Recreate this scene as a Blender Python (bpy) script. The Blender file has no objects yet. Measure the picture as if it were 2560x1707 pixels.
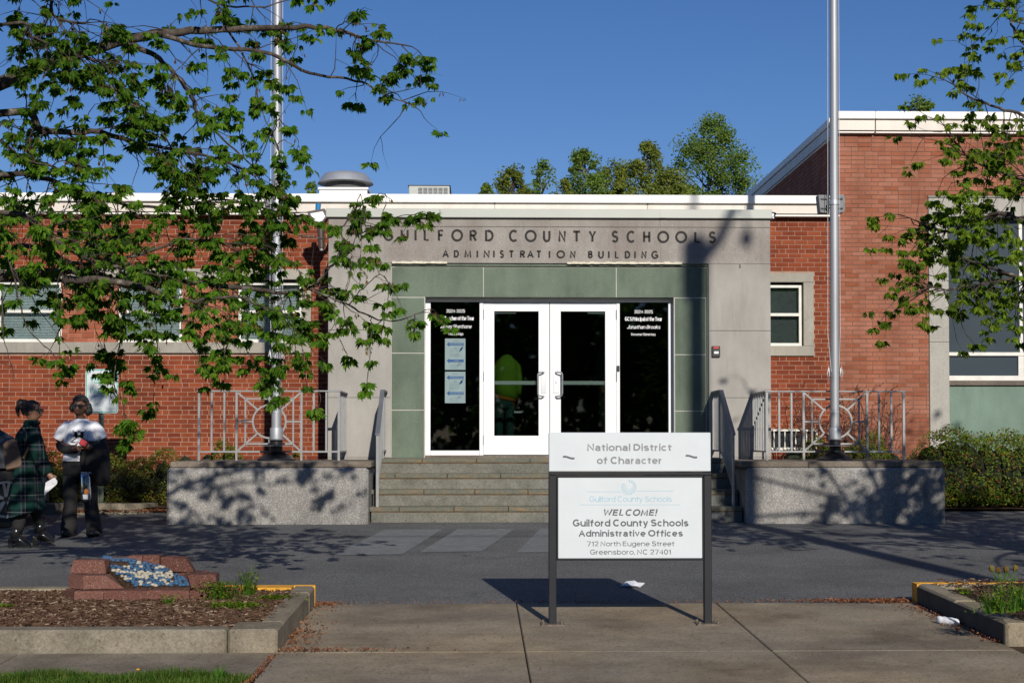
import bpy, math, random
from mathutils import Vector, Matrix
R = math.radians
random.seed(7)
sc = bpy.context.scene
COL = sc.collection

# ------------------------------------------------------------------ camera
CAMZ = 1.51
F, PW, PH = 3600.0, 2560.0, 1707.0
VPX, HZY = 1200.0, 1095.0
PITCH = math.radians(1.57)
YAW = math.atan((PW / 2 - VPX) / F)
SHIFT = (HZY - PH / 2 - F * math.tan(PITCH)) / PW
cam_d = bpy.data.cameras.new('camera')
cam = bpy.data.objects.new('camera', cam_d)
COL.objects.link(cam)
cam_d.sensor_width = 36
cam_d.sensor_fit = 'HORIZONTAL'
cam_d.lens = F / PW * 36
cam_d.shift_y = SHIFT
cam_d.clip_start = 0.05
cam_d.clip_end = 3000
cam.location = (0, 0, CAMZ)
cam.rotation_euler = (math.pi / 2 + PITCH, 0, -YAW)
sc.camera = cam

# ------------------------------------------------------------------ light
SUN_DIR = Vector((-0.18, 1.0, -0.49)).normalized()
world = bpy.data.worlds.new('World')
sc.world = world
world.use_nodes = True
wn = world.node_tree.nodes
wl = world.node_tree.links
wn.clear()
sky = wn.new('ShaderNodeTexSky')
sky.sky_type = 'NISHITA'
sky.sun_disc = False
sky.sun_elevation = R(25.8)
sky.sun_rotation = R(169.8)
sky.altitude = 0
sky.air_density = 1.0
sky.dust_density = 0.05
sky.ozone_density = 4.0
hs = wn.new('ShaderNodeHueSaturation')
hs.inputs['Saturation'].default_value = 1.19
hs.inputs['Value'].default_value = 1.0
bg = wn.new('ShaderNodeBackground')
bg.inputs['Strength'].default_value = 0.073
wo = wn.new('ShaderNodeOutputWorld')
wl.new(sky.outputs[0], hs.inputs['Color'])
tint = wn.new('ShaderNodeMix')
tint.data_type = 'RGBA'
tint.blend_type = 'MULTIPLY'
tint.inputs[0].default_value = 1.0
tint.inputs[7].default_value = (0.98, 0.90, 1.07, 1)
wl.new(hs.outputs[0], tint.inputs[6])
wl.new(tint.outputs[2], bg.inputs['Color'])
wl.new(bg.outputs[0], wo.inputs['Surface'])
sun_d = bpy.data.lights.new('sun', 'SUN')
sun_d.energy = 4.7
sun_d.angle = R(0.53)
sun_d.color = (1.0, 0.94, 0.84)
sun = bpy.data.objects.new('sun', sun_d)
COL.objects.link(sun)
sun.rotation_euler = SUN_DIR.to_track_quat('-Z', 'Y').to_euler()
sun.location = (5, -20, 20)
sc.view_settings.view_transform = 'Standard'
sc.view_settings.look = 'None'
sc.view_settings.exposure = 0.0
sc.view_settings.gamma = 1.0
sc.view_settings.use_curve_mapping = False
sc.render.engine = 'CYCLES'
sc.cycles.max_bounces = 8
sc.cycles.transparent_max_bounces = 12

# ------------------------------------------------------------------ measuring
_M = Matrix.Rotation(-YAW, 3, 'Z') @ Matrix.Rotation(math.pi / 2 + PITCH, 3, 'X')


def ray(x, y):
    v = Vector(((x - PW / 2) / F, -(y - PH / 2 - SHIFT * PW) / F, -1.0))
    return _M @ v


def at(x, y, Y):
    """the place on the upright plane at depth Y that the photograph shows at (x, y)"""
    d = ray(x, y)
    t = Y / d.y
    return Vector((d.x * t, Y, CAMZ + d.z * t))


def ax(x, Y, y=1000):
    return at(x, y, Y).x


def az(y, Y, x=1280):
    return at(x, y, Y).z


SL = 0.027


def gz(Y):
    return SL * min(max(Y, 0.0), 22.5)


def gp(x, y, h=0.0):
    """the place on the sloping ground (h above it)"""
    d = ray(x, y)
    t = (CAMZ - h) / (SL * d.y - d.z)
    return Vector((d.x * t, d.y * t, CAMZ + d.z * t))


# ------------------------------------------------------------------ materials
MAT = {}


class NT:
    def __init__(s, name):
        s.m = bpy.data.materials.new(name)
        s.m.use_nodes = True
        s.n = s.m.node_tree.nodes
        s.l = s.m.node_tree.links
        s.p = s.n.get('Principled BSDF')
        s.o = s.n.get('Material Output')
        MAT[name] = s.m
        s._pos = None

    def pos(s):
        if s._pos is None:
            s._pos = s.n.new('ShaderNodeNewGeometry').outputs['Position']
        return s._pos

    def link(s, a, b):
        s.l.new(a, b)

    def noise(s, scale, detail=4, rough=0.6, vec=None, stretch=None, out='Fac'):
        t = s.n.new('ShaderNodeTexNoise')
        t.inputs['Scale'].default_value = scale
        t.inputs['Detail'].default_value = detail
        t.inputs['Roughness'].default_value = rough
        v = vec or s.pos()
        if stretch:
            mp = s.n.new('ShaderNodeMapping')
            mp.inputs['Scale'].default_value = stretch
            s.link(v, mp.inputs['Vector'])
            v = mp.outputs[0]
        s.link(v, t.inputs['Vector'])
        return t.outputs[out]

    def voro(s, scale, vec=None, feature='F1', out='Distance'):
        t = s.n.new('ShaderNodeTexVoronoi')
        t.inputs['Scale'].default_value = scale
        t.feature = feature
        s.link(vec or s.pos(), t.inputs['Vector'])
        return t.outputs[out]

    def ramp(s, fac, stops, interp='LINEAR'):
        r = s.n.new('ShaderNodeValToRGB')
        r.color_ramp.interpolation = interp
        el = r.color_ramp.elements
        while len(el) < len(stops):
            el.new(0.5)
        for e, (p, c) in zip(el, stops):
            e.position = p
            e.color = (c[0], c[1], c[2], 1) if not isinstance(c, (int, float)) else (c, c, c, 1)
        s.link(fac, r.inputs[0])
        return r.outputs[0]

    def mix(s, fac, a, b, mode='MIX'):
        m = s.n.new('ShaderNodeMix')
        m.data_type = 'RGBA'
        m.blend_type = mode
        for sock, v in ((m.inputs[0], fac), (m.inputs[6], a), (m.inputs[7], b)):
            if isinstance(v, (int, float)):
                if sock == m.inputs[0]:
                    sock.default_value = v
                else:
                    sock.default_value = (v, v, v, 1)
            elif isinstance(v, tuple):
                sock.default_value = (v[0], v[1], v[2], 1)
            else:
                s.link(v, sock)
        return m.outputs[2]

    def math(s, op, a, b=0.0, clamp=False):
        m = s.n.new('ShaderNodeMath')
        m.operation = op
        m.use_clamp = clamp
        for sock, v in ((m.inputs[0], a), (m.inputs[1], b)):
            if isinstance(v, (int, float)):
                sock.default_value = v
            else:
                s.link(v, sock)
        return m.outputs[0]

    def rand(s):
        g = s.n.new('ShaderNodeNewGeometry')
        o = s.n.new('ShaderNodeObjectInfo')
        a = s.math('ADD', g.outputs['Random Per Island'], o.outputs['Random'])
        return s.math('FRACT', a)

    def xyz(s, vec=None):
        x = s.n.new('ShaderNodeSeparateXYZ')
        s.link(vec or s.pos(), x.inputs[0])
        return x.outputs

    def bump(s, h, strength=0.3, dist=0.01):
        b = s.n.new('ShaderNodeBump')
        b.inputs['Strength'].default_value = strength
        b.inputs['Distance'].default_value = dist
        s.link(h, b.inputs['Height'])
        s.link(b.outputs[0], s.p.inputs['Normal'])

    def fin(s, col=None, rough=0.8, metal=0.0, spec=None):
        if col is not None:
            if isinstance(col, tuple):
                s.p.inputs['Base Color'].default_value = (col[0], col[1], col[2], 1)
            else:
                s.link(col, s.p.inputs['Base Color'])
        if isinstance(rough, (int, float)):
            s.p.inputs['Roughness'].default_value = rough
        else:
            s.link(rough, s.p.inputs['Roughness'])
        s.p.inputs['Metallic'].default_value = metal
        if spec is not None:
            s.p.inputs['Specular IOR Level'].default_value = spec
        return s.m


def scl(c, k):
    return (c[0] * k, c[1] * k, c[2] * k)


def plain(name, col, rough=0.7, metal=0.0, var=0.12, ns=6.0, bump=0.0, spec=None, fine=0):
    t = NT(name)
    f = t.noise(ns, 5)
    c = t.ramp(f, [(0.3, scl(col, 1 - var)), (0.7, scl(col, 1 + var))])
    if fine:
        g = t.noise(fine, 2)
        c = t.mix(1.0, c, t.ramp(g, [(0.3, 0.75), (0.7, 1.2)]), 'MULTIPLY')
        if bump:
            t.bump(g, bump, 0.004)
    elif bump:
        t.bump(t.noise(ns * 12, 3), bump, 0.004)
    return t.fin(c, rough, metal, spec)


def brick_mat(name, stops, stain=0.25):
    t = NT(name)
    r = t.rand()
    c = t.ramp(r, stops)
    n = t.noise(2.0, 5)
    c = t.mix(1.0, c, t.ramp(n, [(0.3, 1 - stain), (0.7, 1 + stain * 0.4)]), 'MULTIPLY')
    w = t.noise(1.6, 6, 0.7, stretch=(1.6, 1.6, 0.22))
    c = t.mix(1.0, c, t.ramp(w, [(0.34, 0.84), (0.55, 1.08)]), 'MULTIPLY')
    f = t.noise(90, 4)
    c = t.mix(1.0, c, t.ramp(f, [(0.3, 0.82), (0.7, 1.12)]), 'MULTIPLY')
    t.bump(f, 0.4, 0.003)
    return t.fin(c, 0.85, spec=0.25)


brick_mat('red_brick', [(0.0, (0.14, 0.026, 0.011)), (0.12, (0.175, 0.034, 0.013)), (0.7, (0.215, 0.046, 0.017)), (1.0, (0.265, 0.064, 0.024))])
brick_mat('pink_brick', [(0.0, (0.26, 0.078, 0.036)), (0.15, (0.295, 0.100, 0.055)), (0.7, (0.325, 0.125, 0.075)), (1.0, (0.35, 0.145, 0.094))], 0.2)
brick_mat('pale_red_brick', [(0.0, (0.27, 0.075, 0.036)), (0.5, (0.34, 0.108, 0.060)), (1.0, (0.40, 0.145, 0.09))], 0.15)
plain('light_mortar', (0.34, 0.205, 0.145), 0.95, var=0.22, ns=5, fine=60)
plain('brown_mortar', (0.17, 0.105, 0.075), 0.95, var=0.15, ns=5, fine=60)


def stone_mat(name, base, speck, dirt=0.35, sscale=140.0, amount=0.62, lo=(0.55, 0.52, 0.5), top=None):
    """terrazzo-like precast stone: fine chips, weather stains running down"""
    t = NT(name)
    f = t.noise(sscale, 3, 0.7)
    c = t.ramp(f, [(0.36, scl(base, 0.62)), (0.5, base), (amount, base), (amount + 0.08, speck)])
    n = t.noise(1.3, 6, 0.65, stretch=(1.0, 1.0, 0.55))
    m = t.ramp(n, [(0.35, 1 - dirt), (0.62, 1.06)])
    c = t.mix(1.0, c, m, 'MULTIPLY')
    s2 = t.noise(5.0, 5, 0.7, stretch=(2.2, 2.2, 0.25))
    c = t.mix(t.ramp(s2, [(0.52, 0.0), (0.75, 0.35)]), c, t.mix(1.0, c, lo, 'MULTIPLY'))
    if top:
        z = t.xyz()[2]
        # grime that has collected on the lintel between two heights
        a = t.math('MULTIPLY', t.math('SUBTRACT', z, top[0]), 1.0 / (top[1] - top[0]), True)
        b = t.math('MULTIPLY', t.math('SUBTRACT', top[3], z), 1.0 / (top[3] - top[2]), True)
        g = t.math('MULTIPLY', a, b)
        nn = t.noise(2.2, 6, 0.7, stretch=(1.0, 1.0, 0.6))
        g = t.math('MULTIPLY', g, t.ramp(nn, [(0.3, 0.15), (0.6, 0.85)]))
        c = t.mix(g, c, t.mix(1.0, c, (0.68, 0.62, 0.60), 'MULTIPLY'))
    t.bump(f, 0.35, 0.003)
    return t.fin(c, 0.85, spec=0.3)


stone_mat('entrance_stone', (0.365, 0.345, 0.315), (0.50, 0.48, 0.45), 0.18, top=(3.62, 3.95, 4.45, 4.6))
stone_mat('band_stone', (0.36, 0.335, 0.285), (0.5, 0.47, 0.43), 0.25)
stone_mat('pale_stone', (0.42, 0.40, 0.355), (0.55, 0.53, 0.49), 0.15)
stone_mat('green_stone', (0.135, 0.172, 0.128), (0.42, 0.46, 0.40), 0.35, 110.0, 0.60, lo=(0.5, 0.55, 0.5))
stone_mat('pale_green_stone', (0.19, 0.27, 0.215), (0.42, 0.47, 0.42), 0.2, 110.0, 0.6)
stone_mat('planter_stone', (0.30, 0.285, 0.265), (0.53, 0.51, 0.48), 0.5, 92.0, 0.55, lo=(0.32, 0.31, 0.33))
stone_mat('planter_coping', (0.20, 0.165, 0.13), (0.36, 0.32, 0.27), 0.4, 80.0, 0.6)
plain('joint_sealant', (0.42, 0.41, 0.37), 0.9)
plain('joint_and_shadow', (0.06, 0.055, 0.05), 0.9)  # stone joints, and the painted shadow under the green lip
plain('caulk', (0.62, 0.57, 0.45), 0.9, var=0.2, ns=20)


def fascia(name, col, dirt):
    t = NT(name)
    n = t.noise(3.0, 6, 0.7, stretch=(1, 1, 0.2))
    c = t.ramp(n, [(0.35, scl(col, 1 - dirt)), (0.6, col)])
    n2 = t.noise(0.7, 4)
    c = t.mix(t.ramp(n2, [(0.5, 0.0), (0.8, 0.5)]), c, (col[0] * 0.88, col[1] * 0.79, col[2] * 0.70))
    t.bump(t.noise(2.5, 2), 0.15, 0.01)
    return t.fin(c, 0.45)


fascia('white_metal', (0.84, 0.81, 0.76), 0.08)
fascia('cream_fascia', (0.66, 0.60, 0.53), 0.16)
plain('grey_coping', (0.40, 0.41, 0.37), 0.4, var=0.06, ns=1.5)
plain('white_paint', (0.80, 0.80, 0.80), 0.4, var=0.05, ns=3)
plain('window_paint', (0.66, 0.64, 0.58), 0.5, var=0.12, ns=8)
plain('galvanised', (0.50, 0.51, 0.53), 0.45, 0.6, var=0.1, ns=4)
plain('roof_felt', (0.08, 0.08, 0.08), 0.95)
plain('blind', (0.72, 0.73, 0.74), 0.6)
plain('grey_blind', (0.085, 0.09, 0.09), 0.7)
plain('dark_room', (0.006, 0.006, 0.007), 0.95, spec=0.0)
plain('black_paint', (0.012, 0.012, 0.015), 0.4)
plain('black_plastic', (0.015, 0.015, 0.017), 0.35)
plain('letter_black', (0.018, 0.015, 0.014), 0.8)
plain('sign_white', (0.535, 0.575, 0.60), 0.45, var=0.035, ns=5)
plain('sign_text_dark', (0.085, 0.092, 0.10), 0.6)
plain('sign_text_grey', (0.20, 0.208, 0.22), 0.6)
plain('sign_text_mid', (0.085, 0.09, 0.10), 0.6)
plain('sign_blue', (0.23, 0.41, 0.52), 0.6)
plain('sign_blue_pale', (0.36, 0.47, 0.55), 0.6)
plain('seal_pale', (0.505, 0.545, 0.575), 0.6)
plain('white_vinyl', (0.75, 0.75, 0.75), 0.6)
plain('notice_paper', (0.20, 0.27, 0.28), 0.7)
plain('notice_blue', (0.012, 0.07, 0.20), 0.7)
plain('notice_grey', (0.09, 0.13, 0.15), 0.7)
plain('bright_blue', (0.02, 0.19, 0.42), 0.35)
plain('bronze_fixture', (0.06, 0.045, 0.04), 0.45)
plain('speaker_grey', (0.155, 0.16, 0.17), 0.6, var=0.2, ns=25)
plain('yellow_paint', (0.62, 0.30, 0.02), 0.7, var=0.25, ns=18)
plain('rope', (0.5, 0.5, 0.5), 0.8)
plain('red_plastic', (0.35, 0.02, 0.02), 0.4)
plain('steel', (0.42, 0.42, 0.42), 0.38, 0.7, var=0.05)
plain('dark_skin', (0.16, 0.075, 0.045), 0.5)
plain('brown_skin', (0.22, 0.11, 0.07), 0.5)
plain('black_hair', (0.02, 0.016, 0.015), 0.55, bump=0.6, ns=10)
plain('grey_hair', (0.011, 0.010, 0.010), 0.7, bump=0.8, ns=12)
plain('black_cloth', (0.014, 0.013, 0.014), 0.9)
plain('white_cloth', (0.74, 0.75, 0.80), 0.9, var=0.04)
plain('lime_cloth', (0.14, 0.28, 0.012), 0.85)
plain('orange_cloth', (0.40, 0.14, 0.01), 0.85)
plain('teal_cloth', (0.01, 0.055, 0.05), 0.9)
plain('grey_cloth', (0.25, 0.30, 0.33), 0.9)
plain('patent_leather', (0.012, 0.012, 0.013), 0.22)
plain('brown_leather', (0.23, 0.13, 0.075), 0.5)
plain('tan_leather', (0.12, 0.07, 0.045), 0.55, ns=8)
plain('red_print', (0.36, 0.02, 0.03), 0.6)
plain('orange_print', (0.75, 0.22, 0.02), 0.6)
plain('white_paper', (0.76, 0.76, 0.78), 0.7)
plain('teal_print', (0.02, 0.37, 0.27), 0.6)
plain('sign_plate', (0.56, 0.60, 0.61), 0.4, var=0.05)
plain('green_steel', (0.10, 0.12, 0.09), 0.6)
plain('white_pebble', (0.36, 0.33, 0.27), 0.75, var=0.15, ns=20)
plain('blue_pebble', (0.030, 0.085, 0.17), 0.75, var=0.3, ns=20)
plain('tyre_rubber', (0.018, 0.018, 0.018), 0.85)
plain('car_paint', (0.04, 0.045, 0.055), 0.25)
plain('alloy', (0.45, 0.47, 0.5), 0.3, 0.7)

# painted aluminium of poles and rails
t = NT('pole_metal')
c = t.ramp(t.noise(2.0, 5, stretch=(1, 1, 0.3)), [(0.3, (0.30, 0.31, 0.33)), (0.7, (0.42, 0.43, 0.45))])
t.bump(t.noise(300, 2, stretch=(0.05, 0.05, 1)), 0.08, 0.001)
t.fin(c, 0.55, 0.5)
plain('rail_paint', (0.27, 0.272, 0.275), 0.42, 0.35, var=0.12, ns=9)
plain('rail_cap', (0.16, 0.17, 0.20), 0.35, 0.4)
plain('sign_frame', (0.016, 0.017, 0.021), 0.5, 0.0, ns=3, spec=0.25)
plain('worn_plate', (0.14, 0.11, 0.085), 0.7, 0.2, var=0.4, ns=30)
plain('dark_face', (0.055, 0.052, 0.048), 0.9, var=0.3, ns=5)

# glass: clear with a mirror part
def glass(name, tint, refl):
    t = NT(name)
    t.n.remove(t.p)
    tr = t.n.new('ShaderNodeBsdfTransparent')
    tr.inputs[0].default_value = (*tint, 1)
    gl = t.n.new('ShaderNodeBsdfGlossy')
    gl.inputs['Roughness'].default_value = 0.02
    gl.inputs[0].default_value = (0.9, 0.95, 1, 1)
    lw = t.n.new('ShaderNodeFresnel')
    lw.inputs['IOR'].default_value = 1.5
    f = t.math('ADD', lw.outputs[0], refl, True)
    mx = t.n.new('ShaderNodeMixShader')
    t.link(f, mx.inputs[0])
    t.link(tr.outputs[0], mx.inputs[1])
    t.link(gl.outputs[0], mx.inputs[2])
    t.link(mx.outputs[0], t.o.inputs['Surface'])


glass('door_glass', (0.55, 0.60, 0.58), 0.0)
glass('clear_glass', (0.75, 0.8, 0.8), 0.06)
glass('bag_plastic', (0.86, 0.88, 0.9), 0.10)
t = NT('tinted_glass')
c = t.ramp(t.noise(0.6, 3), [(0.3, (0.032, 0.045, 0.056)), (0.7, (0.045, 0.060, 0.072))])
t.fin(c, 0.25, spec=0.25)
t = NT('window_glass')
t.fin((0.03, 0.035, 0.04), 0.05)

# asphalt
t = NT('asphalt')
c = t.ramp(t.noise(150, 3, 0.75), [(0.32, (0.040, 0.040, 0.042)), (0.52, (0.098, 0.098, 0.099)), (0.66, (0.30, 0.30, 0.29))])
n = t.noise(0.9, 6, 0.6)
c = t.mix(1.0, c, t.ramp(n, [(0.3, 0.72), (0.7, 1.2)]), 'MULTIPLY')
c = t.mix(1.0, c, t.ramp(t.noise(55, 2, 0.7), [(0.3, 0.55), (0.7, 1.45)]), 'MULTIPLY')
wv = t.n.new('ShaderNodeVectorMath'); wv.operation = 'ADD'
t.link(t.pos(), wv.inputs[0]); t.link(t.noise(1.4, 5, 0.7, out='Color'), wv.inputs[1])
ck = t.voro(0.42, wv.outputs[0], 'DISTANCE_TO_EDGE')
ckm = t.math('MULTIPLY', t.ramp(ck, [(0.002, 1.0), (0.007, 0.0)]), t.ramp(t.noise(0.7, 3), [(0.5, 0.0), (0.62, 0.75)]))
c = t.mix(ckm, c, (0.03, 0.03, 0.03))
t.bump(t.noise(170, 3, 0.75), 0.55, 0.006)
t.fin(c, 0.85, spec=0.3)
t = NT('faded_paint')
c = t.ramp(t.noise(170, 3, 0.75), [(0.3, (0.10, 0.108, 0.108)), (0.55, (0.19, 0.205, 0.20)), (0.7, (0.36, 0.38, 0.37))])
a = t.noise(7, 5, 0.75)
c2 = t.ramp(t.noise(170, 3, 0.75), [(0.3, (0.062, 0.064, 0.068)), (0.52, (0.125, 0.128, 0.135)), (0.68, (0.27, 0.27, 0.27))])
c = t.mix(t.ramp(a, [(0.38, 0.05), (0.66, 0.9)]), c2, c)
t.fin(c, 0.85, spec=0.3)


def concrete(name, col, stain, sc2=1.6):
    t = NT(name)
    f = t.noise(130, 3, 0.7)
    c = t.ramp(f, [(0.3, scl(col, 0.80)), (0.7, scl(col, 1.16))])
    c = t.mix(1.0, c, t.ramp(t.noise(60, 2), [(0.3, 0.80), (0.7, 1.18)]), 'MULTIPLY')
    n = t.noise(sc2, 7, 0.68)
    c = t.mix(1.0, c, t.ramp(n, [(0.32, stain), (0.62, (1.05, 1.05, 1.05))]), 'MULTIPLY')
    st = t.noise(1.1, 4, 0.6, stretch=(0.35, 3.0, 1))
    c = t.mix(1.0, c, t.ramp(st, [(0.35, 0.90), (0.65, 1.06)]), 'MULTIPLY')
    c = t.mix(1.0, c, t.ramp(t.noise(0.55, 3, 0.5), [(0.4, (0.86, 0.88, 0.93)), (0.6, (1.06, 1.02, 0.95))]), 'MULTIPLY')
    fs = t.noise(38, 3, 0.6)
    c = t.mix(1.0, c, t.ramp(fs, [(0.28, 0.62), (0.42, 1.0), (0.75, 1.08)]), 'MULTIPLY')
    sp = t.voro(12.0)
    c = t.mix(t.ramp(sp, [(0.07, 0.8), (0.12, 0.0)]), c, (0.06, 0.045, 0.035))
    t.bump(f, 0.4, 0.004)
    return t.fin(c, 0.9, spec=0.25)


concrete('sidewalk_concrete', (0.275, 0.228, 0.162), (0.50, 0.47, 0.46), 1.3)
concrete('kerb_concrete', (0.255, 0.218, 0.160), (0.55, 0.54, 0.50), 3.0)
concrete('bluestone', (0.165, 0.165, 0.148), (0.66, 0.68, 0.66), 3.5)
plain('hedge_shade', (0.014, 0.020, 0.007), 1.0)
plain('rusty_mortar', (0.12, 0.066, 0.032), 0.9, var=0.5, ns=8)
t = NT('bluestone_tread')
c = t.ramp(t.noise(30, 4), [(0.3, (0.085, 0.088, 0.068)), (0.7, (0.14, 0.138, 0.105))])
z = t.noise(4, 6, 0.7, stretch=(1, 1, 6))
c = t.mix(t.ramp(z, [(0.5, 0.0), (0.68, 0.8)]), c, (0.25, 0.15, 0.06))
t.bump(t.noise(60, 3), 0.3, 0.003)
t.fin(c, 0.85)
t = NT('retaining_block')
c = t.ramp(t.rand(), [(0, (0.10, 0.040, 0.030)), (0.5, (0.135, 0.056, 0.042)), (1, (0.17, 0.078, 0.060))])
f = t.noise(55, 4, 0.7)
c = t.mix(1.0, c, t.ramp(f, [(0.3, 0.6), (0.6, 1.1)]), 'MULTIPLY')
f2 = t.noise(160, 2)
c = t.mix(t.ramp(f2, [(0.63, 0.0), (0.68, 0.7)]), c, (0.5, 0.42, 0.36))
t.bump(f, 0.8, 0.008)
t.fin(c, 0.9, spec=0.2)

t = NT('mulch')
c = t.ramp(t.noise(60, 5, 0.7), [(0.3, (0.018, 0.011, 0.008)), (0.5, (0.06, 0.036, 0.024)), (0.7, (0.14, 0.09, 0.06))])
t.bump(t.noise(45, 4, 0.7), 1.0, 0.02)
t.fin(c, 1.0, spec=0.1)
t = NT('bark_chip')
c = t.ramp(t.rand(), [(0, (0.035, 0.019, 0.012)), (0.5, (0.10, 0.056, 0.036)), (0.88, (0.13, 0.082, 0.055)), (1, (0.34, 0.26, 0.19))])
t.fin(c, 1.0, spec=0.1)
t = NT('dead_leaf')
c = t.ramp(t.rand(), [(0, (0.07, 0.025, 0.012)), (0.5, (0.15, 0.052, 0.024)), (1, (0.30, 0.14, 0.07))])
t.fin(c, 0.9, spec=0.1)
t = NT('soil')
t.fin(t.ramp(t.noise(14, 6), [(0.3, (0.035, 0.025, 0.016)), (0.7, (0.09, 0.06, 0.038))]), 1.0, spec=0.1)
t = NT('turf')
t.fin(t.ramp(t.noise(3, 6), [(0.3, (0.03, 0.05, 0.012)), (0.7, (0.065, 0.09, 0.025))]), 1.0, spec=0.1)


def leafmat(name, stops, trans=0.35, rough=0.5):
    t = NT(name)
    c = t.ramp(t.rand(), stops)
    n = t.noise(1.1, 3)
    c = t.mix(1.0, c, t.ramp(n, [(0.35, 0.75), (0.65, 1.2)]), 'MULTIPLY')
    t.fin(c, rough, spec=0.12)
    tl = t.n.new('ShaderNodeBsdfTranslucent')
    t.link(t.mix(1.0, c, (1.1, 1.5, 0.5), 'MULTIPLY'), tl.inputs[0])
    mx = t.n.new('ShaderNodeMixShader')
    mx.inputs[0].default_value = trans
    t.link(t.p.outputs[0], mx.inputs[1])
    t.link(tl.outputs[0], mx.inputs[2])
    t.link(mx.outputs[0], t.o.inputs['Surface'])


leafmat('maple_leaf', [(0, (0.018, 0.050, 0.005)), (0.3, (0.052, 0.132, 0.009)), (0.75, (0.098, 0.215, 0.014)), (1, (0.19, 0.25, 0.03))], 0.42)
leafmat('maple_leaf_light', [(0, (0.035, 0.075, 0.005)), (0.5, (0.11, 0.19, 0.012)), (1, (0.24, 0.30, 0.03))], 0.42)
leafmat('seed_wing', [(0, (0.11, 0.05, 0.02)), (0.5, (0.17, 0.10, 0.035)), (1, (0.17, 0.16, 0.05))])
leafmat('hedge_leaf', [(0, (0.03, 0.055, 0.005)), (0.5, (0.085, 0.13, 0.010)), (0.82, (0.14, 0.18, 0.014)), (0.90, (0.13, 0.06, 0.012)), (1, (0.20, 0.04, 0.016))], 0.2)
leafmat('hedge_leaf_red', [(0, (0.035, 0.050, 0.006)), (0.5, (0.085, 0.105, 0.010)), (0.78, (0.13, 0.14, 0.015)), (0.88, (0.12, 0.055, 0.016)), (1, (0.17, 0.045, 0.018))], 0.2)
leafmat('far_leaf', [(0, (0.05, 0.090, 0.015)), (0.5, (0.115, 0.185, 0.030)), (1, (0.19, 0.26, 0.05))], 0.35)
leafmat('far_leaf_olive', [(0, (0.055, 0.075, 0.015)), (0.5, (0.145, 0.18, 0.028)), (1, (0.23, 0.25, 0.045))], 0.35)
leafmat('grass_blade', [(0, (0.030, 0.075, 0.010)), (0.6, (0.075, 0.15, 0.018)), (0.92, (0.13, 0.19, 0.03)), (1, (0.28, 0.22, 0.10))], 0.3)
leafmat('lily_leaf', [(0, (0.04, 0.11, 0.012)), (1, (0.10, 0.20, 0.03))], 0.3)
t = NT('bark')
c = t.ramp(t.noise(14, 6, 0.7, stretch=(1, 1, 1)), [(0.35, (0.028, 0.022, 0.018)), (0.55, (0.085, 0.07, 0.058)), (0.68, (0.23, 0.21, 0.175))])
t.bump(t.noise(60, 4), 0.8, 0.01)
t.fin(c, 0.95, spec=0.15)
t = NT('twig_bark')
t.fin(t.ramp(t.noise(20, 3), [(0.35, (0.018, 0.013, 0.011)), (0.7, (0.065, 0.050, 0.042))]), 0.9)
t = NT('red_twig')
t.fin(t.ramp(t.noise(20, 3), [(0.35, (0.035, 0.014, 0.010)), (0.7, (0.10, 0.045, 0.028))]), 0.9)

# green tartan coat cloth, checks 14 cm
t = NT('tartan_cloth')
x, y, z = t.xyz()
xx = t.math('ADD', x, t.math('MULTIPLY', y, 0.6))
def band(co, per, off, w):
    f = t.math('FRACT', t.math('ADD', t.math('MULTIPLY', co, 1.0 / per), off))
    return t.math('LESS_THAN', f, w)
base = (0.004, 0.006, 0.012)
c = t.mix(t.math('MULTIPLY', band(xx, 0.17, 0.1, 0.42), 0.65), base, (0.006, 0.032, 0.025))
c = t.mix(t.math('MULTIPLY', band(z, 0.17, 0.3, 0.42), 0.6), c, (0.008, 0.040, 0.030))
c = t.mix(t.math('MULTIPLY', band(xx, 0.17, 0.62, 0.14), 0.45), c, (0.055, 0.06, 0.075))
c = t.mix(t.math('MULTIPLY', band(z, 0.17, 0.85, 0.14), 0.45), c, (0.06, 0.065, 0.08))
c = t.mix(t.math('MULTIPLY', band(xx, 0.17, 0.3, 0.035), 0.6), c, (0.15, 0.16, 0.16))
c = t.mix(t.math('MULTIPLY', band(z, 0.17, 0.52, 0.035), 0.6), c, (0.15, 0.16, 0.16))
t.fin(c, 0.95, spec=0.1)

# ------------------------------------------------------------------ mesh helpers
LOC = {}


def tag(o, label=None, cat=None, group=None, kind=None):
    if label: o['label'] = label
    if cat: o['category'] = cat
    if group: o['group'] = group
    if kind: o['kind'] = kind
    return o


def link(o, parent, origin):
    COL.objects.link(o)
    LOC[o.name] = Vector(origin)
    if parent is not None:
        o.parent = parent
        o.location = Vector(origin) - LOC[parent.name]
    else:
        o.location = origin
    return o


def thing(name, loc, label, cat, group=None):
    o = bpy.data.objects.new(name, None)
    o.empty_display_size = 0.2
    link(o, None, loc)
    return tag(o, label, cat, group)


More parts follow.
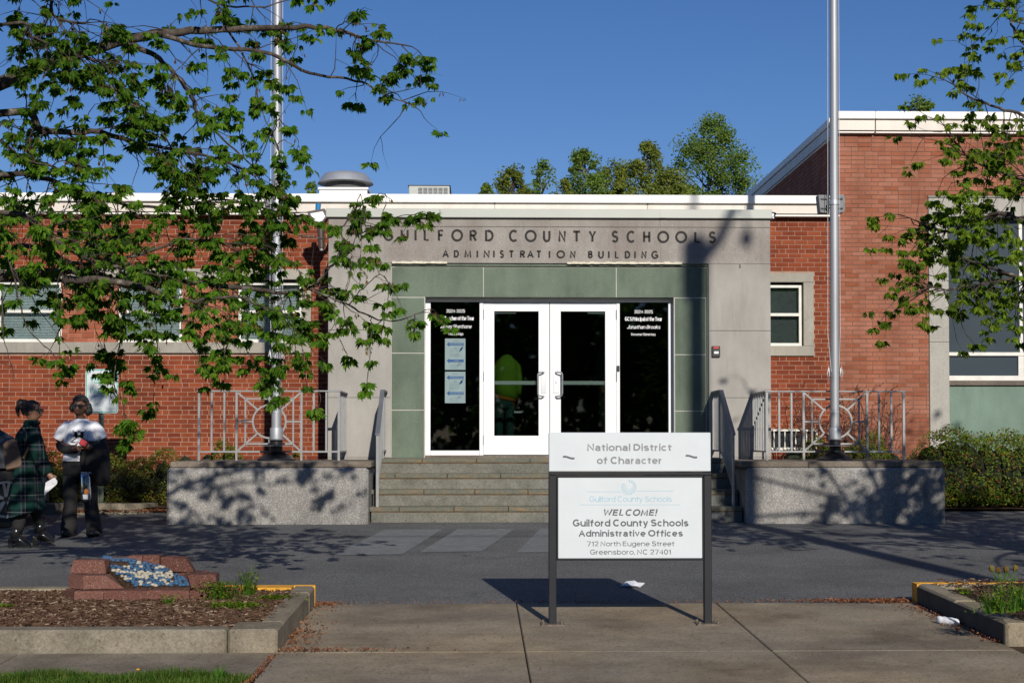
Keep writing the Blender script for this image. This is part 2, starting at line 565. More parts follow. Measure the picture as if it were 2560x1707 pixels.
class MB:
    def __init__(s):
        s.v = []
        s.f = []
        s.mi = []
        s.m = 0

    def add(s, vs, fs):
        b = len(s.v)
        s.v += [tuple(p) for p in vs]
        s.f += [tuple(i + b for i in f) for f in fs]
        s.mi += [s.m] * len(fs)
        return s

    def box(s, x0, x1, y0, y1, z0, z1):
        return s.add([(x0, y0, z0), (x1, y0, z0), (x1, y1, z0), (x0, y1, z0), (x0, y0, z1), (x1, y0, z1), (x1, y1, z1), (x0, y1, z1)],
                     [(0, 3, 2, 1), (4, 5, 6, 7), (0, 1, 5, 4), (1, 2, 6, 5), (2, 3, 7, 6), (3, 0, 4, 7)])

    def bev(s, x0, x1, y0, y1, z0, z1, b=0.004):
        """box with chamfered edges"""
        xs, ys, zs = (x0, x1), (y0, y1), (z0, z1)
        vs, idx = [], {}
        for i in range(2):
            for j in range(2):
                for k in range(2):
                    cx, cy, cz = xs[i], ys[j], zs[k]
                    dx, dy, dz = (b if i == 0 else -b), (b if j == 0 else -b), (b if k == 0 else -b)
                    idx[(i, j, k, 'x')] = len(vs); vs.append((cx, cy + dy, cz + dz))
                    idx[(i, j, k, 'y')] = len(vs); vs.append((cx + dx, cy, cz + dz))
                    idx[(i, j, k, 'z')] = len(vs); vs.append((cx + dx, cy + dy, cz))
        f = []
        for i in range(2):
            q = [idx[(i, 0, 0, 'x')], idx[(i, 1, 0, 'x')], idx[(i, 1, 1, 'x')], idx[(i, 0, 1, 'x')]]
            f.append(tuple(q if i else q[::-1]))
            q = [idx[(0, i, 0, 'y')], idx[(1, i, 0, 'y')], idx[(1, i, 1, 'y')], idx[(0, i, 1, 'y')]]
            f.append(tuple(q[::-1] if i else q))
            q = [idx[(0, 0, i, 'z')], idx[(1, 0, i, 'z')], idx[(1, 1, i, 'z')], idx[(0, 1, i, 'z')]]
            f.append(tuple(q if i else q[::-1]))
        for i in range(2):
            for j in range(2):
                f.append((idx[(i, j, 0, 'x')], idx[(i, j, 1, 'x')], idx[(i, j, 1, 'y')], idx[(i, j, 0, 'y')]))
                f.append((idx[(i, 0, j, 'x')], idx[(i, 1, j, 'x')], idx[(i, 1, j, 'z')], idx[(i, 0, j, 'z')]))
                f.append((idx[(0, i, j, 'y')], idx[(1, i, j, 'y')], idx[(1, i, j, 'z')], idx[(0, i, j, 'z')]))
                for k in range(2):
                    f.append((idx[(i, j, k, 'x')], idx[(i, j, k, 'y')], idx[(i, j, k, 'z')]))
        return s.add(vs, f)

    def quad(s, a, b, c, d):
        return s.add([a, b, c, d], [(0, 1, 2, 3)])

    def tube(s, pts, rad, n=8, cap=True):
        pts = [Vector(p) for p in pts]
        if isinstance(rad, (int, float)):
            rad = [rad] * len(pts)
        vs, fs = [], []
        up = Vector((0.13, 0.2, 1)).normalized()
        for i, p in enumerate(pts):
            d = (pts[min(i + 1, len(pts) - 1)] - pts[max(i - 1, 0)])
            if d.length < 1e-9: d = Vector((0, 0, 1))
            d.normalize()
            a = d.cross(up)
            if a.length < 1e-3: a = d.cross(Vector((1, 0, 0)))
            a.normalize()
            b = d.cross(a)
            for k in range(n):
                t = 2 * math.pi * k / n
                vs.append(p + (a * math.cos(t) + b * math.sin(t)) * rad[i])
        for i in range(len(pts) - 1):
            for k in range(n):
                k2 = (k + 1) % n
                fs.append((i * n + k, i * n + k2, (i + 1) * n + k2, (i + 1) * n + k))
        if cap:
            fs.append(tuple(range(n - 1, -1, -1)))
            fs.append(tuple((len(pts) - 1) * n + k for k in range(n)))
        return s.add(vs, fs)

    def bar(s, p, q, w, d):
        """square bar from p to q, w wide in the X/Z plane, d deep in Y"""
        p, q = Vector(p), Vector(q)
        t = (q - p).normalized()
        y = Vector((0, 1, 0))
        if abs(t.y) > 0.9: y = Vector((0, 0, 1))
        n = t.cross(y).normalized()
        y = n.cross(t).normalized()
        vs = []
        for e in (p, q):
            for a, b in ((-1, -1), (1, -1), (1, 1), (-1, 1)):
                vs.append(e + n * (a * w / 2) + y * (b * d / 2))
        return s.add(vs, [(0, 1, 2, 3), (7, 6, 5, 4), (0, 4, 5, 1), (1, 5, 6, 2), (2, 6, 7, 3), (3, 7, 4, 0)])

    def loft(s, rings, cap=True):
        n = len(rings[0])
        vs = [p for r in rings for p in r]
        fs = []
        for i in range(len(rings) - 1):
            for k in range(n):
                k2 = (k + 1) % n
                fs.append((i * n + k, i * n + k2, (i + 1) * n + k2, (i + 1) * n + k))
        if cap:
            fs.append(tuple(range(n - 1, -1, -1)))
            fs.append(tuple((len(rings) - 1) * n + k for k in range(n)))
        return s.add(vs, fs)

    def lathe(s, cx, cy, prof, n=32, cap=True):
        rings = [[(cx + r * math.cos(2 * math.pi * k / n), cy + r * math.sin(2 * math.pi * k / n), z) for k in range(n)] for r, z in prof]
        return s.loft(rings, cap)

    def prism(s, poly, y0, y1):
        """polygon in X/Z pushed from y0 to y1"""
        n = len(poly)
        vs = [(x, y0, z) for x, z in poly] + [(x, y1, z) for x, z in poly]
        fs = [tuple(range(n)), tuple(range(2 * n - 1, n - 1, -1))]
        for k in range(n):
            k2 = (k + 1) % n
            fs.append((k, k + n, k2 + n, k2))
        return s.add(vs, fs)

    def slab(s, poly, z0, z1):
        """polygon in X/Y pushed from z0 to z1 (callables allowed)"""
        n = len(poly)
        f0 = z0 if callable(z0) else (lambda Y: z0)
        f1 = z1 if callable(z1) else (lambda Y: z1)
        vs = [(x, y, f0(y)) for x, y in poly] + [(x, y, f1(y)) for x, y in poly]
        fs = [tuple(range(n - 1, -1, -1)), tuple(range(n, 2 * n))]
        for k in range(n):
            k2 = (k + 1) % n
            fs.append((k, k2, k2 + n, k + n))
        return s.add(vs, fs)

    def blob(s, c, r, n=10, m=6, jit=0.0):
        rings = []
        for i in range(m + 1):
            a = math.pi * i / m
            rr = math.sin(a) if 0 < i < m else 0.02
            ring = []
            for k in range(n):
                b = 2 * math.pi * k / n
                j = 1 + random.uniform(-jit, jit)
                ring.append((c[0] + r[0] * rr * math.cos(b) * j, c[1] + r[1] * rr * math.sin(b) * j, c[2] - r[2] * math.cos(a) * j))
            rings.append(ring)
        return s.loft(rings)

    def build(s, name, mats, parent=None, kind=None, smooth=False, label=None):
        if not s.v:
            return None
        if isinstance(mats, str): mats = [mats]
        xs = [p[0] for p in s.v]; ys = [p[1] for p in s.v]; zs = [p[2] for p in s.v]
        o = Vector(((min(xs) + max(xs)) / 2, (min(ys) + max(ys)) / 2, min(zs)))
        me = bpy.data.meshes.new(name)
        me.from_pydata([(p[0] - o.x, p[1] - o.y, p[2] - o.z) for p in s.v], [], s.f)
        for m in mats:
            me.materials.append(MAT[m])
        if len(mats) > 1:
            me.polygons.foreach_set('material_index', s.mi)
        if smooth:
            me.polygons.foreach_set('use_smooth', [True] * len(me.polygons))
            if smooth != 'all':
                try:
                    me.set_sharp_from_angle(angle=R(40))
                except Exception:
                    pass
        me.update()
        ob = bpy.data.objects.new(name, me)
        link(ob, parent, o)
        if kind: ob['kind'] = kind
        if label: ob['label'] = label
        return ob


def shared(name, me, parent, loc, scale=None, rot=None):
    o = bpy.data.objects.new(name, me)
    link(o, parent, loc)
    if scale: o.scale = scale
    if rot: o.rotation_euler = rot
    return o


def unit_mesh(mb, name, mats):
    if isinstance(mats, str): mats = [mats]
    me = bpy.data.meshes.new(name)
    me.from_pydata(mb.v, [], mb.f)
    for m in mats: me.materials.append(MAT[m])
    if len(mats) > 1: me.polygons.foreach_set('material_index', mb.mi)
    me.update()
    return me


def arc(cx, cy, rx, ry, a0, a1, n=10):
    return [(cx + rx * math.cos(R(a0 + (a1 - a0) * i / n)), cy + ry * math.sin(R(a0 + (a1 - a0) * i / n))) for i in range(n + 1)]


def ribbon(mb, pts, w, y0, y1, closed=False):
    """flat stroke of width w along (X, Z) points, from depth y0 to y1"""
    n = len(pts)
    L, Rr = [], []
    for i in range(n):
        if closed:
            a, b = pts[(i - 1) % n], pts[(i + 1) % n]
        else:
            a, b = pts[max(i - 1, 0)], pts[min(i + 1, n - 1)]
        dx, dz = b[0] - a[0], b[1] - a[1]
        l = math.hypot(dx, dz) or 1
        nx, nz = -dz / l, dx / l
        k = 1.0
        if 0 < i < n - 1:
            e = (pts[i][0] - pts[i - 1][0], pts[i][1] - pts[i - 1][1])
            el = math.hypot(*e) or 1
            cs = abs((-e[1] / el) * nx + (e[0] / el) * nz)
            k = min(1 / max(cs, 0.45), 1.3)
        L.append((pts[i][0] + nx * w / 2 * k, pts[i][1] + nz * w / 2 * k))
        Rr.append((pts[i][0] - nx * w / 2 * k, pts[i][1] - nz * w / 2 * k))
    rings = [[(L[i][0], y0, L[i][1]), (Rr[i][0], y0, Rr[i][1]), (Rr[i][0], y1, Rr[i][1]), (L[i][0], y1, L[i][1])] for i in range(n)]
    if closed:
        rings.append(rings[0])
    mb.loft(rings, cap=not closed)

SH = {
 'G': [arc(.55, .5, .5, .5, 48, 330, 16) + [(.98, .45)], [(.98, .45), (.58, .45)]],
 'U': [[(.04, 1), (.04, .38)] + arc(.5, .38, .46, .38, 180, 360, 10) + [(.96, 1)]],
 'I': [[(.5, 0), (.5, 1)]],
 'L': [[(.06, 1), (.06, .04), (.95, .04)]],
 'F': [[(.06, 0), (.06, .96), (.95, .96)], [(.06, .52), (.85, .52)]],
 'O': [arc(.5, .5, .5, .5, 0, 360, 24)],
 'R': [[(.06, 0), (.06, .96), (.5, .96)] + arc(.5, .74, .42, .22, 90, -90, 8) + [(.06, .52)], [(.45, .52), (.95, 0)]],
 'D': [[(.06, .5), (.06, .96), (.4, .96)] + arc(.4, .5, .55, .46, 90, -90, 12) + [(.06, .04), (.06, .5)]],
 'C': [arc(.55, .5, .5, .5, 48, 312, 16)],
 'N': [[(.05, 0), (.05, .97), (.95, .03), (.95, 1)]],
 'T': [[(0, .96), (1, .96)], [(.5, .96), (.5, 0)]],
 'Y': [[(.02, 1), (.5, .48), (.98, 1)], [(.5, .48), (.5, 0)]],
 'S': [arc(.5, .75, .42, .24, 25, 270, 10) + arc(.5, .26, .46, .25, 90, -155, 10)],
 'H': [[(.06, 0), (.06, 1)], [(.94, 0), (.94, 1)], [(.06, .52), (.94, .52)]],
 'A': [[(.0, 0), (.5, .98), (1, 0)], [(.2, .34), (.8, .34)]],
 'M': [[(.04, 0), (.12, .97), (.5, .1), (.88, .97), (.96, 0)]],
 'B': [[(.08, .04), (.08, .96), (.5, .96)] + arc(.5, .75, .36, .21, 90, -90, 7) + [(.08, .54)], [(.5, .54)] + arc(.5, .29, .44, .25, 90, -90, 8) + [(.08, .04)]],
}

SH.update({
 'E': [[(.95, .96), (.05, .96), (.05, .04), (.98, .04)], [(.05, .52), (.88, .52)]],
 'W': [[(0, 1), (.26, .03), (.5, .95), (.74, .03), (1, 1)]],
 'J': [[(.9, 1), (.9, .3)] + arc(.45, .3, .45, .3, 0, -170, 8)],
 'K': [[(.05, 0), (.05, 1)], [(.95, 1), (.08, .36)], [(.36, .58), (1, 0)]],
 'P': [[(.06, 0), (.06, .96), (.5, .96)] + arc(.5, .73, .44, .23, 90, -90, 8) + [(.06, .50)]],
 'V': [[(0, 1), (.5, .02), (1, 1)]],
})
CW = {'G': .70, 'U': .62, 'I': 0, 'L': .48, 'F': .50, 'O': .72, 'R': .62, 'D': .64, 'C': .68, 'N': .62, 'T': .56, 'Y': .62, 'S': .58, 'H': .62, 'A': .66, 'M': .74,
      'B': .60, 'E': .54, 'W': .92, 'J': .44, 'K': .62, 'P': .58, 'V': .62}
LO = {
 'a': (.46, [arc(.46, .72, .43, .27, 165, 0, 8) + [(.89, 0)], [(.89, .60), (.45, .55)] + arc(.40, .27, .40, .27, 100, 300, 9) + [(.89, .28)]]),
 'b': (.50, [[(0, 1.38), (0, 0)], arc(.5, .5, .5, .5, 0, 360, 18)]),
 'c': (.46, [arc(.5, .5, .5, .5, 42, 318, 14)]),
 'd': (.50, [[(1, 1.38), (1, 0)], arc(.5, .5, .5, .5, 0, 360, 18)]),
 'e': (.50, [[(0.1, .5), (1, .5)], arc(.5, .5, .5, .5, 0, 315, 16)]),
 'f': (.30, [[(.4, 0), (.4, 1.12)] + arc(.95, 1.12, .55, .24, 180, 95, 5), [(-.2, .95), (1.15, .95)]]),
 'g': (.50, [arc(.5, .5, .5, .5, 0, 360, 18), [(1, 1), (1, -.12)] + arc(.5, -.12, .5, .26, 0, -150, 8)]),
 'h': (.48, [[(0, 1.38), (0, 0)], arc(.5, .55, .5, .45, 180, 0, 9) + [(1, 0)]]),
 'i': (0, [[(0, 0), (0, 1)], [(0, 1.22), (0, 1.38)]]),
 'k': (.48, [[(0, 1.38), (0, 0)], [(.95, 1), (.05, .36)], [(.36, .6), (1, 0)]]),
 'l': (0, [[(0, 0), (0, 1.38)]]),
 'm': (.78, [[(0, 0), (0, 1)], arc(.25, .6, .25, .4, 180, 0, 7) + [(.5, 0)], arc(.75, .6, .25, .4, 180, 0, 7) + [(1, 0)]]),
 'n': (.48, [[(0, 0), (0, 1)], arc(.5, .55, .5, .45, 180, 0, 9) + [(1, 0)]]),
 'o': (.52, [arc(.5, .5, .5, .5, 0, 360, 18)]),
 'p': (.50, [[(0, 1), (0, -.40)], arc(.5, .5, .5, .5, 0, 360, 18)]),
 'r': (.24, [[(0, 0), (0, 1)], arc(1.0, .35, 1.0, .64, 175, 95, 6)]),
 's': (.44, [arc(.5, .75, .44, .25, 25, 270, 9) + arc(.5, .25, .48, .25, 90, -155, 9)]),
 't': (.28, [[(.4, 1.3), (.4, .22)] + arc(.9, .22, .5, .2, 180, 265, 5), [(-.2, .95), (1.15, .95)]]),
 'u': (.48, [[(0, 1), (0, .42)] + arc(.5, .42, .5, .42, 180, 360, 9), [(1, 1), (1, 0)]]),
 'v': (.46, [[(0, 1), (.5, 0), (1, 1)]]),
 'w': (.72, [[(0, 1), (.27, 0), (.5, .95), (.73, 0), (1, 1)]]),
 'y': (.46, [[(0, 1), (.52, .02)], [(1, 1), (.40, -.32), (.08, -.38)]]),
}
DG = {
 '0': (.46, [arc(.5, .5, .5, .5, 0, 360, 18)]),
 '1': (.26, [[(0, .74), (.8, .98), (.8, 0)]]),
 '2': (.48, [arc(.5, .72, .47, .27, 170, -35, 9) + [(.02, .02), (1, .02)]]),
 '4': (.50, [[(.75, 0), (.75, .98), (0, .3), (1, .3)]]),
 '5': (.48, [[(.92, .98), (.15, .98), (.06, .5)] + arc(.48, .33, .5, .32, 140, -155, 11)]),
 '7': (.48, [[(0, .98), (1, .98), (.35, 0)]]),
 '!': (0, [[(0, 1), (0, .3)], [(0, .12), (0, 0)]]),
 ',': (0, [[(0, .1), (0, -.14)]]),
 '-': (.22, [[(0, .4), (1, .4)]]),
}


def text(mb, body, X0, X1, zbase, cap, Y, bold=0.0, shear=0.0, space=1.0):
    """sans serif lettering drawn in strokes on the upright plane Y, between X0 and X1"""
    t = 0.128 + bold * 2.5
    items = []
    x = 0.0
    for ch in body:
        if ch == ' ':
            x += 0.24
            continue
        if ch in LO: w, st = LO[ch]; H = 0.735; up = False
        elif ch in DG: w, st = DG[ch]; H = 1.0
        else: w, st = CW[ch], SH[ch]; H = 1.0
        if ch == 'I': st = [[(0, 0), (0, 1)]]
        tt = t * (0.92 if ch in LO else 1)
        w = w * 1.10
        items.append((x, w, st, H, tt))
        x += w + tt + 0.062
    tot = x - 0.062
    k = (X1 - X0) / tot
    kz = cap
    n = 0
    for x, w, st, H, tt in items:
        for s_ in st:
            P = []
            for u, v in s_:
                py = tt / 2 + v * (H - tt)
                if H < 1 and v > 1: py = H - tt / 2 + (v - 1) / .38 * (1 - H)
                if H < 1 and v < 0: py = tt / 2 + v / .40 * .27
                if v in (0, 1, 1.38, -.40): py += {0: -tt / 2, 1: tt / 2, 1.38: tt / 2, -.40: 0}[v] if abs(u - s_[0][0]) < 1e-6 or abs(u - s_[-1][0]) < 1e-6 else 0
                px = x + tt / 2 + u * w + shear * py
                P.append((X0 + px * k, zbase + py * kz))
            ribbon(mb, P, tt * (k + kz) / 2, Y - 0.00012 * (n % 4), Y + 0.0002)
            n += 1
    return mb

# ================================================================== SETTING
def grounded(mb, dz=0.0):
    mb.v = [(x, y, z + gz(y) + dz) for x, y, z in mb.v]
    return mb


def strip(mb, x0, x1, ys, dz=0.0):
    n = len(ys)
    vs = []
    for y in ys:
        vs += [(x0, y, gz(y) + dz), (x1, y, gz(y) + dz)]
    return mb.add(vs, [(2 * i, 2 * i + 1, 2 * i + 3, 2 * i + 2) for i in range(n - 1)])


strip(MB(), -600, 600, [-700, 0, 22.5, 900], -0.045).build('ground', 'turf', kind='structure')
strip(MB(), -70, 70, [10.662, 19.6]).build('parking_lot_road', 'asphalt', kind='structure')
strip(MB(), -70, 70, [-9, 0, 3.2], -0.01).build('street', 'asphalt', kind='structure')

walk = bpy.data.objects.new('sidewalk', None)
link(walk, None, (1.0, 8, gz(8)))
walk['kind'] = 'structure'


def paving(x0, x1, y0, y1, dz=0.0):
    g = 0.0035
    m = MB()
    m.bev(x0 + g, x1 - g, y0 + g, y1 - g, -0.1, 0.004 + dz, 0.006)
    grounded(m).build('paving_slab', 'sidewalk_concrete', walk)


JX = [-1.21, 0.27, 1.75, 3.23]
JY = [3.2, 4.7, 6.05, 7.2, 8.632, 10.662]
for i in range(3):
    for j in range(5):
        paving(JX[i], JX[i + 1], JY[j], JY[j + 1], random.choice((0, 0.001, 0.002, -0.001)))
for i in range(8):
    paving(-1.21 - 1.52 * (i + 1), -1.21 - 1.52 * i, 7.93, 8.632, random.choice((0, 0.002)))
for j in range(4):
    paving(3.23, 4.75, JY[j] - 0.5, JY[j + 1] - 0.5 if j < 3 else 7.6)
strip(MB(), 3.24, 14, [7.62, 8.9], -0.004).build('verge_ground', 'soil', kind='structure')
strip(MB(), -30, -1.22, [3.2, 7.93], -0.002).build('lawn_ground', 'soil', kind='structure')

# faded crosswalk bars
cw = bpy.data.objects.new('crosswalk_marking', None)
link(cw, None, gp(1100, 1350))
cw['kind'] = 'structure'


def gq(pts, name, mat, parent, dz=0.004):
    P = [gp(x, y) for x, y in pts]
    m = MB()
    m.add([(p.x, p.y, gz(p.y) + dz) for p in P], [tuple(range(len(P)))])
    return m.build(name, mat, parent)


def zc(x, y):
    return (860 + x / 4.356, 1300 + y / 4.356)


gq([zc(-120, 385), zc(640, 372), zc(1075, 100), zc(440, 103)], 'painted_bar', 'faded_paint', cw)
gq([zc(820, 352), zc(1500, 342), zc(1860, 96), zc(1240, 98)], 'painted_bar', 'faded_paint', cw)
gq([zc(1880, 352), zc(2560, 352), zc(2800, 96), zc(2140, 92)], 'painted_bar', 'faded_paint', cw)
gq([zc(3000, 352), zc(3650, 352), zc(3750, 96), zc(3150, 92)], 'painted_bar', 'faded_paint', cw)
pl = bpy.data.objects.new('parking_line_marking', None)
link(pl, None, gp(2450, 1337))
pl['kind'] = 'structure'
z8 = lambda x, y: (1900 + x / 3.5636, 1240 + y / 3.5636)
gq([z8(1845, 366), z8(1990, 350), z8(1990, 340), z8(1845, 358)], 'painted_line', 'faded_paint', pl)
gq([z8(2045, 332), z8(2170, 318), z8(2230, 296), z8(2100, 318)], 'painted_line', 'faded_paint', pl)

# kerbs
def kerb(name):
    o = bpy.data.objects.new(name, None)
    link(o, None, (0, 10, 0.27))
    o['kind'] = 'structure'
    return o


def kstone(k, x0, x1, y0, y1, h, mat='kerb_concrete', b=0.014):
    m = MB()
    m.bev(x0, x1, y0, y1, -0.1, h, b)
    return grounded(m).build('kerb_stone', mat, k)


IL0, IL1 = 8.632, 10.64
KH = 0.142
kl = kerb('left_island_kerb')
kstone(kl, -1.50, -1.205, IL0, IL0 + 0.30, KH)
for i in range(4):
    kstone(kl, -1.503 - 3.0 * (i + 1), -1.503 - 3.0 * i - 0.006, IL0 + 0.012, IL0 + 0.165, KH - 0.004)
kstone(kl, -1.355, -1.209, IL0 + 0.304, IL0 + 1.62, KH)
kstone(kl, -1.36, -1.207, IL0 + 1.626, IL1, KH + 0.002)
kstone(kl, -1.64, -1.364, IL1 - 0.15, IL1 + 0.002, KH + 0.002)
for i in range(3):
    kstone(kl, -1.645 - 3.0 * (i + 1), -1.646 - 3.0 * i, IL1 - 0.15, IL1, KH)
m = MB()
m.box(-1.362, -1.205, IL1 - 0.035, IL1 + 0.004, 0.0, KH + 0.006)
m.box(-1.225, -1.203, IL1 - 0.06, IL1 - 0.036, 0.0, KH + 0.004)
grounded(m).build('yellow_paint_marking', 'yellow_paint', kl)
m = MB()
m.box(-2.6, -1.364, IL1 - 0.152, IL1 + 0.005, 0.0, KH + 0.005)
grounded(m).build('yellow_paint_marking', 'yellow_paint', kl)

kr = kerb('right_island_kerb')
kstone(kr, 3.225, 3.38, 8.80 + 0.95, 10.70, 0.146)
kstone(kr, 3.228, 3.383, 8.80, 8.80 + 0.944, 0.140)
kstone(kr, 3.386, 6.4, 8.802, 8.95, 0.138)
kstone(kr, 6.405, 12, 8.80, 8.95, 0.138)
kstone(kr, 3.384, 4.6, 10.55, 10.702, 0.146)
kstone(kr, 4.605, 12, 10.55, 10.70, 0.144)
m = MB()
m.box(3.221, 3.25, 10.58, 10.704, 0.0, 0.150)
m.box(3.252, 3.383, 10.64, 10.705, 0.0, 0.150)
m.box(3.385, 4.5, 10.62, 10.706, 0.0, 0.150)
grounded(m).build('yellow_paint_marking', 'yellow_paint', kr)


m = MB()
m.box(3.2215, 3.2245, 8.82, 10.575, 0.0, 0.130)  # thin darker sheet over the side face of the kerb
grounded(m).build('dark_side', 'dark_face', kr)


def bed(name, x0, x1, y0, y1, h, mat='mulch', amp=0.02, fn=None, step=0.08):
    nx = max(2, int((x1 - x0) / step)); ny = max(2, int((y1 - y0) / step))
    rr = random.Random(name)
    vs = []
    for j in range(ny + 1):
        for i in range(nx + 1):
            x = x0 + (x1 - x0) * i / nx; y = y0 + (y1 - y0) * j / ny
            edge = min(1, min(x - x0, x1 - x, y - y0, y1 - y) / 0.2)
            z = gz(y) + h + rr.uniform(-amp, amp) * 0.5 + edge * 0.006 + 0.004 * math.sin(x * 3 + y * 2)
            if fn: z += fn(x, y)
            vs.append((x, y, z))
    fs = [(j * (nx + 1) + i, j * (nx + 1) + i + 1, (j + 1) * (nx + 1) + i + 1, (j + 1) * (nx + 1) + i) for j in range(ny) for i in range(nx)]
    return MB().add(vs, fs).build(name, mat, kind='structure', smooth='all')


bed('left_island_ground', -10, -1.34, IL0 + 0.14, IL1 - 0.13, 0.105)
bed('right_island_ground', 3.36, 12, 8.93, 10.57, 0.115, fn=lambda x, y: 0.10 * min(1, max(0, (x - 3.5) / 1.0)))


def chips(name, n, area, mats, size, h, kind='stuff', flat=0.5, thick=0.006, shape='chip'):
    m = MB()
    for _ in range(n):
        x, y, z = area()
        a = random.uniform(0, math.tau)
        l = random.uniform(*size); w = l * (random.uniform(0.3, 0.6) if shape == 'leaf' else random.uniform(0.07, 0.28))
        t = Vector((math.cos(a), math.sin(a), random.uniform(-flat, flat) * 0.6)).normalized()
        s = Vector((-math.sin(a), math.cos(a), random.uniform(-flat, flat))).normalized()
        c = Vector((x, y, z + h + random.uniform(0, 0.012)))
        u = Vector((0, 0, thick))
        if shape == 'leaf':
            m.add([c - t * l / 2, c - s * w / 2 + u, c + t * l / 2, c + s * w / 2 + u * 2], [(0, 1, 2, 3)])
        else:
            p = [c - t * l / 2 - s * w / 2, c + t * l / 2 - s * w * 0.3, c + t * l / 2 + s * w / 2, c - t * l / 2 + s * w * 0.4]
            m.add(p + [q + u for q in p], [(4, 5, 6, 7), (0, 1, 5, 4), (1, 2, 6, 5), (2, 3, 7, 6), (3, 0, 4, 7)])
    return m.build(name, mats, kind=kind)


def area(x0, x1, y0, y1, dz=0.0, bias=None):
    def f():
        x = random.uniform(x0, x1); y = random.uniform(y0, y1)
        if bias: x, y = bias(x, y)
        return x, y, gz(y) + dz
    return f


chips('bark_chip_litter', 14000, area(-4.4, -1.36, IL0 + 0.12, IL1 - 0.12, 0.118), 'bark_chip', (0.012, 0.055), 0.0)
chips('bark_chip_litter', 2300, area(3.36, 5.3, 8.95, 10.55, 0.14), 'bark_chip', (0.010, 0.040), 0.04)
chips('bark_chip_litter', 60, lambda: (-1.28 + random.gauss(-0.05, 0.03), random.uniform(8.9, 10.5), 0.145 + gz(9.7)), 'bark_chip', (0.01, 0.035), 0.0)


# dead leaves swept against the kerbs
def litter_left():
    y = random.choice([random.uniform(8.64, 10.62), random.gauss(9.2, 0.25), random.gauss(8.66, 0.02), random.gauss(10.6, 0.06)])
    y = min(max(y, 8.5), 10.66)
    x = -1.20 + abs(random.gauss(0, 0.10 if abs(y - 8.66) > 0.06 else 0.35))
    return x, y, gz(y) + 0.006


chips('dead_leaf_litter', 620, litter_left, 'dead_leaf', (0.008, 0.032), 0.0, shape='leaf')


def litter_right():
    if random.random() < 0.72:
        x = 3.2 - abs(random.gauss(0, 0.42)); y = random.gauss(10.68, 0.045) + (3.2 - x) * 0.0
    else:
        y = random.uniform(8.85, 10.6); x = 3.22 - abs(random.gauss(0, 0.05 + 0.03 * (y - 8.8)))
    return x, y, gz(y) + 0.008


chips('dead_leaf_litter', 1100, litter_right, 'dead_leaf', (0.008, 0.035), 0.0, shape='leaf')
chips('dead_leaf_litter', 260, lambda: (random.uniform(-1.2, 3.2), random.gauss(10.665, 0.02), gz(10.66) + 0.007), 'dead_leaf', (0.006, 0.022), 0.0, shape='leaf')
chips('dead_leaf_litter', 160, lambda: (random.uniform(-3.8, 3.3), 17.42 if random.random() < 0.45 else 17.66, gz(17.5) + 0.006), 'dead_leaf', (0.01, 0.03), 0.0, shape='leaf')
chips('dead_leaf_litter', 260, area(-1.2, 3.2, 7.6, 10.6, 0.007), 'dead_leaf', (0.004, 0.014), 0.0, shape='leaf')
chips('joint_leaf_litter', 240, lambda: (-1.215 + random.gauss(0, 0.012), random.uniform(7.5, 8.62), gz(8) + 0.006), 'dead_leaf', (0.006, 0.02), 0.0, shape='leaf')

# planting beds before the building
kb = kerb('bed_kerb')
KX = ax(378, 19.05)
for i in range(5):
    kstone(kb, KX - 0.5 - 1.8 * (i + 1), KX - 0.505 - 1.8 * i, 19.0, 19.15, 0.145)
m = MB()
for i in range(6):
    a0, a1 = R(-90 + 15 * i), R(-90 + 15 * (i + 1))
    cx, cy = KX - 0.5, 19.5
    P = [(cx + 0.5 * math.cos(a0), cy + 0.5 * math.sin(a0)), (cx + 0.5 * math.cos(a1), cy + 0.5 * math.sin(a1)),
         (cx + 0.35 * math.cos(a1), cy + 0.35 * math.sin(a1)), (cx + 0.35 * math.cos(a0), cy + 0.35 * math.sin(a0))]
    m.slab(P, -0.05, 0.14 - 0.004 * i)
grounded(m).build('kerb_stone', 'kerb_concrete', kb)
strip(MB(), -70, -3.86, [19.16, 21.3], 0.075).build('left_bed_ground', 'mulch', kind='structure')
strip(MB(), 5.70, 40, [19.3, 21.3], 0.035).build('right_bed_ground', 'mulch', kind='structure')
strip(MB(), -3.86, 5.70, [19.3, 21.3], 0.035).build('middle_bed_ground', 'mulch', kind='structure')
chips('dead_leaf_litter', 1500, lambda: (random.uniform(-5.4, -3.87), random.uniform(18.3, 20.3) if random.random() < .5 else random.gauss(19.0, 0.3), gz(19) + (0.05)), 'dead_leaf', (0.02, 0.05), 0.0, shape='leaf')

# ================================================================== BUILDINGS
UB = unit_mesh(MB().bev(-0.5, 0.5, -0.5, 0.5, -0.5, 0.5, 0.02), 'brick_unit', 'red_brick')
bricks_made = {}


def in_view(x, z, Y):
    if Y <= 0: return False
    px = VPX + F * x / Y; py = HZY - F * (z - CAMZ) / Y
    return -10 < px < PW + 10 and -10 < py < PH


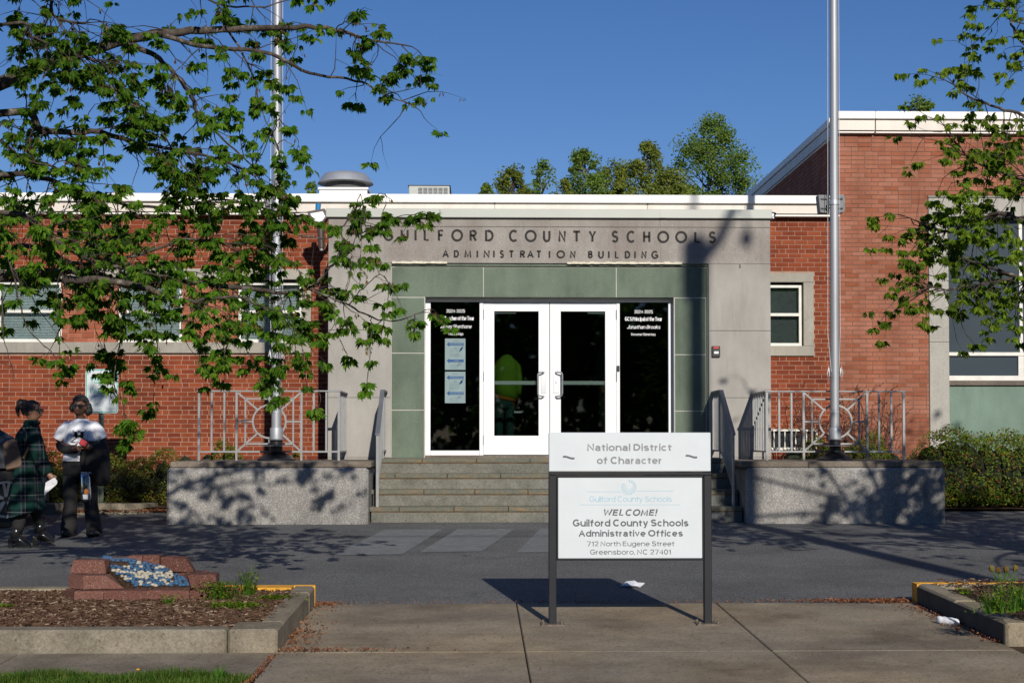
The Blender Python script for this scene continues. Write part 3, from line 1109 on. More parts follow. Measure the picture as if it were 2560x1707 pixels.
def brickwork(parent, Y, x0, x1, z0, z1, holes, pitch, course, joint, mat, budget, hidden=(), header=6, bed_off=0.006, seed=1, edge=None):
    """bricks proud of a mortar face at Y; the first ones in view are parts, the rest one mass"""
    rr = random.Random(seed)
    rects = []
    nz = int((z1 - z0) / course) + 1
    for r in range(nz):
        za, zb = z0 + r * course, min(z0 + r * course + course - joint, z1)
        if zb - za < 0.015: continue
        head = header and r % header == 3
        x = x0 - (pitch / 2 if r % 2 else 0) - (pitch * 0.25 if head else 0)
        k = 0
        while x < x1:
            w = pitch
            if head and k % 2: w = pitch / 2 + 0.002
            if not header and rr.random() < 0.05: w = pitch / 2
            xa, xb = max(x, x0), min(x + w - joint, x1)
            segs = [(xa, xb)]
            for hx0, hx1, hz0, hz1 in holes:
                if zb > hz0 + 0.012 and za < hz1 - 0.012:
                    ns = []
                    for a, b in segs:
                        if b <= hx0 or a >= hx1: ns.append((a, b))
                        else:
                            if a < hx0: ns.append((a, hx0))
                            if b > hx1: ns.append((hx1, b))
                    segs = ns
            for a, b in segs:
                if b - a > 0.02: rects.append((a, b, za, zb))
            x += w; k += 1
    def vis(r):
        cx, cz = (r[0] + r[1]) / 2, (r[2] + r[3]) / 2
        if not in_view(cx, cz, Y): return False
        return not any(h[0] < cx < h[1] and h[2] < cz < h[3] for h in hidden)
    v = [r for r in rects if vis(r)]
    v.sort(key=lambda r: -(r[1] - r[0]) + (0.02 * rr.random()))
    single = set(v[:budget])
    m = MB()
    me = UB.copy() if mat != 'red_brick' else UB
    if mat != 'red_brick':
        me.materials.clear(); me.materials.append(MAT[mat])
    for r in rects:
        d = rr.uniform(-0.0015, 0.002)
        if r in single:
            shared('brick', me, parent, ((r[0] + r[1]) / 2, Y + 0.02 + d - bed_off, (r[2] + r[3]) / 2), (r[1] - r[0], 0.045, r[3] - r[2]))
        else:
            y0, y1 = Y - bed_off + d, Y + 0.012
            m.add([(r[0], y0, r[2]), (r[1], y0, r[2]), (r[1], y0, r[3]), (r[0], y0, r[3]), (r[0], y1, r[2]), (r[1], y1, r[2]), (r[1], y1, r[3]), (r[0], y1, r[3])],
                  [(0, 1, 2, 3), (0, 4, 5, 1), (1, 5, 6, 2), (2, 6, 7, 3), (3, 7, 4, 0)])
    if m.v: m.build('brickwork', mat, parent, kind='stuff')
    return len(v)


def backing(parent, Y, x0, x1, z0, z1, holes, mat, name='wall', depth=0.1):
    xs = sorted({x0, x1} | {min(max(v, x0), x1) for h in holes for v in h[:2]})
    zs = sorted({z0, z1} | {min(max(v, z0), z1) for h in holes for v in h[2:]})
    m = MB()
    for i in range(len(xs) - 1):
        for j in range(len(zs) - 1):
            cx, cz = (xs[i] + xs[i + 1]) / 2, (zs[j] + zs[j + 1]) / 2
            if any(h[0] < cx < h[1] and h[2] < cz < h[3] for h in holes): continue
            m.quad((xs[i], Y, zs[j]), (xs[i + 1], Y, zs[j]), (xs[i + 1], Y, zs[j + 1]), (xs[i], Y, zs[j + 1]))
    for h in holes:
        if h[0] > x0: m.quad((h[0], Y, h[2]), (h[0], Y + depth, h[2]), (h[0], Y + depth, h[3]), (h[0], Y, h[3]))
        if h[1] < x1: m.quad((h[1], Y, h[2]), (h[1], Y, h[3]), (h[1], Y + depth, h[3]), (h[1], Y + depth, h[2]))
        m.quad((h[0], Y, h[3]), (h[0], Y + depth, h[3]), (h[1], Y + depth, h[3]), (h[1], Y, h[3]))
        m.quad((h[0], Y, h[2]), (h[1], Y, h[2]), (h[1], Y + depth, h[2]), (h[0], Y + depth, h[2]))
    return m.build(name, mat, parent)


WY = 21.2
XL = -14.0
EX0, EX1 = ax(820, 19.25, 800), ax(1927, 19.25, 800)
BX = ax(2098, 21.15, 800)
wing = thing('brick_office_wing', (-1, 21.6, gz(21.6)), 'low red brick office wing with white parapet running behind the stone entrance', 'building')
ztop = az(542.2, WY)
zb0 = gz(21) - 0.1
# --- left windows
bz0, bz1 = az(884, WY), az(674, WY)
bxr = ax(778, WY, 780)
wz0, wz1 = az(857, WY), az(700, WY)
hole = (XL, bxr, bz0, bz1)
backing(wing, WY, XL, EX0 + 0.1, zb0, ztop, [hole], 'light_mortar')
hid = [(ax(-20, WY), ax(120, WY), 0, az(1090, WY)), (-12, -2, 0, az(1095, WY))]
PIT, CRS = 0.1925, 0.0664
brickwork(wing, WY, XL, EX0 + 0.1, zb0, ztop, [hole], PIT, CRS, 0.0105, 'red_brick', 170, hid, seed=3)
# stone band round the windows
sp = 1.55
x = bxr
while x > XL:
    a = max(x - sp, XL)
    MB().bev(a + 0.003, x - 0.003, WY - 0.022, WY + 0.16, wz1, bz1, 0.004).build('lintel_stone', 'band_stone', wing)
    MB().bev(a + 0.003, x - 0.003, WY - 0.045, WY + 0.18, bz0, wz0, 0.005).build('sill_stone', 'band_stone', wing)
    x -= sp
jx = ax(755, WY, 780)
MB().bev(jx, bxr - 0.002, WY - 0.02, WY + 0.16, wz0 + 0.003, wz1 - 0.003, 0.004).build('jamb_stone', 'band_stone', wing)
WW = ax(755, WY, 780) - ax(593, WY, 780)
WP = (ax(755, WY, 780) - ax(152, WY, 780)) / 2
YI = WY + 0.05
wins = [(jx - WW - k * WP, jx - k * WP) for k in range(6)]
for k in range(5):
    a, b = wins[k + 1][1] + 0.002, wins[k][0] - 0.002
    MB().box(a, b, YI + 0.006, YI + 0.1, wz0, wz1).build('pier_wall', 'light_mortar', wing)
    brickwork(wing, YI, a, b, wz0 + 0.005, wz1, [], PIT, CRS, 0.010, 'pale_red_brick', 28, (), header=0, bed_off=0.004, seed=20 + k)


def sash_window(parent, x0, x1, z0, z1, Y, name='window', fw=0.045, blinds=True, back='dark_room', rail=None, label=None):
    f = MB()
    for q in ((x0, x0 + fw, z0, z1), (x1 - fw, x1, z0, z1), (x0 + fw, x1 - fw, z1 - fw, z1), (x0 + fw, x1 - fw, z0, z0 + fw * 1.1)):
        f.bev(q[0], q[1], Y, Y + 0.07, q[2], q[3], 0.003)
    fr = f.build(name, 'window_paint', parent, label=label)
    zm = rail if rail else (z0 + z1) / 2
    MB().bev(x0 + fw, x1 - fw, Y - 0.006, Y + 0.04, zm - 0.022, zm + 0.022, 0.003).build('meeting_rail', 'window_paint', fr)
    for a, b, dy in ((z0 + fw * 1.1, zm - 0.022, 0.03), (zm + 0.022, z1 - fw, 0.045)):
        MB().box(x0 + fw, x1 - fw, Y + dy, Y + dy + 0.004, a, b).build('pane', 'clear_glass', fr)
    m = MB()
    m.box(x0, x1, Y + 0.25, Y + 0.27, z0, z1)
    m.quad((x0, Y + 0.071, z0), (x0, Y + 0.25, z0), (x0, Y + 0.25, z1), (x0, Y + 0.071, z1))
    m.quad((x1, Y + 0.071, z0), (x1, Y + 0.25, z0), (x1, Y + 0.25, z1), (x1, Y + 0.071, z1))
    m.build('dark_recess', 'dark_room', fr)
    if not blinds:
        MB().box(x0 + fw, x1 - fw, Y + 0.09, Y + 0.095, z0 + fw, z1 - fw).build('grey_shade', 'grey_blind', fr)
    if blinds:
        m = MB()
        z = z1 - fw
        while z > z0 + fw:
            m.add([(x0 + fw, Y + 0.085, z - 0.014), (x1 - fw, Y + 0.085, z - 0.014), (x1 - fw, Y + 0.100, z + 0.006), (x0 + fw, Y + 0.100, z + 0.006)], [(0, 1, 2, 3)])
            z -= 0.023
        m.build('blind', 'blind', fr, kind='stuff')
    return fr


for k, (a, b) in enumerate(wins):
    sash_window(wing, a + 0.004, b - 0.004, wz0 + 0.002, wz1 - 0.03, YI + 0.03, rail=az(779.5, WY), blinds=True)

# --- right wing between the entrance and the tall block
hz0, hz1 = az(888.8, WY), az(680.8, WY)
rx1 = ax(2034.5, WY, 780)
rh = (EX1 - 0.1, rx1, hz0, hz1)
ch = (EX1 - 0.1, ax(2043, WY, 1085), az(1125, WY), az(1073, WY))
backing(wing, WY, EX1 - 0.1, BX + 0.05, zb0, ztop, [rh, ch], 'light_mortar')
brickwork(wing, WY, EX1 - 0.1, BX - 0.002, zb0, ztop, [rh, ch], PIT, CRS, 0.0105, 'red_brick', 90, [(3.9, 9, 0, az(1080, WY))], seed=5)
mid = az(704, WY), az(863.8, WY)
xj = ax(2008.5, WY, 780)
MB().bev(EX1 - 0.1, rx1 - 0.002, WY - 0.02, WY + 0.14, mid[0], hz1, 0.004).build('lintel_stone', 'band_stone', wing)
MB().bev(EX1 - 0.1, rx1 - 0.002, WY - 0.035, WY + 0.14, hz0, mid[1], 0.004).build('sill_stone', 'band_stone', wing)
MB().bev(xj, rx1 - 0.003, WY - 0.018, WY + 0.14, mid[1] + 0.003, mid[0] - 0.003, 0.004).build('jamb_stone', 'band_stone', wing)
sash_window(wing, ax(1905, WY, 780), xj - 0.012, mid[1] + 0.003, az(710, WY), WY + 0.06, fw=0.04, blinds=False, rail=az(784.5, WY))
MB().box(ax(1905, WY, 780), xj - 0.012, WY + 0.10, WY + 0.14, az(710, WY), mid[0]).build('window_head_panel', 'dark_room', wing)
f = MB()
cx0, cx1, cz0, cz1 = EX1 - 0.1, ch[1], ch[2], ch[3]
f.bev(cx0, cx1, WY - 0.02, WY + 0.05, cz1 - 0.028, cz1, 0.003)
f.bev(cx0, cx1, WY - 0.02, WY + 0.05, cz0, cz0 + 0.04, 0.003)
for q in (1935, 1962, 1989, 2016):
    xx = ax(q, WY, 1085)
    f.bev(xx - 0.008, xx + 0.008, WY - 0.01, WY + 0.05, cz0 + 0.04, cz1 - 0.028, 0.002)
f.bev(cx1 - 0.028, cx1, WY - 0.018, WY + 0.05, cz0 + 0.04, cz1 - 0.028, 0.003)
cf = f.build('cellar_window', 'window_paint', wing)
MB().box(cx0, cx1 - 0.02, WY + 0.03, WY + 0.035, cz0, cz1 - 0.02).build('pane', 'window_glass', cf)
MB().box(cx0, cx1, WY + 0.09, WY + 0.1, cz0, cz1).build('dark_recess', 'dark_room', cf)


# --- white parapet in lapped sections
def parapet(parent, a, b, Yw, y_top, y_1, y_2, y_bot, over, seams, side=None, x_side=None):
    """front run; heights given by the photograph's rows"""
    z = [az(v, Yw - over, 1280) for v in (y_top, y_1, y_2, y_bot)]
    z[3] = az(y_bot, Yw)
    cuts = [a] + seams + [b]
    for i in range(len(cuts) - 1):
        p, q = cuts[i], cuts[i + 1]
        MB().bev(p + 0.002, q - 0.002, Yw - over, Yw + 0.30, z[1], z[0], 0.008).build('parapet_cap', 'white_metal', parent)
        MB().bev(p + 0.002, q - 0.002, Yw - over + 0.05, Yw + 0.28, z[2], z[1] - 0.004, 0.004).build('fascia_panel', 'cream_fascia', parent)
        MB().bev(p + 0.002, q - 0.002, Yw - over + 0.075, Yw + 0.26, z[3], z[2] - 0.006, 0.003).build('fascia_trim', 'white_metal', parent)
        MB().box(q - 0.03, q + 0.02, Yw - over - 0.004, Yw - over + 0.002, z[1] + 0.004, z[0] - 0.006).build('lap_seam', 'white_metal', parent) if i < len(cuts) - 2 else None
    return z


seams = [ax(v, 21.0, 500) for v in (-420, 105, 482, 883, 1237, 1620)]
wz = parapet(wing, XL, BX - 0.004, WY, 486, 506.7, 531, 542.2, 0.20, seams)
MB().box(XL, BX - 0.03, WY + 0.3, 46, wz[1] - 0.2, wz[1] - 0.05).build('roof', 'roof_felt', wing)
MB().box(XL, XL + 0.2, WY + 0.2, 46, 0.4, wz[1]).build('end_wall', 'red_brick', wing)

# ================================================================== entrance
EY = 19.25
ent = thing('stone_entrance', (1.0, 19.6, 1.25), 'pale stone entrance block with incised lettering and green stone door surround', 'entrance')
LZ = 1.25
et = az(546, EY, 1370)
G = 0.004


def ex(x, y=800):
    return ax(x, EY, y)


def ez(y):
    return az(y, EY, 1370)


# body behind the stones
OPX0, OPX1, OPZ = ex(978), ex(1771.8), ez(658.6)
backing(ent, EY + 0.012, EX0 + 0.004, EX1 - 0.004, 0.5, et, [(OPX0, OPX1, 0.5, OPZ)], 'joint_sealant', depth=0.2)
MB().box(EX0, EX0 + 0.2, EY + 0.02, WY - 0.01, 0.5, et).build('side_wall', 'entrance_stone', ent)
MB().box(EX1 - 0.2, EX1, EY + 0.02, WY - 0.01, 0.5, et).build('side_wall', 'entrance_stone', ent)
MB().box(EX0 + 0.2, EX1 - 0.2, EY + 0.25, WY + 0.2, et - 0.25, et - 0.01).build('roof', 'roof_felt', ent)
zs = [ez(567.6), ez(658.6)]


def stone(x0, x1, z0, z1, mat='entrance_stone', name='stone_slab', y0=EY, y1=None):
    G = 0.010 if mat == 'green_stone' else 0.005
    return MB().bev(x0 + G / 2, x1 - G / 2, y0, (y1 or y0 + 0.03), z0 + G / 2, z1 - G / 2, 0.003).build(name, mat, ent)


ux = [EX0, ex(1098.7, 560), ex(1374, 560), ex(1650, 560), EX1]
for i in range(4):
    stone(ux[i], ux[i + 1], zs[0], et)
    stone(ux[i], ux[i + 1], OPZ, zs[0], y0=EY + 0.003)
for a, b in ((EX0, OPX0), (OPX1, EX1)):
    rows = [OPZ, ez(826), ez(994), LZ, 0.52]
    for i in range(4):
        stone(a, b, rows[i + 1], rows[i])
# coping
cps = [EX0 - 0.03, ex(1100, 530), ex(1655, 530), EX1 + 0.015]
for i in range(3):
    MB().bev(cps[i] + 0.001, cps[i + 1] - 0.001, EY - 0.05, WY - 0.2, ez(546), ez(524), 0.006).build('coping', 'grey_coping', ent)
MB().box(ex(1648, 530), ex(1664, 530), EY - 0.054, EY - 0.049, ez(545), ez(525)).build('lap_seam', 'grey_coping', ent)
MB().box(ex(1088, 530), ex(1094, 530), EY - 0.054, EY - 0.049, ez(545), ez(525)).build('lap_seam', 'grey_coping', ent)
# rough caulk bead over the green surround
m = MB()
for xa, xb in ((980, 1105), (1418, 1700)):
    x = xa
    while x < xb:
        w = random.uniform(6, 16)
        m.bev(ex(x), ex(x + w), EY - random.uniform(0.006, 0.018), EY + 0.005, ez(659.5 + random.uniform(0, 1)), ez(656 - random.uniform(0, 2.2)), 0.002)
        x += w * 0.95
m.build('caulk_bead', 'caulk', ent, kind='stuff')
# green stone
GYY = EY + 0.05
m = MB()
m.box(OPX0, OPX1, GYY + 0.0025, GYY + 0.1, az(745, EY + .2), OPZ)
m.box(OPX0, ax(1063, EY + .1), GYY + 0.0025, GYY + 0.1, LZ, az(745, EY + .2))
m.box(ax(1684, EY + .1), OPX1, GYY + 0.0025, GYY + 0.1, LZ, az(745, EY + .2))
m.build('surround_backing', 'joint_sealant', ent)
gx = lambda x: ax(x, GYY, 800)
gzz = lambda y: az(y, GYY, 1370)
for a, b in ((OPX0, gx(1208.5)), (gx(1208.5), gx(1541)), (gx(1541), OPX1)):
    stone(a, b, gzz(744), gzz(668), 'green_stone', 'green_stone_slab', GYY)
stone(OPX0, OPX1, gzz(667), OPZ, 'green_stone', 'green_stone_slab', GYY - 0.02)
MB().box(OPX0 + 0.05, OPX1 - 0.05, GYY - 0.001, GYY + 0.004, gzz(668.2), gzz(666.8)).build('lip_shadow', 'joint_and_shadow', ent)  # dark strip painted in for the shadow under the projecting lip
for a, b, ys in ((OPX0, gx(1061.5), (744, 883, 1025)), (gx(1686.3), OPX1 - 0.03, (744, 886, 1027))):
    rows = [gzz(v) for v in ys] + [LZ - 0.01]
    for i in range(3):
        stone(a, b, rows[i + 1], rows[i], 'green_stone', 'green_stone_slab', GYY)
stone(OPX1 - 0.03, OPX1, LZ - 0.01, gzz(668), 'green_stone', 'green_stone_slab', GYY - 0.02)

# letters
l1 = 'GUILFORDCOUNTYSCHOOLS'
p1 = [(135, 195), (237, 285), (319, 331), (372, 408), (455, 492), (535, 602), (640, 685), (730, 783), (870, 925), (965, 1033), (1070, 1115), (1160, 1205), (1243, 1292), (1338, 1382), (1472, 1512), (1558, 1612), (1655, 1700), (1740, 1808), (1845, 1913), (1955, 1992), (2040, 2083)]
l2 = 'ADMINISTRATIONBUILDING'
p2 = [(482, 520), (548, 580), (610, 652), (682, 691), (722, 760), (779, 788), (818, 842), (870, 902), (935, 967), (978, 1016), (1030, 1062), (1104, 1113), (1150, 1199), (1228, 1262), (1333, 1362), (1393, 1427), (1451, 1460), (1490, 1516), (1548, 1582), (1604, 1613), (1645, 1677), (1703, 1745)]
for txt, pos, ya, yb, w in ((l1, p1, (219, 228), (289, 297), 0.0235), (l2, p2, (340, 343), (386, 389), 0.018)):
    for chh, (a, b) in zip(txt, pos):
        fr = (a - pos[0][0]) / (pos[-1][1] - pos[0][0])
        za = ez(480 + (ya[0] + (ya[1] - ya[0]) * fr) / 2.34); zb = ez(480 + (yb[0] + (yb[1] - yb[0]) * fr) / 2.34)
        xa, xb = ex(900 + a / 2.34, 600) + w / 2, ex(900 + b / 2.34, 600) - w / 2
        m = MB()
        for st in SH[chh]:
            P = [(xa + (xb - xa) * u, zb + w / 2 + (za - zb - w) * v) for u, v in st]
            if chh == 'I': P = [((xa + xb) / 2, p[1]) for p in P]
            ribbon(m, P, w * 1.22, EY - 0.003, EY + 0.008)
        m.build('letter', 'letter_black', ent)

# door set
DY = EY + 0.20
dx = lambda x, y=940: ax(x, DY, y)
dz = lambda y: az(y, DY, 1370)
dsill = dz(1138)
fr = MB()
fr.bev(dx(1061.5), dx(1076), DY, DY + 0.1, dsill, dz(754.8), 0.004)
fr.bev(dx(1671.5), dx(1686.5), DY, DY + 0.1, dsill, dz(754.8), 0.004)
fr.bev(dx(1061.5), dx(1686.5), DY, DY + 0.1, dz(754.5), dz(745), 0.004)
fr.bev(dx(1198.8), dx(1209), DY, DY + 0.1, dsill, dz(755.1), 0.004)
fr.bev(dx(1541.3), dx(1549.6), DY, DY + 0.1, dsill, dz(755.1), 0.004)
fr.bev(dx(1076.3), dx(1198.5), DY + 0.01, DY + 0.09, dsill, dz(1126), 0.004)
fr.bev(dx(1549.9), dx(1671.2), DY + 0.01, DY + 0.09, dsill, dz(1126), 0.004)
dfr = fr.build('door_frame', 'white_paint', ent)
m = MB()
m.box(dx(1076), dx(1199), DY + 0.04, DY + 0.046, dz(1126), dz(754.8))
m.build('pane', 'door_glass', dfr)
m = MB()
m.box(dx(1549.6), dx(1671.5), DY + 0.04, DY + 0.046, dz(1126), dz(754.8))
m.build('pane', 'door_glass', dfr)
MB().bev(dx(1061.5), dx(1686.5), DY - 0.02, DY + 0.12, LZ - 0.01, dsill - 0.002, 0.003).build('threshold', 'planter_coping', ent)


def door(x0, x1, gx0, gx1, side):
    zt, zb = dz(756), dz(1136.5)
    gt, gb = dz(778), dz(1089)
    a, b, c, d = dx(x0), dx(gx0), dx(gx1), dx(x1)
    m = MB()
    m.bev(a, b, DY + 0.012, DY + 0.06, zb, zt, 0.003)
    m.bev(c, d, DY + 0.012, DY + 0.06, zb, zt, 0.003)
    m.bev(b, c, DY + 0.014, DY + 0.058, gt, zt, 0.003)
    m.bev(b, c, DY + 0.014, DY + 0.058, zb, gb, 0.003)
    dr = m.build('door', 'white_paint', ent)
    MB().box(b, c, DY + 0.034, DY + 0.04, gb, gt).build('pane', 'door_glass', dr)
    m = MB()
    m.bev(b + 0.003, c - (0.02 if side < 0 else 0.003), DY + 0.045, DY + 0.08, dz(961.4), dz(951.7), 0.004)
    m.build('push_bar', 'white_paint', dr)
    hx = d if side < 0 else a
    s = side
    px0, px1 = (dx(1352), dx(1365.5)) if side < 0 else (dx(1383.2), dx(1397))
    MB().bev(px0, px1, DY + 0.004, DY + 0.012, dz(983), dz(936), 0.002).build('lock_plate', 'galvanised', dr)
    hxx = dx(1344.5) if side < 0 else dx(1405)
    mx = dx(1360) if side < 0 else dx(1389)
    m = MB()
    m.tube([(mx, DY + 0.0, dz(930.5)), (mx - 0.3 * (mx - hxx), DY - 0.05, dz(930.5)), (hxx + 0.1 * (mx - hxx), DY - 0.06, dz(932)), (hxx, DY - 0.062, dz(937)), (hxx, DY - 0.062, dz(984)), (hxx + 0.1 * (mx - hxx), DY - 0.06, dz(989)), (mx - 0.3 * (mx - hxx), DY - 0.05, dz(990.5)), (mx, DY + 0.0, dz(990.5))], 0.0115, 8)
    m.build('handle', 'steel', dr, smooth=True)
    for y in (786, 941, 1099):
        xh = (a - 0.004) if side < 0 else (d + 0.004)
        MB().tube([(xh, DY - 0.002, dz(y - 11.5)), (xh, DY - 0.002, dz(y + 11.5))], 0.009, 6).build('hinge', 'galvanised', dr)
    if side > 0:
        MB().tube([(dx(1390), DY - 0.004, dz(955)), (dx(1390), DY + 0.004, dz(955))], 0.012, 10).build('keyhole', 'steel', dr)
        MB().box(dx(1470), dx(1512), DY + 0.05, DY + 0.09, dz(783), dz(780.5)).build('door_closer', 'galvanised', dr)
    else:
        MB().box(dx(1236), dx(1290), DY + 0.05, DY + 0.09, dz(783), dz(780.5)).build('door_closer', 'galvanised', dr)


door(1209.6, 1373.7, 1235.5, 1346.7, -1)
door(1375.3, 1541, 1402, 1513.5, 1)
m = MB()
m.bev(dx(1541.5), dx(1548.5), DY - 0.02, DY + 0.001, dz(928), dz(914), 0.003)
m.build('strike_box', 'black_plastic', ent)

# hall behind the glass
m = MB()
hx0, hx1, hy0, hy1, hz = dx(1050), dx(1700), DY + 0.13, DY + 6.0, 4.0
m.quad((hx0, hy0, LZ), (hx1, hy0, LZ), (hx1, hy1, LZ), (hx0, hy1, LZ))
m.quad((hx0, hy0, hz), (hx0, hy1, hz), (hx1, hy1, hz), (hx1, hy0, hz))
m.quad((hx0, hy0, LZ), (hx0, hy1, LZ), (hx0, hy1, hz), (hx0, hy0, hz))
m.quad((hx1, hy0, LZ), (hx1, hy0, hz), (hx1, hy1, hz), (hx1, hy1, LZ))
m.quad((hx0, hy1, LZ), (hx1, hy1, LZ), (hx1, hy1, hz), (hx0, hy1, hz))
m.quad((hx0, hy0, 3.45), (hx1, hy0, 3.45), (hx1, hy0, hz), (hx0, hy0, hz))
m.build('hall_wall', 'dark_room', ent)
# lettering on the side lights
zz = lambda x, y: (1050 + x / 3.92, 740 + y / 3.92)


def glass_text(body, x0, x1, yb, cap, bold=0.0, shear=0.0, right=False, space=1.0):
    off = 0
    m = MB()
    px0, py = zz(x0, yb)
    px1, _ = zz(x1, yb)
    text(m, body, dx(px0), dx(px1), dz(py), cap / 3.92 * DY / F, DY + 0.037, bold, shear, space)
    m.build('lettering', 'white_vinyl', ent)


def z4(x):  # region-4 columns expressed in the door zoom
    return (900 + x / 2.34 - 1050) * 3.92


glass_text('2024-2025', 257, 440, 163, 34, 0.0)
glass_text('GCS Teacher of the Year', 163, 530, 237, 42, 0.022)
glass_text('Jeffrey Silverthorne', 196, 503, 316, 38, 0.0, 0.3)
glass_text('Western High', 273, 424, 384, 26, 0.0)
glass_text('2024-2025', z4(1607), z4(1716), 167, 34, 0.0)
glass_text('GCS Principal of the Year', z4(1552), z4(1770), 241, 42, 0.022)
glass_text('Jonathan Brooks', z4(1563), z4(1758), 318, 38, 0.0, 0.3)
glass_text('Bessemer Elementary', z4(1588), z4(1732), 384, 26, 0.0)


def notice(y0, y1, label, rows):
    q0 = zz(244, y0); q1 = zz(445, y1)
    x0, x1, zt, zb = dx(q0[0]), dx(q1[0]), dz(q0[1]), dz(q1[1])
    yy = DY + 0.036
    t = thing('paper_notice', ((x0 + x1) / 2, yy, zb), label, 'notice')
    MB().box(x0, x1, yy - 0.0015, yy, zb, zt).build('sheet', 'notice_paper', t)
    m = MB(); g = MB(); w = MB()
    def P(zx, zy):
        p = zz(zx, zy); return dx(p[0]), dz(p[1])
    for ry, word in rows:
        ax0, zc_ = P(260, ry); ax1, _ = P(288, ry); ax2, _ = P(428, ry)
        h = 0.018; hh = 0.034
        m.prism([(ax0, zc_), (ax1, zc_ + hh), (ax1, zc_ + h), (ax2, zc_ + h), (ax2, zc_ - h), (ax1, zc_ - h), (ax1, zc_ - hh)], yy - 0.003, yy - 0.0018)
        tx0, _ = P(292, ry); tx1, _ = P(422, ry)
        if len(word) < 8:
            tx0, _ = P(328, ry); tx1, _ = P(385, ry)
        text(w, word, tx0, tx1, zc_ - 0.009, 0.018, yy - 0.0034, 0.02)
    base = y0
    a, b = P(315, base + 27); c, _ = P(370, base)
    text(g, 'GUILFORD', a, c, b, 0.012, yy - 0.003, 0.03)
    for dyy in (105, 115, 126, 135, 147, 158, 166, 176, 262, 273, 284, 294):
        a, b = P(285, base + dyy); c, _ = P(random.choice((330, 380, 410)), base)
        g.box(a, c, yy - 0.0025, yy - 0.0018, b - 0.002, b + 0.001)
    for cx, cy, r in ((335, 98, 9), (352, 92, 7)):
        a, b = P(cx, base + cy)
        ribbon(g, arc(a, b, r * 0.0014, r * 0.0014, 0, 360, 10), 0.003, yy - 0.003, yy - 0.002)
    for cx, cy in ((395, 110), (405, 100)):
        a, b = P(cx, base + cy)
        m.prism([(a - 0.02, b - 0.03), (a + 0.0, b + 0.02), (a + 0.028, b + 0.034), (a + 0.012, b - 0.01)], yy - 0.0028, yy - 0.002)
        a, b = P(cx - 20, base + cy + 150)
        ribbon(m, [(a - 0.02, b - 0.01), (a + 0.0, b + 0.006), (a + 0.03, b + 0.012)], 0.004, yy - 0.0028, yy - 0.002)
    m.build('arrow', 'notice_blue', t)
    g.build('small_print', 'notice_grey', t, kind='stuff')
    w.build('lettering', 'notice_paper', t)


notice(416, 722, 'upper of two pale paper notices with blue arrows behind the sidelight glass', [(472, 'HUMAN RESOURCES'), (634, 'PAYROLL')])
notice(740, 1048, 'lower of two pale paper notices with blue arrows behind the sidelight glass', [(798, 'RECURSOS HUMANOS'), (952, 'NOMINA DE SUELDOS')])

# ================================================================== tall block
BY = 21.15
blk = thing('tall_brick_block', (8, 24, gz(22)), 'taller pinkish brick block with white parapet and large stone framed windows', 'building')
bt = az(336.5, BY, 2300)
BXR = 13.0
wx0 = ax(2320, BY, 700)
wlz = az(490, BY, 2340)
bhole = (wx0, BXR, 0.0, wlz)
backing(blk, BY, BX, BXR, 0.45, bt, [bhole], 'brown_mortar')
brickwork(blk, BY, BX, BXR, 0.45, bt, [bhole], 0.1985, 0.0648, 0.0095, 'pink_brick', 250, [(0, 12, 0, az(1095, BY))], header=0, bed_off=0.005, seed=11)
# side wall of the block seen over the low roof
ZS0 = 4.6
m = MB()
m.quad((BX, BY + 0.01, 0.4), (BX, 46, 0.4), (BX, 46, bt), (BX, BY + 0.01, bt))
m.quad((BX, 46, 0.4), (BXR, 46, 0.4), (BXR, 46, bt), (BX, 46, bt))
m.quad((BXR, BY, 0.4), (BXR, 46, 0.4), (BXR, 46, bt), (BXR, BY, bt))
m.build('side_wall', 'brown_mortar', blk)
m = MB()
r = 0
z = ZS0
while z < bt - 0.03:
    y = BY + 0.03 - (0.1 if r % 2 else 0)
    while y < 45.5:
        a, b = max(y, BY + 0.02), y + 0.19
        x = BX - 0.006
        m.add([(x, b, z), (x, a, z), (x, a, z + 0.057), (x, b, z + 0.057), (BX + 0.01, b, z), (BX + 0.01, a, z), (BX + 0.01, a, z + 0.057), (BX + 0.01, b, z + 0.057)],
              [(0, 1, 2, 3), (0, 4, 5, 1), (2, 6, 7, 3), (1, 5, 6, 2)])
        y += 0.1985
    z += 0.0648; r += 1
m.build('brickwork', 'pink_brick', blk, kind='stuff')
# parapet, front and side
bz = [az(v, BY - 0.1, 2300) for v in (281, 300, 327.5)] + [bt]
cuts = [BX - 0.035, ax(2182, BY, 300), ax(2500, BY, 300), 9.6, BXR]
for i in range(4):
    p, q = cuts[i], cuts[i + 1]
    MB().bev(p + 0.002, q - 0.002, BY - 0.16, BY + 0.3, bz[1], bz[0], 0.008).build('parapet_cap', 'white_metal', blk)
    MB().bev(p + 0.012, q - 0.002, BY - 0.12, BY + 0.28, bz[2], bz[1] - 0.004, 0.004).build('fascia_panel', 'cream_fascia', blk)
    MB().bev(p + 0.02, q - 0.002, BY - 0.09, BY + 0.26, bz[3], bz[2] - 0.005, 0.003).build('fascia_trim', 'white_metal', blk)
ycuts = [BY + 0.302, 22.35, 24.55, 26.85, 29.1, 31.4, 35, 40, 46]
for i in range(len(ycuts) - 1):
    p, q = ycuts[i] + 0.006, ycuts[i + 1] - 0.006
    MB().bev(BX - 0.06, BX + 0.25, p, q, bz[1], bz[0], 0.006).build('parapet_cap', 'white_metal', blk)
    MB().bev(BX - 0.045, BX + 0.24, p, q, bz[2], bz[1] - 0.012, 0.004).build('fascia_panel', 'cream_fascia', blk)
    MB().bev(BX - 0.03, BX + 0.22, p, q, bz[3], bz[2] - 0.010, 0.003).build('fascia_trim', 'white_metal', blk)
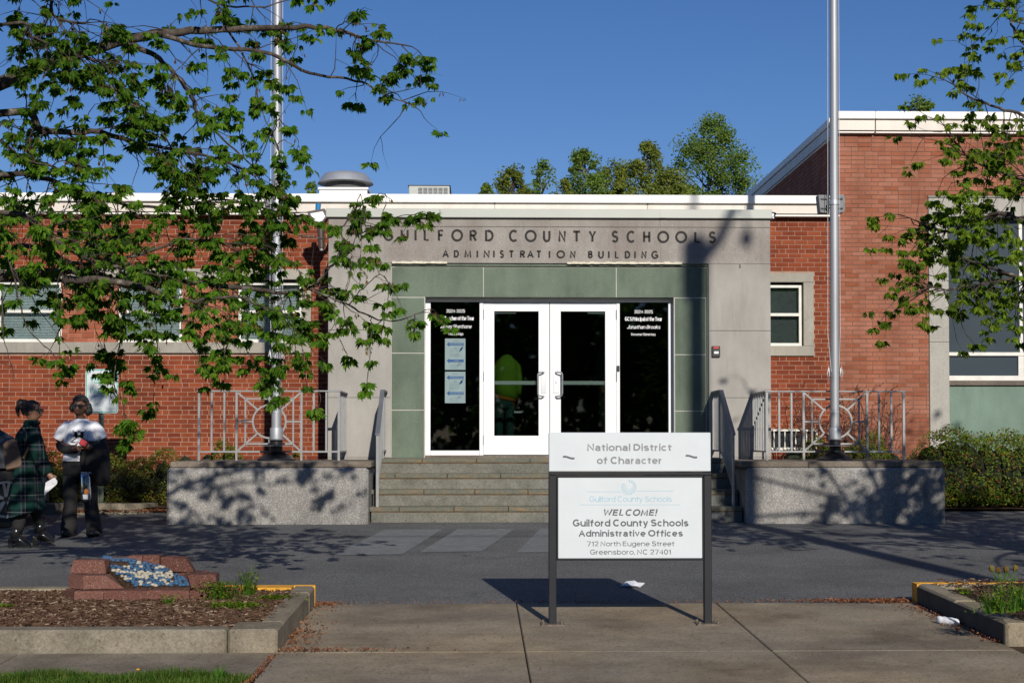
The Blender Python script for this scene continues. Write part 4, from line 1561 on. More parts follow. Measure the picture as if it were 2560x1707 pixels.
MB().box(BX + 0.25, BXR, BY + 0.3, 46, bz[3], bz[2]).build('roof', 'roof_felt', blk)
# stone framed window bays
jz = az(855, BY, 2340)
jx1 = ax(2371, BY, 700)
MB().box(wx0 + 0.001, wx0 + 0.012, BY + 0.0, BY + 0.1, 0.5, wlz).build('dark_gap', 'joint_and_shadow', blk)
MB().bev(wx0 + 0.013, jx1, BY - 0.012, BY + 0.3, jz + 0.002, az(541.5, BY, 2340) - 0.002, 0.004).build('jamb_stone', 'pale_stone', blk)
MB().bev(wx0 + 0.013, jx1, BY - 0.012, BY + 0.3, 0.5, jz - 0.002, 0.004).build('jamb_stone', 'pale_stone', blk)
lz0 = az(541.5, BY, 2340)
x = wx0 + 0.013
for w in (1.4, 1.6, 1.6, 1.6, 1.2):
    b = min(x + w, BXR)
    if x < BXR: MB().bev(x, b - 0.004, BY - 0.014, BY + 0.3, lz0, wlz - 0.03, 0.004).build('lintel_stone', 'pale_stone', blk)
    x = b
MB().bev(wx0 + 0.005, BXR, BY - 0.03, BY + 0.1, wlz - 0.028, wlz, 0.004).build('drip_edge', 'band_stone', blk)
GY = BY + 0.14
px0, px1 = jx1 + 0.002, ax(2556, BY, 800)
bay = px1 - px0 + 0.06
k = 0
while px0 + k * bay < BXR - 0.3:
    a = px0 + k * bay; b = a + bay - 0.06
    zt, zm1, zm0, zl1, zl0 = lz0 - 0.002, az(879, BY, 2400), az(888, BY, 2400), az(938, BY, 2400), az(950.5, BY, 2400)
    f = MB()
    f.bev(a, b + 0.06, GY - 0.01, GY + 0.08, zm0, zm1, 0.004)
    f.bev(a, b + 0.06, GY - 0.02, GY + 0.08, zl0, zl1, 0.004)
    f.bev(a, a + 0.022, GY - 0.005, GY + 0.08, zl1 + 0.001, zm0 - 0.001, 0.003)
    f.bev(b - 0.015, b + 0.06, GY - 0.005, GY + 0.08, zl1 + 0.001, zm0 - 0.001, 0.003)
    f.bev(b + 0.01, b + 0.06, GY - 0.004, GY + 0.08, zm1 + 0.001, zt, 0.003)
    wf = f.build('window', 'window_paint', blk)
    MB().box(a, b + 0.01, GY + 0.02, GY + 0.03, zm1 + 0.002, zt).build('pane', 'tinted_glass', wf)
    MB().box(a + 0.022, b - 0.015, GY + 0.03, GY + 0.04, zl1, zm0).build('pane', 'tinted_glass', wf)
    MB().bev(a, b + 0.058, BY + 0.01, GY + 0.06, az(963, BY, 2400), zl0 - 0.003, 0.004).build('sill_stone', 'planter_coping', blk)
    MB().bev(a, b + 0.056, BY + 0.05, GY + 0.06, 0.5, az(963.5, BY, 2400) - 0.003, 0.004).build('green_stone_slab', 'pale_green_stone', blk)
    k += 1

# ================================================================== steps
steps = thing('entrance_steps', (0.95, 18.4, gz(17.7)), 'flight of bluestone steps with rust stained slab edges leading up to the doors', 'steps')
SY = [17.70, 18.0, 18.3, 18.6]
SZ = [az(1266.7, 17.7), az(1223.8, 18.0), az(1183.8, 18.3), LZ]
SX0, SX1 = -1.335, 3.235
tj = [[460, 1105, 1745], [140, 750, 1350, 1975], [410, 1025, 1655], [730, 1370, 2000]]
zprev = gz(17.7) - 0.02
for i in range(4):
    y0 = SY[i]
    y1 = SY[i + 1] + 0.03 if i < 3 else DY - 0.02
    sl = 0.055
    MB().bev(SX0 + 0.003, SX1 - 0.003, y0 + 0.012, y0 + 0.1, zprev, SZ[i] - sl - 0.003, 0.003).build('riser_slab', 'bluestone', steps)
    MB().box(SX0 + 0.01, SX1 - 0.01, y0 + 0.1, y1 + 0.3 if i < 3 else y1, gz(17.7) - 0.05, SZ[i] - sl - 0.004).build('step_core', 'planter_coping', steps)
    xs = [SX0 + 0.003]
    for v in tj[i]:
        xs.append(ax(900 + v / 4.704, y0, 1200))
    while xs[-1] < SX1 - 0.4:
        xs.append(min(xs[-1] + 0.69, SX1 - 0.003))
    xs[-1] = SX1 - 0.003
    if i == 0: xs[0] = SX0 - 0.02
    for a, b in zip(xs, xs[1:]):
        MB().bev(a + 0.003, b - 0.003, y0 + random.uniform(-0.004, 0.004), y1, SZ[i] - sl, SZ[i] + random.uniform(-0.0015, 0.0015), 0.005).build('tread_slab', 'bluestone_tread', steps)
    MB().box(SX0 + 0.006, SX1 - 0.006, y0 + 0.006, y0 + 0.05, SZ[i] - sl - 0.009, SZ[i] - sl - 0.0005).build('mortar_joint', 'rusty_mortar', steps)
    zprev = SZ[i] - 0.002

# ================================================================== planters (masonry plinths)
CT, CB = az(1153, 17.5), az(1168.5, 17.45)


def plinth(x0, x1, cx0, cx1, label):
    p = thing('planter_wall', ((x0 + x1) / 2, 18.3, gz(18)), label, 'planter wall')
    m = MB()
    m.bev(x0, x1, 17.46, 19.238, gz(17.46) - 0.04, CB - 0.004, 0.03)
    m.build('body', 'planter_stone', p)
    n = 3
    for i in range(n):
        a = cx0 + (cx1 - cx0) * i / n; b = cx0 + (cx1 - cx0) * (i + 1) / n
        MB().bev(a + 0.001, b - 0.001, 17.51, 19.236, CB - 0.002, CT, 0.012).build('coping_stone', 'planter_coping', p)
    return p


PL0, PL1 = ax(416, 17.46, 1230), ax(920.5, 17.46, 1230)
PR0, PR1 = ax(1869.5, 17.46, 1230), ax(2364, 17.46, 1230)
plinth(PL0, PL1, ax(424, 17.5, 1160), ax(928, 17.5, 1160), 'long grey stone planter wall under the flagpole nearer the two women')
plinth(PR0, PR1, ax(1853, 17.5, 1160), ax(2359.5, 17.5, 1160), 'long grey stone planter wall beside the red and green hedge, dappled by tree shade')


# ================================================================== railings
def railing(x0, x1, label, group, ret):
    """panel with a ring in the middle; ret = x of the end that turns back to the entrance"""
    Y = 18.28
    t = thing('planter_railing', ((x0 + x1) / 2, Y, CT), label, 'railing', group)
    L = x1 - x0
    fx = lambda u: x0 + L * u
    zt, zb, zc_ = az(977.5, Y), az(1128.5, Y), az(1053.5, Y)
    w = 0.026
    for u in (0, .268, .732, 1):
        MB().bar((fx(u), Y, CT), (fx(u), Y, zt - 0.012), 0.030 if u in (0, 1) else 0.028, 0.03).build('post', 'rail_paint', t)
    for u in (.090, .180, .820, .910):
        MB().bar((fx(u), Y, zb), (fx(u), Y, zt - 0.012), 0.024, 0.02).build('baluster', 'rail_paint', t)
    m = MB()
    m.bev(x0 - 0.03, x1 + 0.03, Y - 0.024, Y + 0.024, zt - 0.011, zt + 0.009, 0.004)
    m.build('top_rail', 'rail_paint', t)
    MB().bar((x0, Y, zb), (x1, Y, zb), 0.022, 0.022).build('bottom_rail', 'rail_paint', t)
    rr = 0.208
    m = MB()
    cx = fx(.502)
    ribbon(m, arc(cx, zc_, rr, rr, 0, 348.75, 31), 0.022, Y - 0.011, Y + 0.011, closed=True)
    m.build('ring', 'rail_paint', t)
    ix0, ix1 = fx(.330), fx(.673)
    iz0, iz1 = az(1109, Y), az(997, Y)
    for x in (ix0, ix1):
        MB().bar((x, Y, iz0), (x, Y, iz1), 0.020, 0.016).build('inner_bar', 'rail_paint', t)
    for z in (iz0, iz1):
        MB().bar((ix0, Y, z), (ix1, Y, z), 0.020, 0.016).build('inner_bar', 'rail_paint', t)
    for a, b in (((fx(.268), zc_), (cx - rr, zc_)), ((fx(.732), zc_), (cx + rr, zc_)), ((cx, zt), (cx, zc_ + rr)), ((cx, zb), (cx, zc_ - rr))):
        MB().bar((a[0], Y, a[1]), (b[0], Y, b[1]), 0.020, 0.014).build('spoke', 'rail_paint', t)
    for sx in (-1, 1):
        for sz in (-1, 1):
            a = (fx(.268) if sx < 0 else fx(.732), zt - 0.01 if sz > 0 else zb)
            b = (cx + sx * rr * 0.72, zc_ + sz * rr * 0.72)
            MB().bar((a[0], Y, a[1]), (b[0], Y, b[1]), 0.022, 0.015).build('diagonal_bar', 'rail_paint', t)
    # return to the wall
    y1 = EY - 0.002
    MB().bev(ret - 0.024, ret + 0.024, Y + 0.026, y1, zt - 0.010, zt + 0.008, 0.004).build('top_rail', 'rail_cap', t)
    MB().bev(ret - 0.011, ret + 0.011, Y + 0.016, y1, zb - 0.011, zb + 0.011, 0.002).build('bottom_rail', 'rail_paint', t)
    n = 8
    for i in range(1, n + 1):
        y = Y + (y1 - Y - 0.05) * i / n
        MB().bar((ret, y, zb), (ret, y, zt - 0.012), 0.016, 0.02).build('baluster', 'rail_paint', t)
    MB().bar((ret, y1 - 0.02, CT), (ret, y1 - 0.02, zb - 0.011), 0.03, 0.03).build('post', 'rail_paint', t)
    return t


railing(ax(498, 18.28, 1050), ax(847.4, 18.28, 1050), 'grey steel railing with a ring motif on the planter nearer the two women', 'ring motif planter railings', ax(847.4, 18.28, 1050))
railing(ax(1917, 18.28, 1050), ax(2259, 18.28, 1050), 'grey steel railing with a ring motif in front of the bare twiggy shrub', 'ring motif planter railings', ax(1917, 18.28, 1050))


def stair_rail(x, label, shift=0.0):
    yb, ya, yw = 17.76, 18.62, EY - 0.002
    zt = az(978, 18.62); zl = az(1088, 17.75)
    t = thing('stair_handrail', (x, 18.5, SZ[0]), label, 'handrail', 'steel stair handrails')
    w = 0.055
    # cap: level part then sloping
    m = MB()
    m.loft([[(x - w / 2, yw, zt), (x + w / 2, yw, zt), (x + w / 2, yw, zt + 0.022), (x - w / 2, yw, zt + 0.022)],
            [(x - w / 2, ya, zt), (x + w / 2, ya, zt), (x + w / 2, ya, zt + 0.022), (x - w / 2, ya, zt + 0.022)],
            [(x - w / 2, yb - 0.03, zl), (x + w / 2, yb - 0.03, zl), (x + w / 2, yb - 0.03, zl + 0.024), (x - w / 2, yb - 0.03, zl + 0.024)]])
    m.build('hand_rail', 'rail_cap', t)
    drop = 0.77
    m = MB()
    m.bar((x, yw, zt - drop), (x, ya, zt - drop), 0.022, 0.022)
    m.bar((x, ya, zt - drop), (x, yb + 0.02, zl - drop + 0.14), 0.022, 0.022)
    m.build('bottom_rail', 'rail_paint', t)
    MB().bar((x, yb, SZ[0]), (x, yb, zl), 0.034, 0.034).build('post', 'rail_paint', t)
    MB().bar((x, ya + 0.08, LZ), (x, ya + 0.08, zt), 0.03, 0.03).build('post', 'rail_paint', t)
    y = yb + 0.07
    while y < yw - 0.03:
        if y < ya:
            u = (y - yb) / (ya - yb)
            z1 = zl + (zt - zl) * u; z0 = z1 - drop + 0.14 * (1 - u)
        else:
            z1 = zt; z0 = zt - drop
        MB().bar((x, y, z0), (x, y, z1), 0.011, 0.022).build('baluster', 'rail_paint', t)
        y += 0.082
    return t


stair_rail(-1.26, 'steel stair handrail at the planter nearer the two women')
stair_rail(3.13, 'steel stair handrail partly behind the white sign, with a deep blue cap')


# ================================================================== flagpoles
def flagpole(px, px_top, r0, label, ropes):
    Y = 18.12
    x0 = ax(px, Y, 1100)
    x1 = ax(px_top, Y, 50)
    zt = 10.5
    kx = (x1 - x0) / (az(50, Y) - az(1100, Y))
    X = lambda z: x0 + kx * (z - CT)
    t = thing('flagpole', (x0, Y, CT), label, 'flagpole', 'silver flagpoles')
    m = MB()
    zs_ = [CT + 0.02, az(1030, Y), az(1029.9, Y), 4.0, 6.5, zt]
    rs = [r0 * 1.02, r0 * 1.02, r0, r0 * .98, r0 * .93, r0 * .75]
    m.tube([(X(z), Y, z) for z in zs_], rs, 24)
    m.build('shaft', 'pole_metal', t, smooth=True)
    MB().tube([(x0, Y, az(1031, Y)), (x0, Y, az(1027.5, Y))], r0 * 1.07, 20).build('seam_ring', 'galvanised', t, smooth=True)
    m = MB()
    m.lathe(x0, Y, [(r0 * 1.36, az(1097, Y)), (r0 * 1.36, az(1072, Y)), (r0 * 1.26, az(1069, Y)), (r0 * 1.0, az(1068.5, Y))], 24)
    m.build('collar', 'pole_metal', t, smooth=True)
    m = MB()
    m.lathe(x0, Y, [(r0 * 1.3, CT + 0.02), (r0 * 1.3, az(1098, Y))], 24)
    m.build('lower_collar', 'black_paint', t, smooth=True)
    for y, r in ((1098, 1.9), (1113.5, 3.4)):
        MB().lathe(x0, Y, [(r0 * r, az(y + 1.2, Y)), (r0 * r, az(y - .6, Y))], 24).build('guard_ring', 'speaker_grey', t, smooth=True)
    m = MB()
    m.lathe(x0, Y, [(r0 * 4, CT), (r0 * 4, CT + 0.022), (r0 * 3.4, CT + 0.05), (r0 * 2.2, CT + 0.09), (r0 * 1.5, CT + 0.107), (r0 * 1.3, CT + 0.112)], 32)
    m.build('base', 'black_paint', t, smooth=True)
    for dx0, zbot, dy in ropes:
        MB().tube([(X(zbot) + dx0 * 0.6, Y - 0.03 + dy, zbot), (X(zbot + .4) + dx0, Y + dy, zbot + 0.5), (X(zt) + dx0 * 0.8, Y + dy, zt)], 0.0035, 5).build('halyard', 'rope', t)
    # floodlights on the shaft
    z0, z1 = az(525, Y), az(481, Y)
    return t, X, z0, z1, Y


def pole_lights(info, xl, xr, label):
    t, X, z0, z1, Y = info
    r = thing('pole_floodlight', (X(z0), Y + 0.1, z0), label, 'floodlight')
    for k, (a, b) in enumerate(((xl, None), (None, xr))):
        cx = X(z0)
        m = MB()
        if k == 0:
            p = [(ax(xl, Y + .15, 500), z1), (cx - 0.035, z1 - 0.003), (cx - 0.035, z0 - 0.01), (ax(xl, Y + .15, 500) + 0.022, z0)]
        else:
            p = [(cx + 0.035, z1), (ax(xr - 3, Y + .15, 500), z1 + 0.004), (ax(xr, Y + .15, 500), z1 - 0.03), (ax(xr, Y + .15, 500), z0 + 0.03), (ax(xr - 3, Y + .15, 500), z0), (cx + 0.035, z0)]
        m.prism(p, Y + 0.1, Y + 0.26)
        m.build('housing', 'speaker_grey', r)
        for zz_ in (z0 + 0.05, z1 - 0.05):
            MB().bar((cx, Y + 0.08, zz_), (p[0][0] + 0.03 if k == 0 else p[2][0] - 0.03, Y + 0.09, zz_), 0.016, 0.012).build('bracket', 'black_paint', r)
    MB().lathe(X(z0), Y, [(0.066, z0 + 0.08), (0.066, z0 + 0.13)], 16).build('clamp', 'galvanised', r, smooth=True)
    return r


i1 = flagpole(691, 693.6, 0.0595, 'silver flagpole behind the hanging maple branches', [(-0.085, 2.6, 0.0), (0.075, 2.6, 0.0)])
i2 = flagpole(2087, 2084, 0.0555, 'silver flagpole in front of the tall brick block', [(-0.085, 2.35, 0.0), (0.068, 2.35, -0.02)])
pole_lights(i1, 662, 716, 'grey box floodlights clamped to the flagpole among maple leaves')
pole_lights(i2, 2044, 2110, 'grey box floodlights clamped to the flagpole at the tall block')
# cleats with the coiled halyard
for inf, zc_ in ((i1, 2.55), (i2, 2.35)):
    t, X, _, _, Y = inf
    for s in (-1, 1):
        x = X(zc_) + s * 0.068
        MB().bar((x, Y, zc_ - 0.05), (x + s * 0.01, Y, zc_ + 0.05), 0.012, 0.02).build('cleat', 'galvanised', t)
        MB().tube([(x + s * 0.012, Y - .02, zc_ + 0.07), (x + s * 0.03, Y - .02, zc_ - 0.02), (x + s * 0.018, Y - .02, zc_ - 0.12), (x + s * 0.002, Y - .02, zc_ - 0.03), (x + s * 0.02, Y - .02, zc_ + 0.03)], 0.005, 5).build('coiled_rope', 'rope', t)

# ================================================================== sign
sg = thing('welcome_sign', (1.0, 9.66, gz(9.66)), 'white welcome sign of the school offices on two dark posts in front of the steps', 'sign')
GS = 9.64
s7 = lambda x, y: (1300 + x / 2.852, 1050 + y / 2.852)
sx = lambda x: ax(s7(x, 0)[0], GS, 1250)
szz = lambda y: az(s7(0, y)[1], GS, 1570)
for a, b in ((205, 260), (1312, 1366)):
    x0, x1 = sx(a), sx(b)
    MB().bev(x0, x1, GS, GS + 0.055, gz(GS) + 0.006, szz(392), 0.004).build('post', 'sign_frame', sg)
    c = (x0 + x1) / 2
    bp = MB().bev(c - 0.08, c + 0.08, GS - 0.05, GS + 0.11, gz(GS) + 0.0, gz(GS) + 0.014, 0.003).build('base_plate', 'worn_plate', sg)
    for dx_ in (-0.062, 0.062):
        for dy_ in (-0.03, 0.09):
            MB().lathe(c + dx_, GS + dy_, [(0.010, gz(GS) + 0.014), (0.010, gz(GS) + 0.028), (0.004, gz(GS) + 0.03)], 6).build('bolt', 'worn_plate', bp)
m = MB()
m.bev(sx(205), sx(1366), GS + 0.001, GS + 0.054, szz(391), szz(369), 0.003)
m.bev(sx(262), sx(1310), GS + 0.004, GS + 0.05, szz(1000), szz(985), 0.003)
m.bev(sx(262), sx(1310), GS + 0.004, GS + 0.05, szz(409), szz(393), 0.003)
m.bev(sx(262), sx(272), GS + 0.004, GS + 0.05, szz(984), szz(410), 0.002)
m.bev(sx(1300), sx(1310), GS + 0.004, GS + 0.05, szz(984), szz(410), 0.002)
m.build('frame', 'sign_frame', sg)
MB().bev(sx(206), sx(1360), GS - 0.008, GS + 0.06, szz(365), szz(88), 0.004).build('header_panel', 'sign_white', sg)
MB().bev(sx(272.5), sx(1299.5), GS + 0.008, GS + 0.045, szz(984.5), szz(409.5), 0.002).build('main_panel', 'sign_white', sg)


def st(body, x0, x1, yb, ytop, mat, Y, bold=0.0, shear=0.0, space=1.0):
    m = MB()
    text(m, body, sx(x0), sx(x1), szz(yb), szz(ytop) - szz(yb), Y, bold, shear, space)
    return m.build('lettering', mat, sg)


YH, YM = GS - 0.0084, GS + 0.0076
st('National District', 476, 1083, 219, 167, 'sign_text_grey', YH, 0.028)
st('of Character', 547, 1013, 312, 260, 'sign_text_grey', YH, 0.028)
st('WELCOME!', 587, 972, 682, 634, 'sign_text_mid', YM, 0.030, 0.22)
st('Guilford County Schools', 374, 1203, 757, 706, 'sign_text_mid', YM, 0.028)
st('Administrative Offices', 417, 1163, 829, 782, 'sign_text_mid', YM, 0.028)
st('712 North Eugene Street', 477, 1102, 898, 862, 'sign_text_mid', YM, 0.0)
st('Greensboro, NC 27401', 498, 1077, 957, 921, 'sign_text_mid', YM, 0.0)
st('Guilford County Schools', 494, 1083, 582, 542, 'sign_blue', YM, -0.012)
m = MB()
for a, b, y in ((478, 722, 510), (833, 1095, 505), (428, 1143, 603)):
    m.box(sx(a), sx(b), YM - 0.0002, YM + 0.0003, szz(y + 1.2), szz(y - 1.2))
m.build('rule_line', 'sign_blue', sg)
# globe logo: fan of tapering rays
m = MB()
gx0, gz0_, gr = sx(777), szz(479), 55 / 2.852 * GS / F
for i in range(14):
    a0 = R(150 + i * 360 / 14 * 0.86)
    a1 = a0 + R(15)
    m.add([(gx0 + 0.35 * gr * math.cos((a0 + a1) / 2) + 0.004, YM, gz0_ + 0.012 + 0.3 * gr * math.sin((a0 + a1) / 2)), (gx0 + gr * math.cos(a0), YM, gz0_ + gr * math.sin(a0)), (gx0 + gr * math.cos(a1), YM, gz0_ + gr * math.sin(a1))], [(0, 1, 2)])
m.build('globe_logo', 'sign_blue_pale', sg)
for cx, cy, rx_, ry_ in ((345, 236, 346, 266), (1222, 229, 1221, 259)):
    X, Z = sx(cx), szz(cy)
    rr_ = 78 / 2.852 * GS / F
    m = MB()
    ribbon(m, arc(X, Z, rr_, rr_, 0, 348.75, 31), 0.0012, YH, YH + 0.0003, closed=True)
    ribbon(m, arc(X, Z, rr_ * 0.72, rr_ * 0.72, 0, 348.75, 31), 0.001, YH, YH + 0.0003, closed=True)
    ribbon(m, arc(X, Z + 0.004, rr_ * 0.3, rr_ * 0.42, 20, 160, 8), 0.004, YH, YH + 0.0003)
    m.build('seal', 'seal_pale', sg)
    m = MB()
    a, b = sx(rx_ - 40), sx(rx_ + 42)
    zc_ = szz(ry_)
    P = [(a + (b - a) * i / 10, zc_ + 0.005 - 0.001 * i + 0.003 * math.sin(i / 10 * 6.3)) for i in range(11)]
    ribbon(m, P, 0.013, YH - 0.0002, YH + 0.0002)
    m.build('ribbon_emblem', 'sign_text_mid', sg)

# ================================================================== small fixtures
x0, x1 = ex(1779, 880), ex(1799.6, 880)
cr = thing('card_reader', ((x0 + x1) / 2, EY - 0.02, ez(892.4)), 'small black card reader with red light on the entrance stone right of the doors', 'card reader')
MB().bev(x0, x1, EY - 0.03, EY - 0.001, ez(892.4), ez(864.6), 0.006).build('housing', 'black_plastic', cr)
MB().bev(x0 + 0.02, x1 - 0.018, EY - 0.034, EY - 0.0305, ez(871.5), ez(865.5), 0.002).build('indicator', 'red_plastic', cr)
MB().bev(x0 + 0.028, x1 - 0.022, EY - 0.034, EY - 0.0305, ez(884), ez(878), 0.002).build('button', 'white_vinyl', cr)
m = MB()
m.box(ex(1848.5, 665), ex(1851.5, 665), EY - 0.012, EY - 0.001, ez(668), ez(660))
tag(m.build('rusty_bolt', 'bronze_fixture'), 'small rusty bolt in the joint of the entrance stone above the card reader', 'bolt')


def wall_flood(pts, Y0, Y1, label, cap=None, pipe=None):
    P = [(ax(x, Y0, y), az(y, Y0)) for x, y in pts]
    t = thing('wall_floodlight', (P[0][0], (Y0 + Y1) / 2, min(p[1] for p in P)), label, 'floodlight')
    m = MB(); m.prism(P, Y0, Y1); m.build('housing', 'bronze_fixture', t)
    c = (sum(p[0] for p in P) / len(P), sum(p[1] for p in P) / len(P))
    Q = [(c[0] + (p[0] - c[0]) * 0.72, c[1] - 0.01 + (p[1] - c[1]) * 0.72) for p in P]
    m = MB(); m.prism(Q, Y0 - 0.006, Y0 - 0.001); m.build('lens', 'galvanised', t)
    MB().bar((P[-2][0], Y1, P[-2][1] - 0.02), (P[-2][0], WY - 0.001, P[-2][1] - 0.02), 0.04, 0.04).build('bracket', 'bronze_fixture', t)
    if cap:
        cx, cz = ax(cap[0], Y0 + 0.1, cap[1]), az(cap[1], Y0 + 0.1)
        MB().tube([(cx, Y0 + 0.1, cz - 0.045), (cx + 0.008, Y0 + 0.1, cz + 0.05)], [0.036, 0.04], 14).build('photocell_cap', 'bright_blue', t, smooth=True)
    if pipe:
        a = (ax(pipe[0], Y0 + .15, 590), az(pipe[1], Y0 + .15)); b = (ax(pipe[0] + 3, Y0 + .15, 590), az(pipe[2], Y0 + .15))
        MB().tube([(a[0], Y0 + 0.15, a[1]), (b[0], Y0 + 0.15, b[1])], [0.055, 0.045], 12).build('lamp_cylinder', 'bronze_fixture', t, smooth=True)
        MB().tube([(b[0], Y0 + 0.15, b[1]), (b[0], Y0 + 0.15, b[1] - 0.035)], [0.03, 0.026], 12).build('lens_ring', 'galvanised', t, smooth=True)
    return t


wall_flood([(766, 531), (783, 557), (806, 560), (820, 541), (811, 523)], 20.2, 20.42, 'dark floodlight with a bright blue cap at the entrance corner above the maple leaves', (794.5, 520.5), (801, 556, 622))
wall_flood([(1927, 545), (1927, 541), (1936, 545), (1941, 530), (1929, 527)][::-1], 20.0, 20.2, 'small dark floodlight peeking out at the entrance corner above the small window')

# roof machines
vx = ax(864, 24.5, 450)
rf = thing('roof_fan', (vx, 24.5, wz[1] - 0.05), 'round grey mushroom shaped fan on the low roof', 'roof fan')
zr = lambda y: az(y, 24.5, 864)
zf = lambda y: az(y, 24.08, 864)
m = MB()
m.lathe(vx, 24.5, [(0.30, zr(461)), (0.475, zr(460.5)), (0.455, zr(456)), (0.41, zr(445)), (0.36, zr(437)), (0.26, zr(433.5)), (0.1, zr(432)), (0.01, zr(431.5))], 40)
m.build('hood', 'galvanised', rf, smooth=True)
MB().lathe(vx, 24.5, [(0.34, zf(470)), (0.34, zr(459))], 32).build('throat', 'roof_felt', rf, smooth=True)
MB().bev(vx - 0.42, vx + 0.42, 24.08, 24.92, zf(474.5), zf(468), 0.006).build('curb_cap', 'white_metal', rf)
MB().box(vx - 0.40, vx + 0.40, 24.1, 24.9, wz[1] - 0.05, zf(475)).build('curb', 'galvanised', rf)
hx0, hx1 = ax(1022, 30, 470), ax(1124, 30, 470)
ac = thing('roof_air_conditioner', ((hx0 + hx1) / 2, 31, wz[1] - 0.05), 'beige grey air conditioning box with square grilles on the low roof', 'air conditioner')
zr = lambda y: az(y, 30, 1070)
MB().bev(hx0, hx1, 30, 31.6, wz[1] - 0.05, zr(464.5), 0.01).build('cabinet', 'grey_coping', ac)
MB().bev(hx0 - 0.02, hx1 + 0.02, 29.98, 31.62, zr(464.5) + 0.002, zr(463.3), 0.004).build('top_cap', 'speaker_grey', ac)
gx0_, gx1_ = ax(1045, 30, 470), ax(1121, 30, 470)
for i in range(6):
    for j in range(3):
        a = gx0_ + (gx1_ - gx0_) * (i + 0.06) / 6; b = gx0_ + (gx1_ - gx0_) * (i + 0.86) / 6
        MB().box(a, b, 29.985, 29.998, zr(476.5 + j * 9), zr(469.8 + j * 9)).build('grille', 'speaker_grey', ac)

# ================================================================== block planter with painted stones
zp = lambda x, y: (140 + x / 4.704, 1340 + y / 4.704)
bpn = thing('stone_block_planter', (ax(342, 10.3, 1450), 10.3, gz(10.3) + 0.11), 'low planter of reddish retaining blocks holding blue and white painted stones', 'planter')
BG = gz(10.1) + 0.10
H = 0.098


def rblock(pts, z0, z1, slope=None):
    """retaining block from a plan outline, faces slightly rough"""
    rr = random.Random(round(pts[0][0] * 1000 + z0 * 77))
    n = len(pts)
    cx = sum(p[0] for p in pts) / n; cy = sum(p[1] for p in pts) / n
    m = MB()
    rings = []
    for z, k in ((z0, 0.985), (z0 + 0.008, 1.0), (z1 - 0.008, 1.0), (z1, 0.975)):
        rings.append([(cx + (p[0] - cx) * k + rr.uniform(-.002, .002), cy + (p[1] - cy) * k + rr.uniform(-.002, .002), z + rr.uniform(-.0015, .0015)) for p in pts])
    if slope:  # the sloping split face on one side: pull the upper ring in
        for j, s in slope.items():
            x, y, z = rings[3][j]; rings[3][j] = (x + s[0], y + s[1], z)
            x, y, z = rings[2][j]; rings[2][j] = (x + s[0] * .92, y + s[1] * .92, z)
    m.loft(rings)
    m.build('retaining_block', 'retaining_block', bpn)


def X_(zx, Y, zy=600): return ax(zp(zx, 0)[0], Y, zp(0, zy)[1])


YF, YB_ = 10.02, 10.60
xa = [X_(v, YF) for v in (40, 200, 560, 1072, 1572, 1840)]
# bottom ring
def ring(z0, z1, front=True, left=True, right=True, x0=None, x1=None, yf=YF, yb=YB_, skipl=False):
    pass
D = 0.16
z0 = BG - 0.03
z1 = BG + H - 0.012
g = 0.004
rblock([(xa[0], YF + 0.14), (xa[1] - g, YF + 0.03), (xa[1] - g, YF + 0.17), (xa[0] + 0.12, YF + 0.28)], z0, z1)
rblock([(xa[1], YF + 0.03), (xa[2] - g, YF + 0.005), (xa[2] - g, YF + D), (xa[1], YF + D + 0.02)], z0, z1 - 0.003)
rblock([(xa[2], YF), (xa[3] - g, YF), (xa[3] - 0.03, YF + D), (xa[2] + 0.02, YF + D)], z0, z1)
rblock([(xa[3], YF), (xa[4] - g, YF + 0.005), (xa[4] - 0.03, YF + D), (xa[3] + 0.03, YF + D)], z0, z1 + 0.002)
rblock([(xa[4], YF + 0.005), (xa[5], YF + 0.05), (xa[5] - 0.02, YF + 0.19), (xa[4] + 0.01, YF + D)], z0, z1 + 0.001)
rblock([(xa[5] + .004, YF + 0.055), (xa[5] + 0.16, YF + 0.2), (xa[5] + 0.06, YF + 0.3), (xa[5] - 0.02, YF + 0.2)], z0, z1 - 0.002)
# second course, sides and back
z0, z1 = BG + H - 0.008, BG + 2 * H - 0.014
xb = [X_(v, YF + .1, 480) for v in (110, 330, 790)]
rblock([(xb[0], YF + 0.18), (xb[1] - g, YF + 0.07), (xb[1] + 0.03, YF + 0.21), (xb[0] + 0.1, YF + 0.32)], z0, z1)
rblock([(xb[1], YF + 0.07), (xb[2], YF + 0.11), (xb[2] - 0.07, YF + 0.25), (xb[1] + 0.03, YF + 0.22)], z0, z1, {1: (-0.12, 0), 2: (-0.06, 0)})
xc = [X_(v, YF + .2, 450) for v in (1530, 1910)]
rblock([(xc[0], YF + 0.24), (xc[0] + 0.05, YF + 0.12), (xc[1], YF + 0.16), (xc[1] - 0.02, YF + 0.34), (xc[0] + 0.05, YF + 0.36)], z0, z1, {1: (-0.03, .03), 2: (-0.02, 0.03)})
rblock([(X_(1170, YF + .3, 450), YF + 0.42), (xc[0] + 0.02, YF + 0.30), (xc[0] + 0.12, YF + 0.44), (X_(1190, YF + .3, 450), YF + 0.57)], z0, z1)
rblock([(X_(600, YF + .4, 450), YF + 0.44), (X_(1160, YF + .4, 450), YF + 0.44), (X_(1160, YF + .4, 450), YF + 0.57), (X_(600, YF + .4, 450), YF + 0.57)], BG - 0.03, z1)
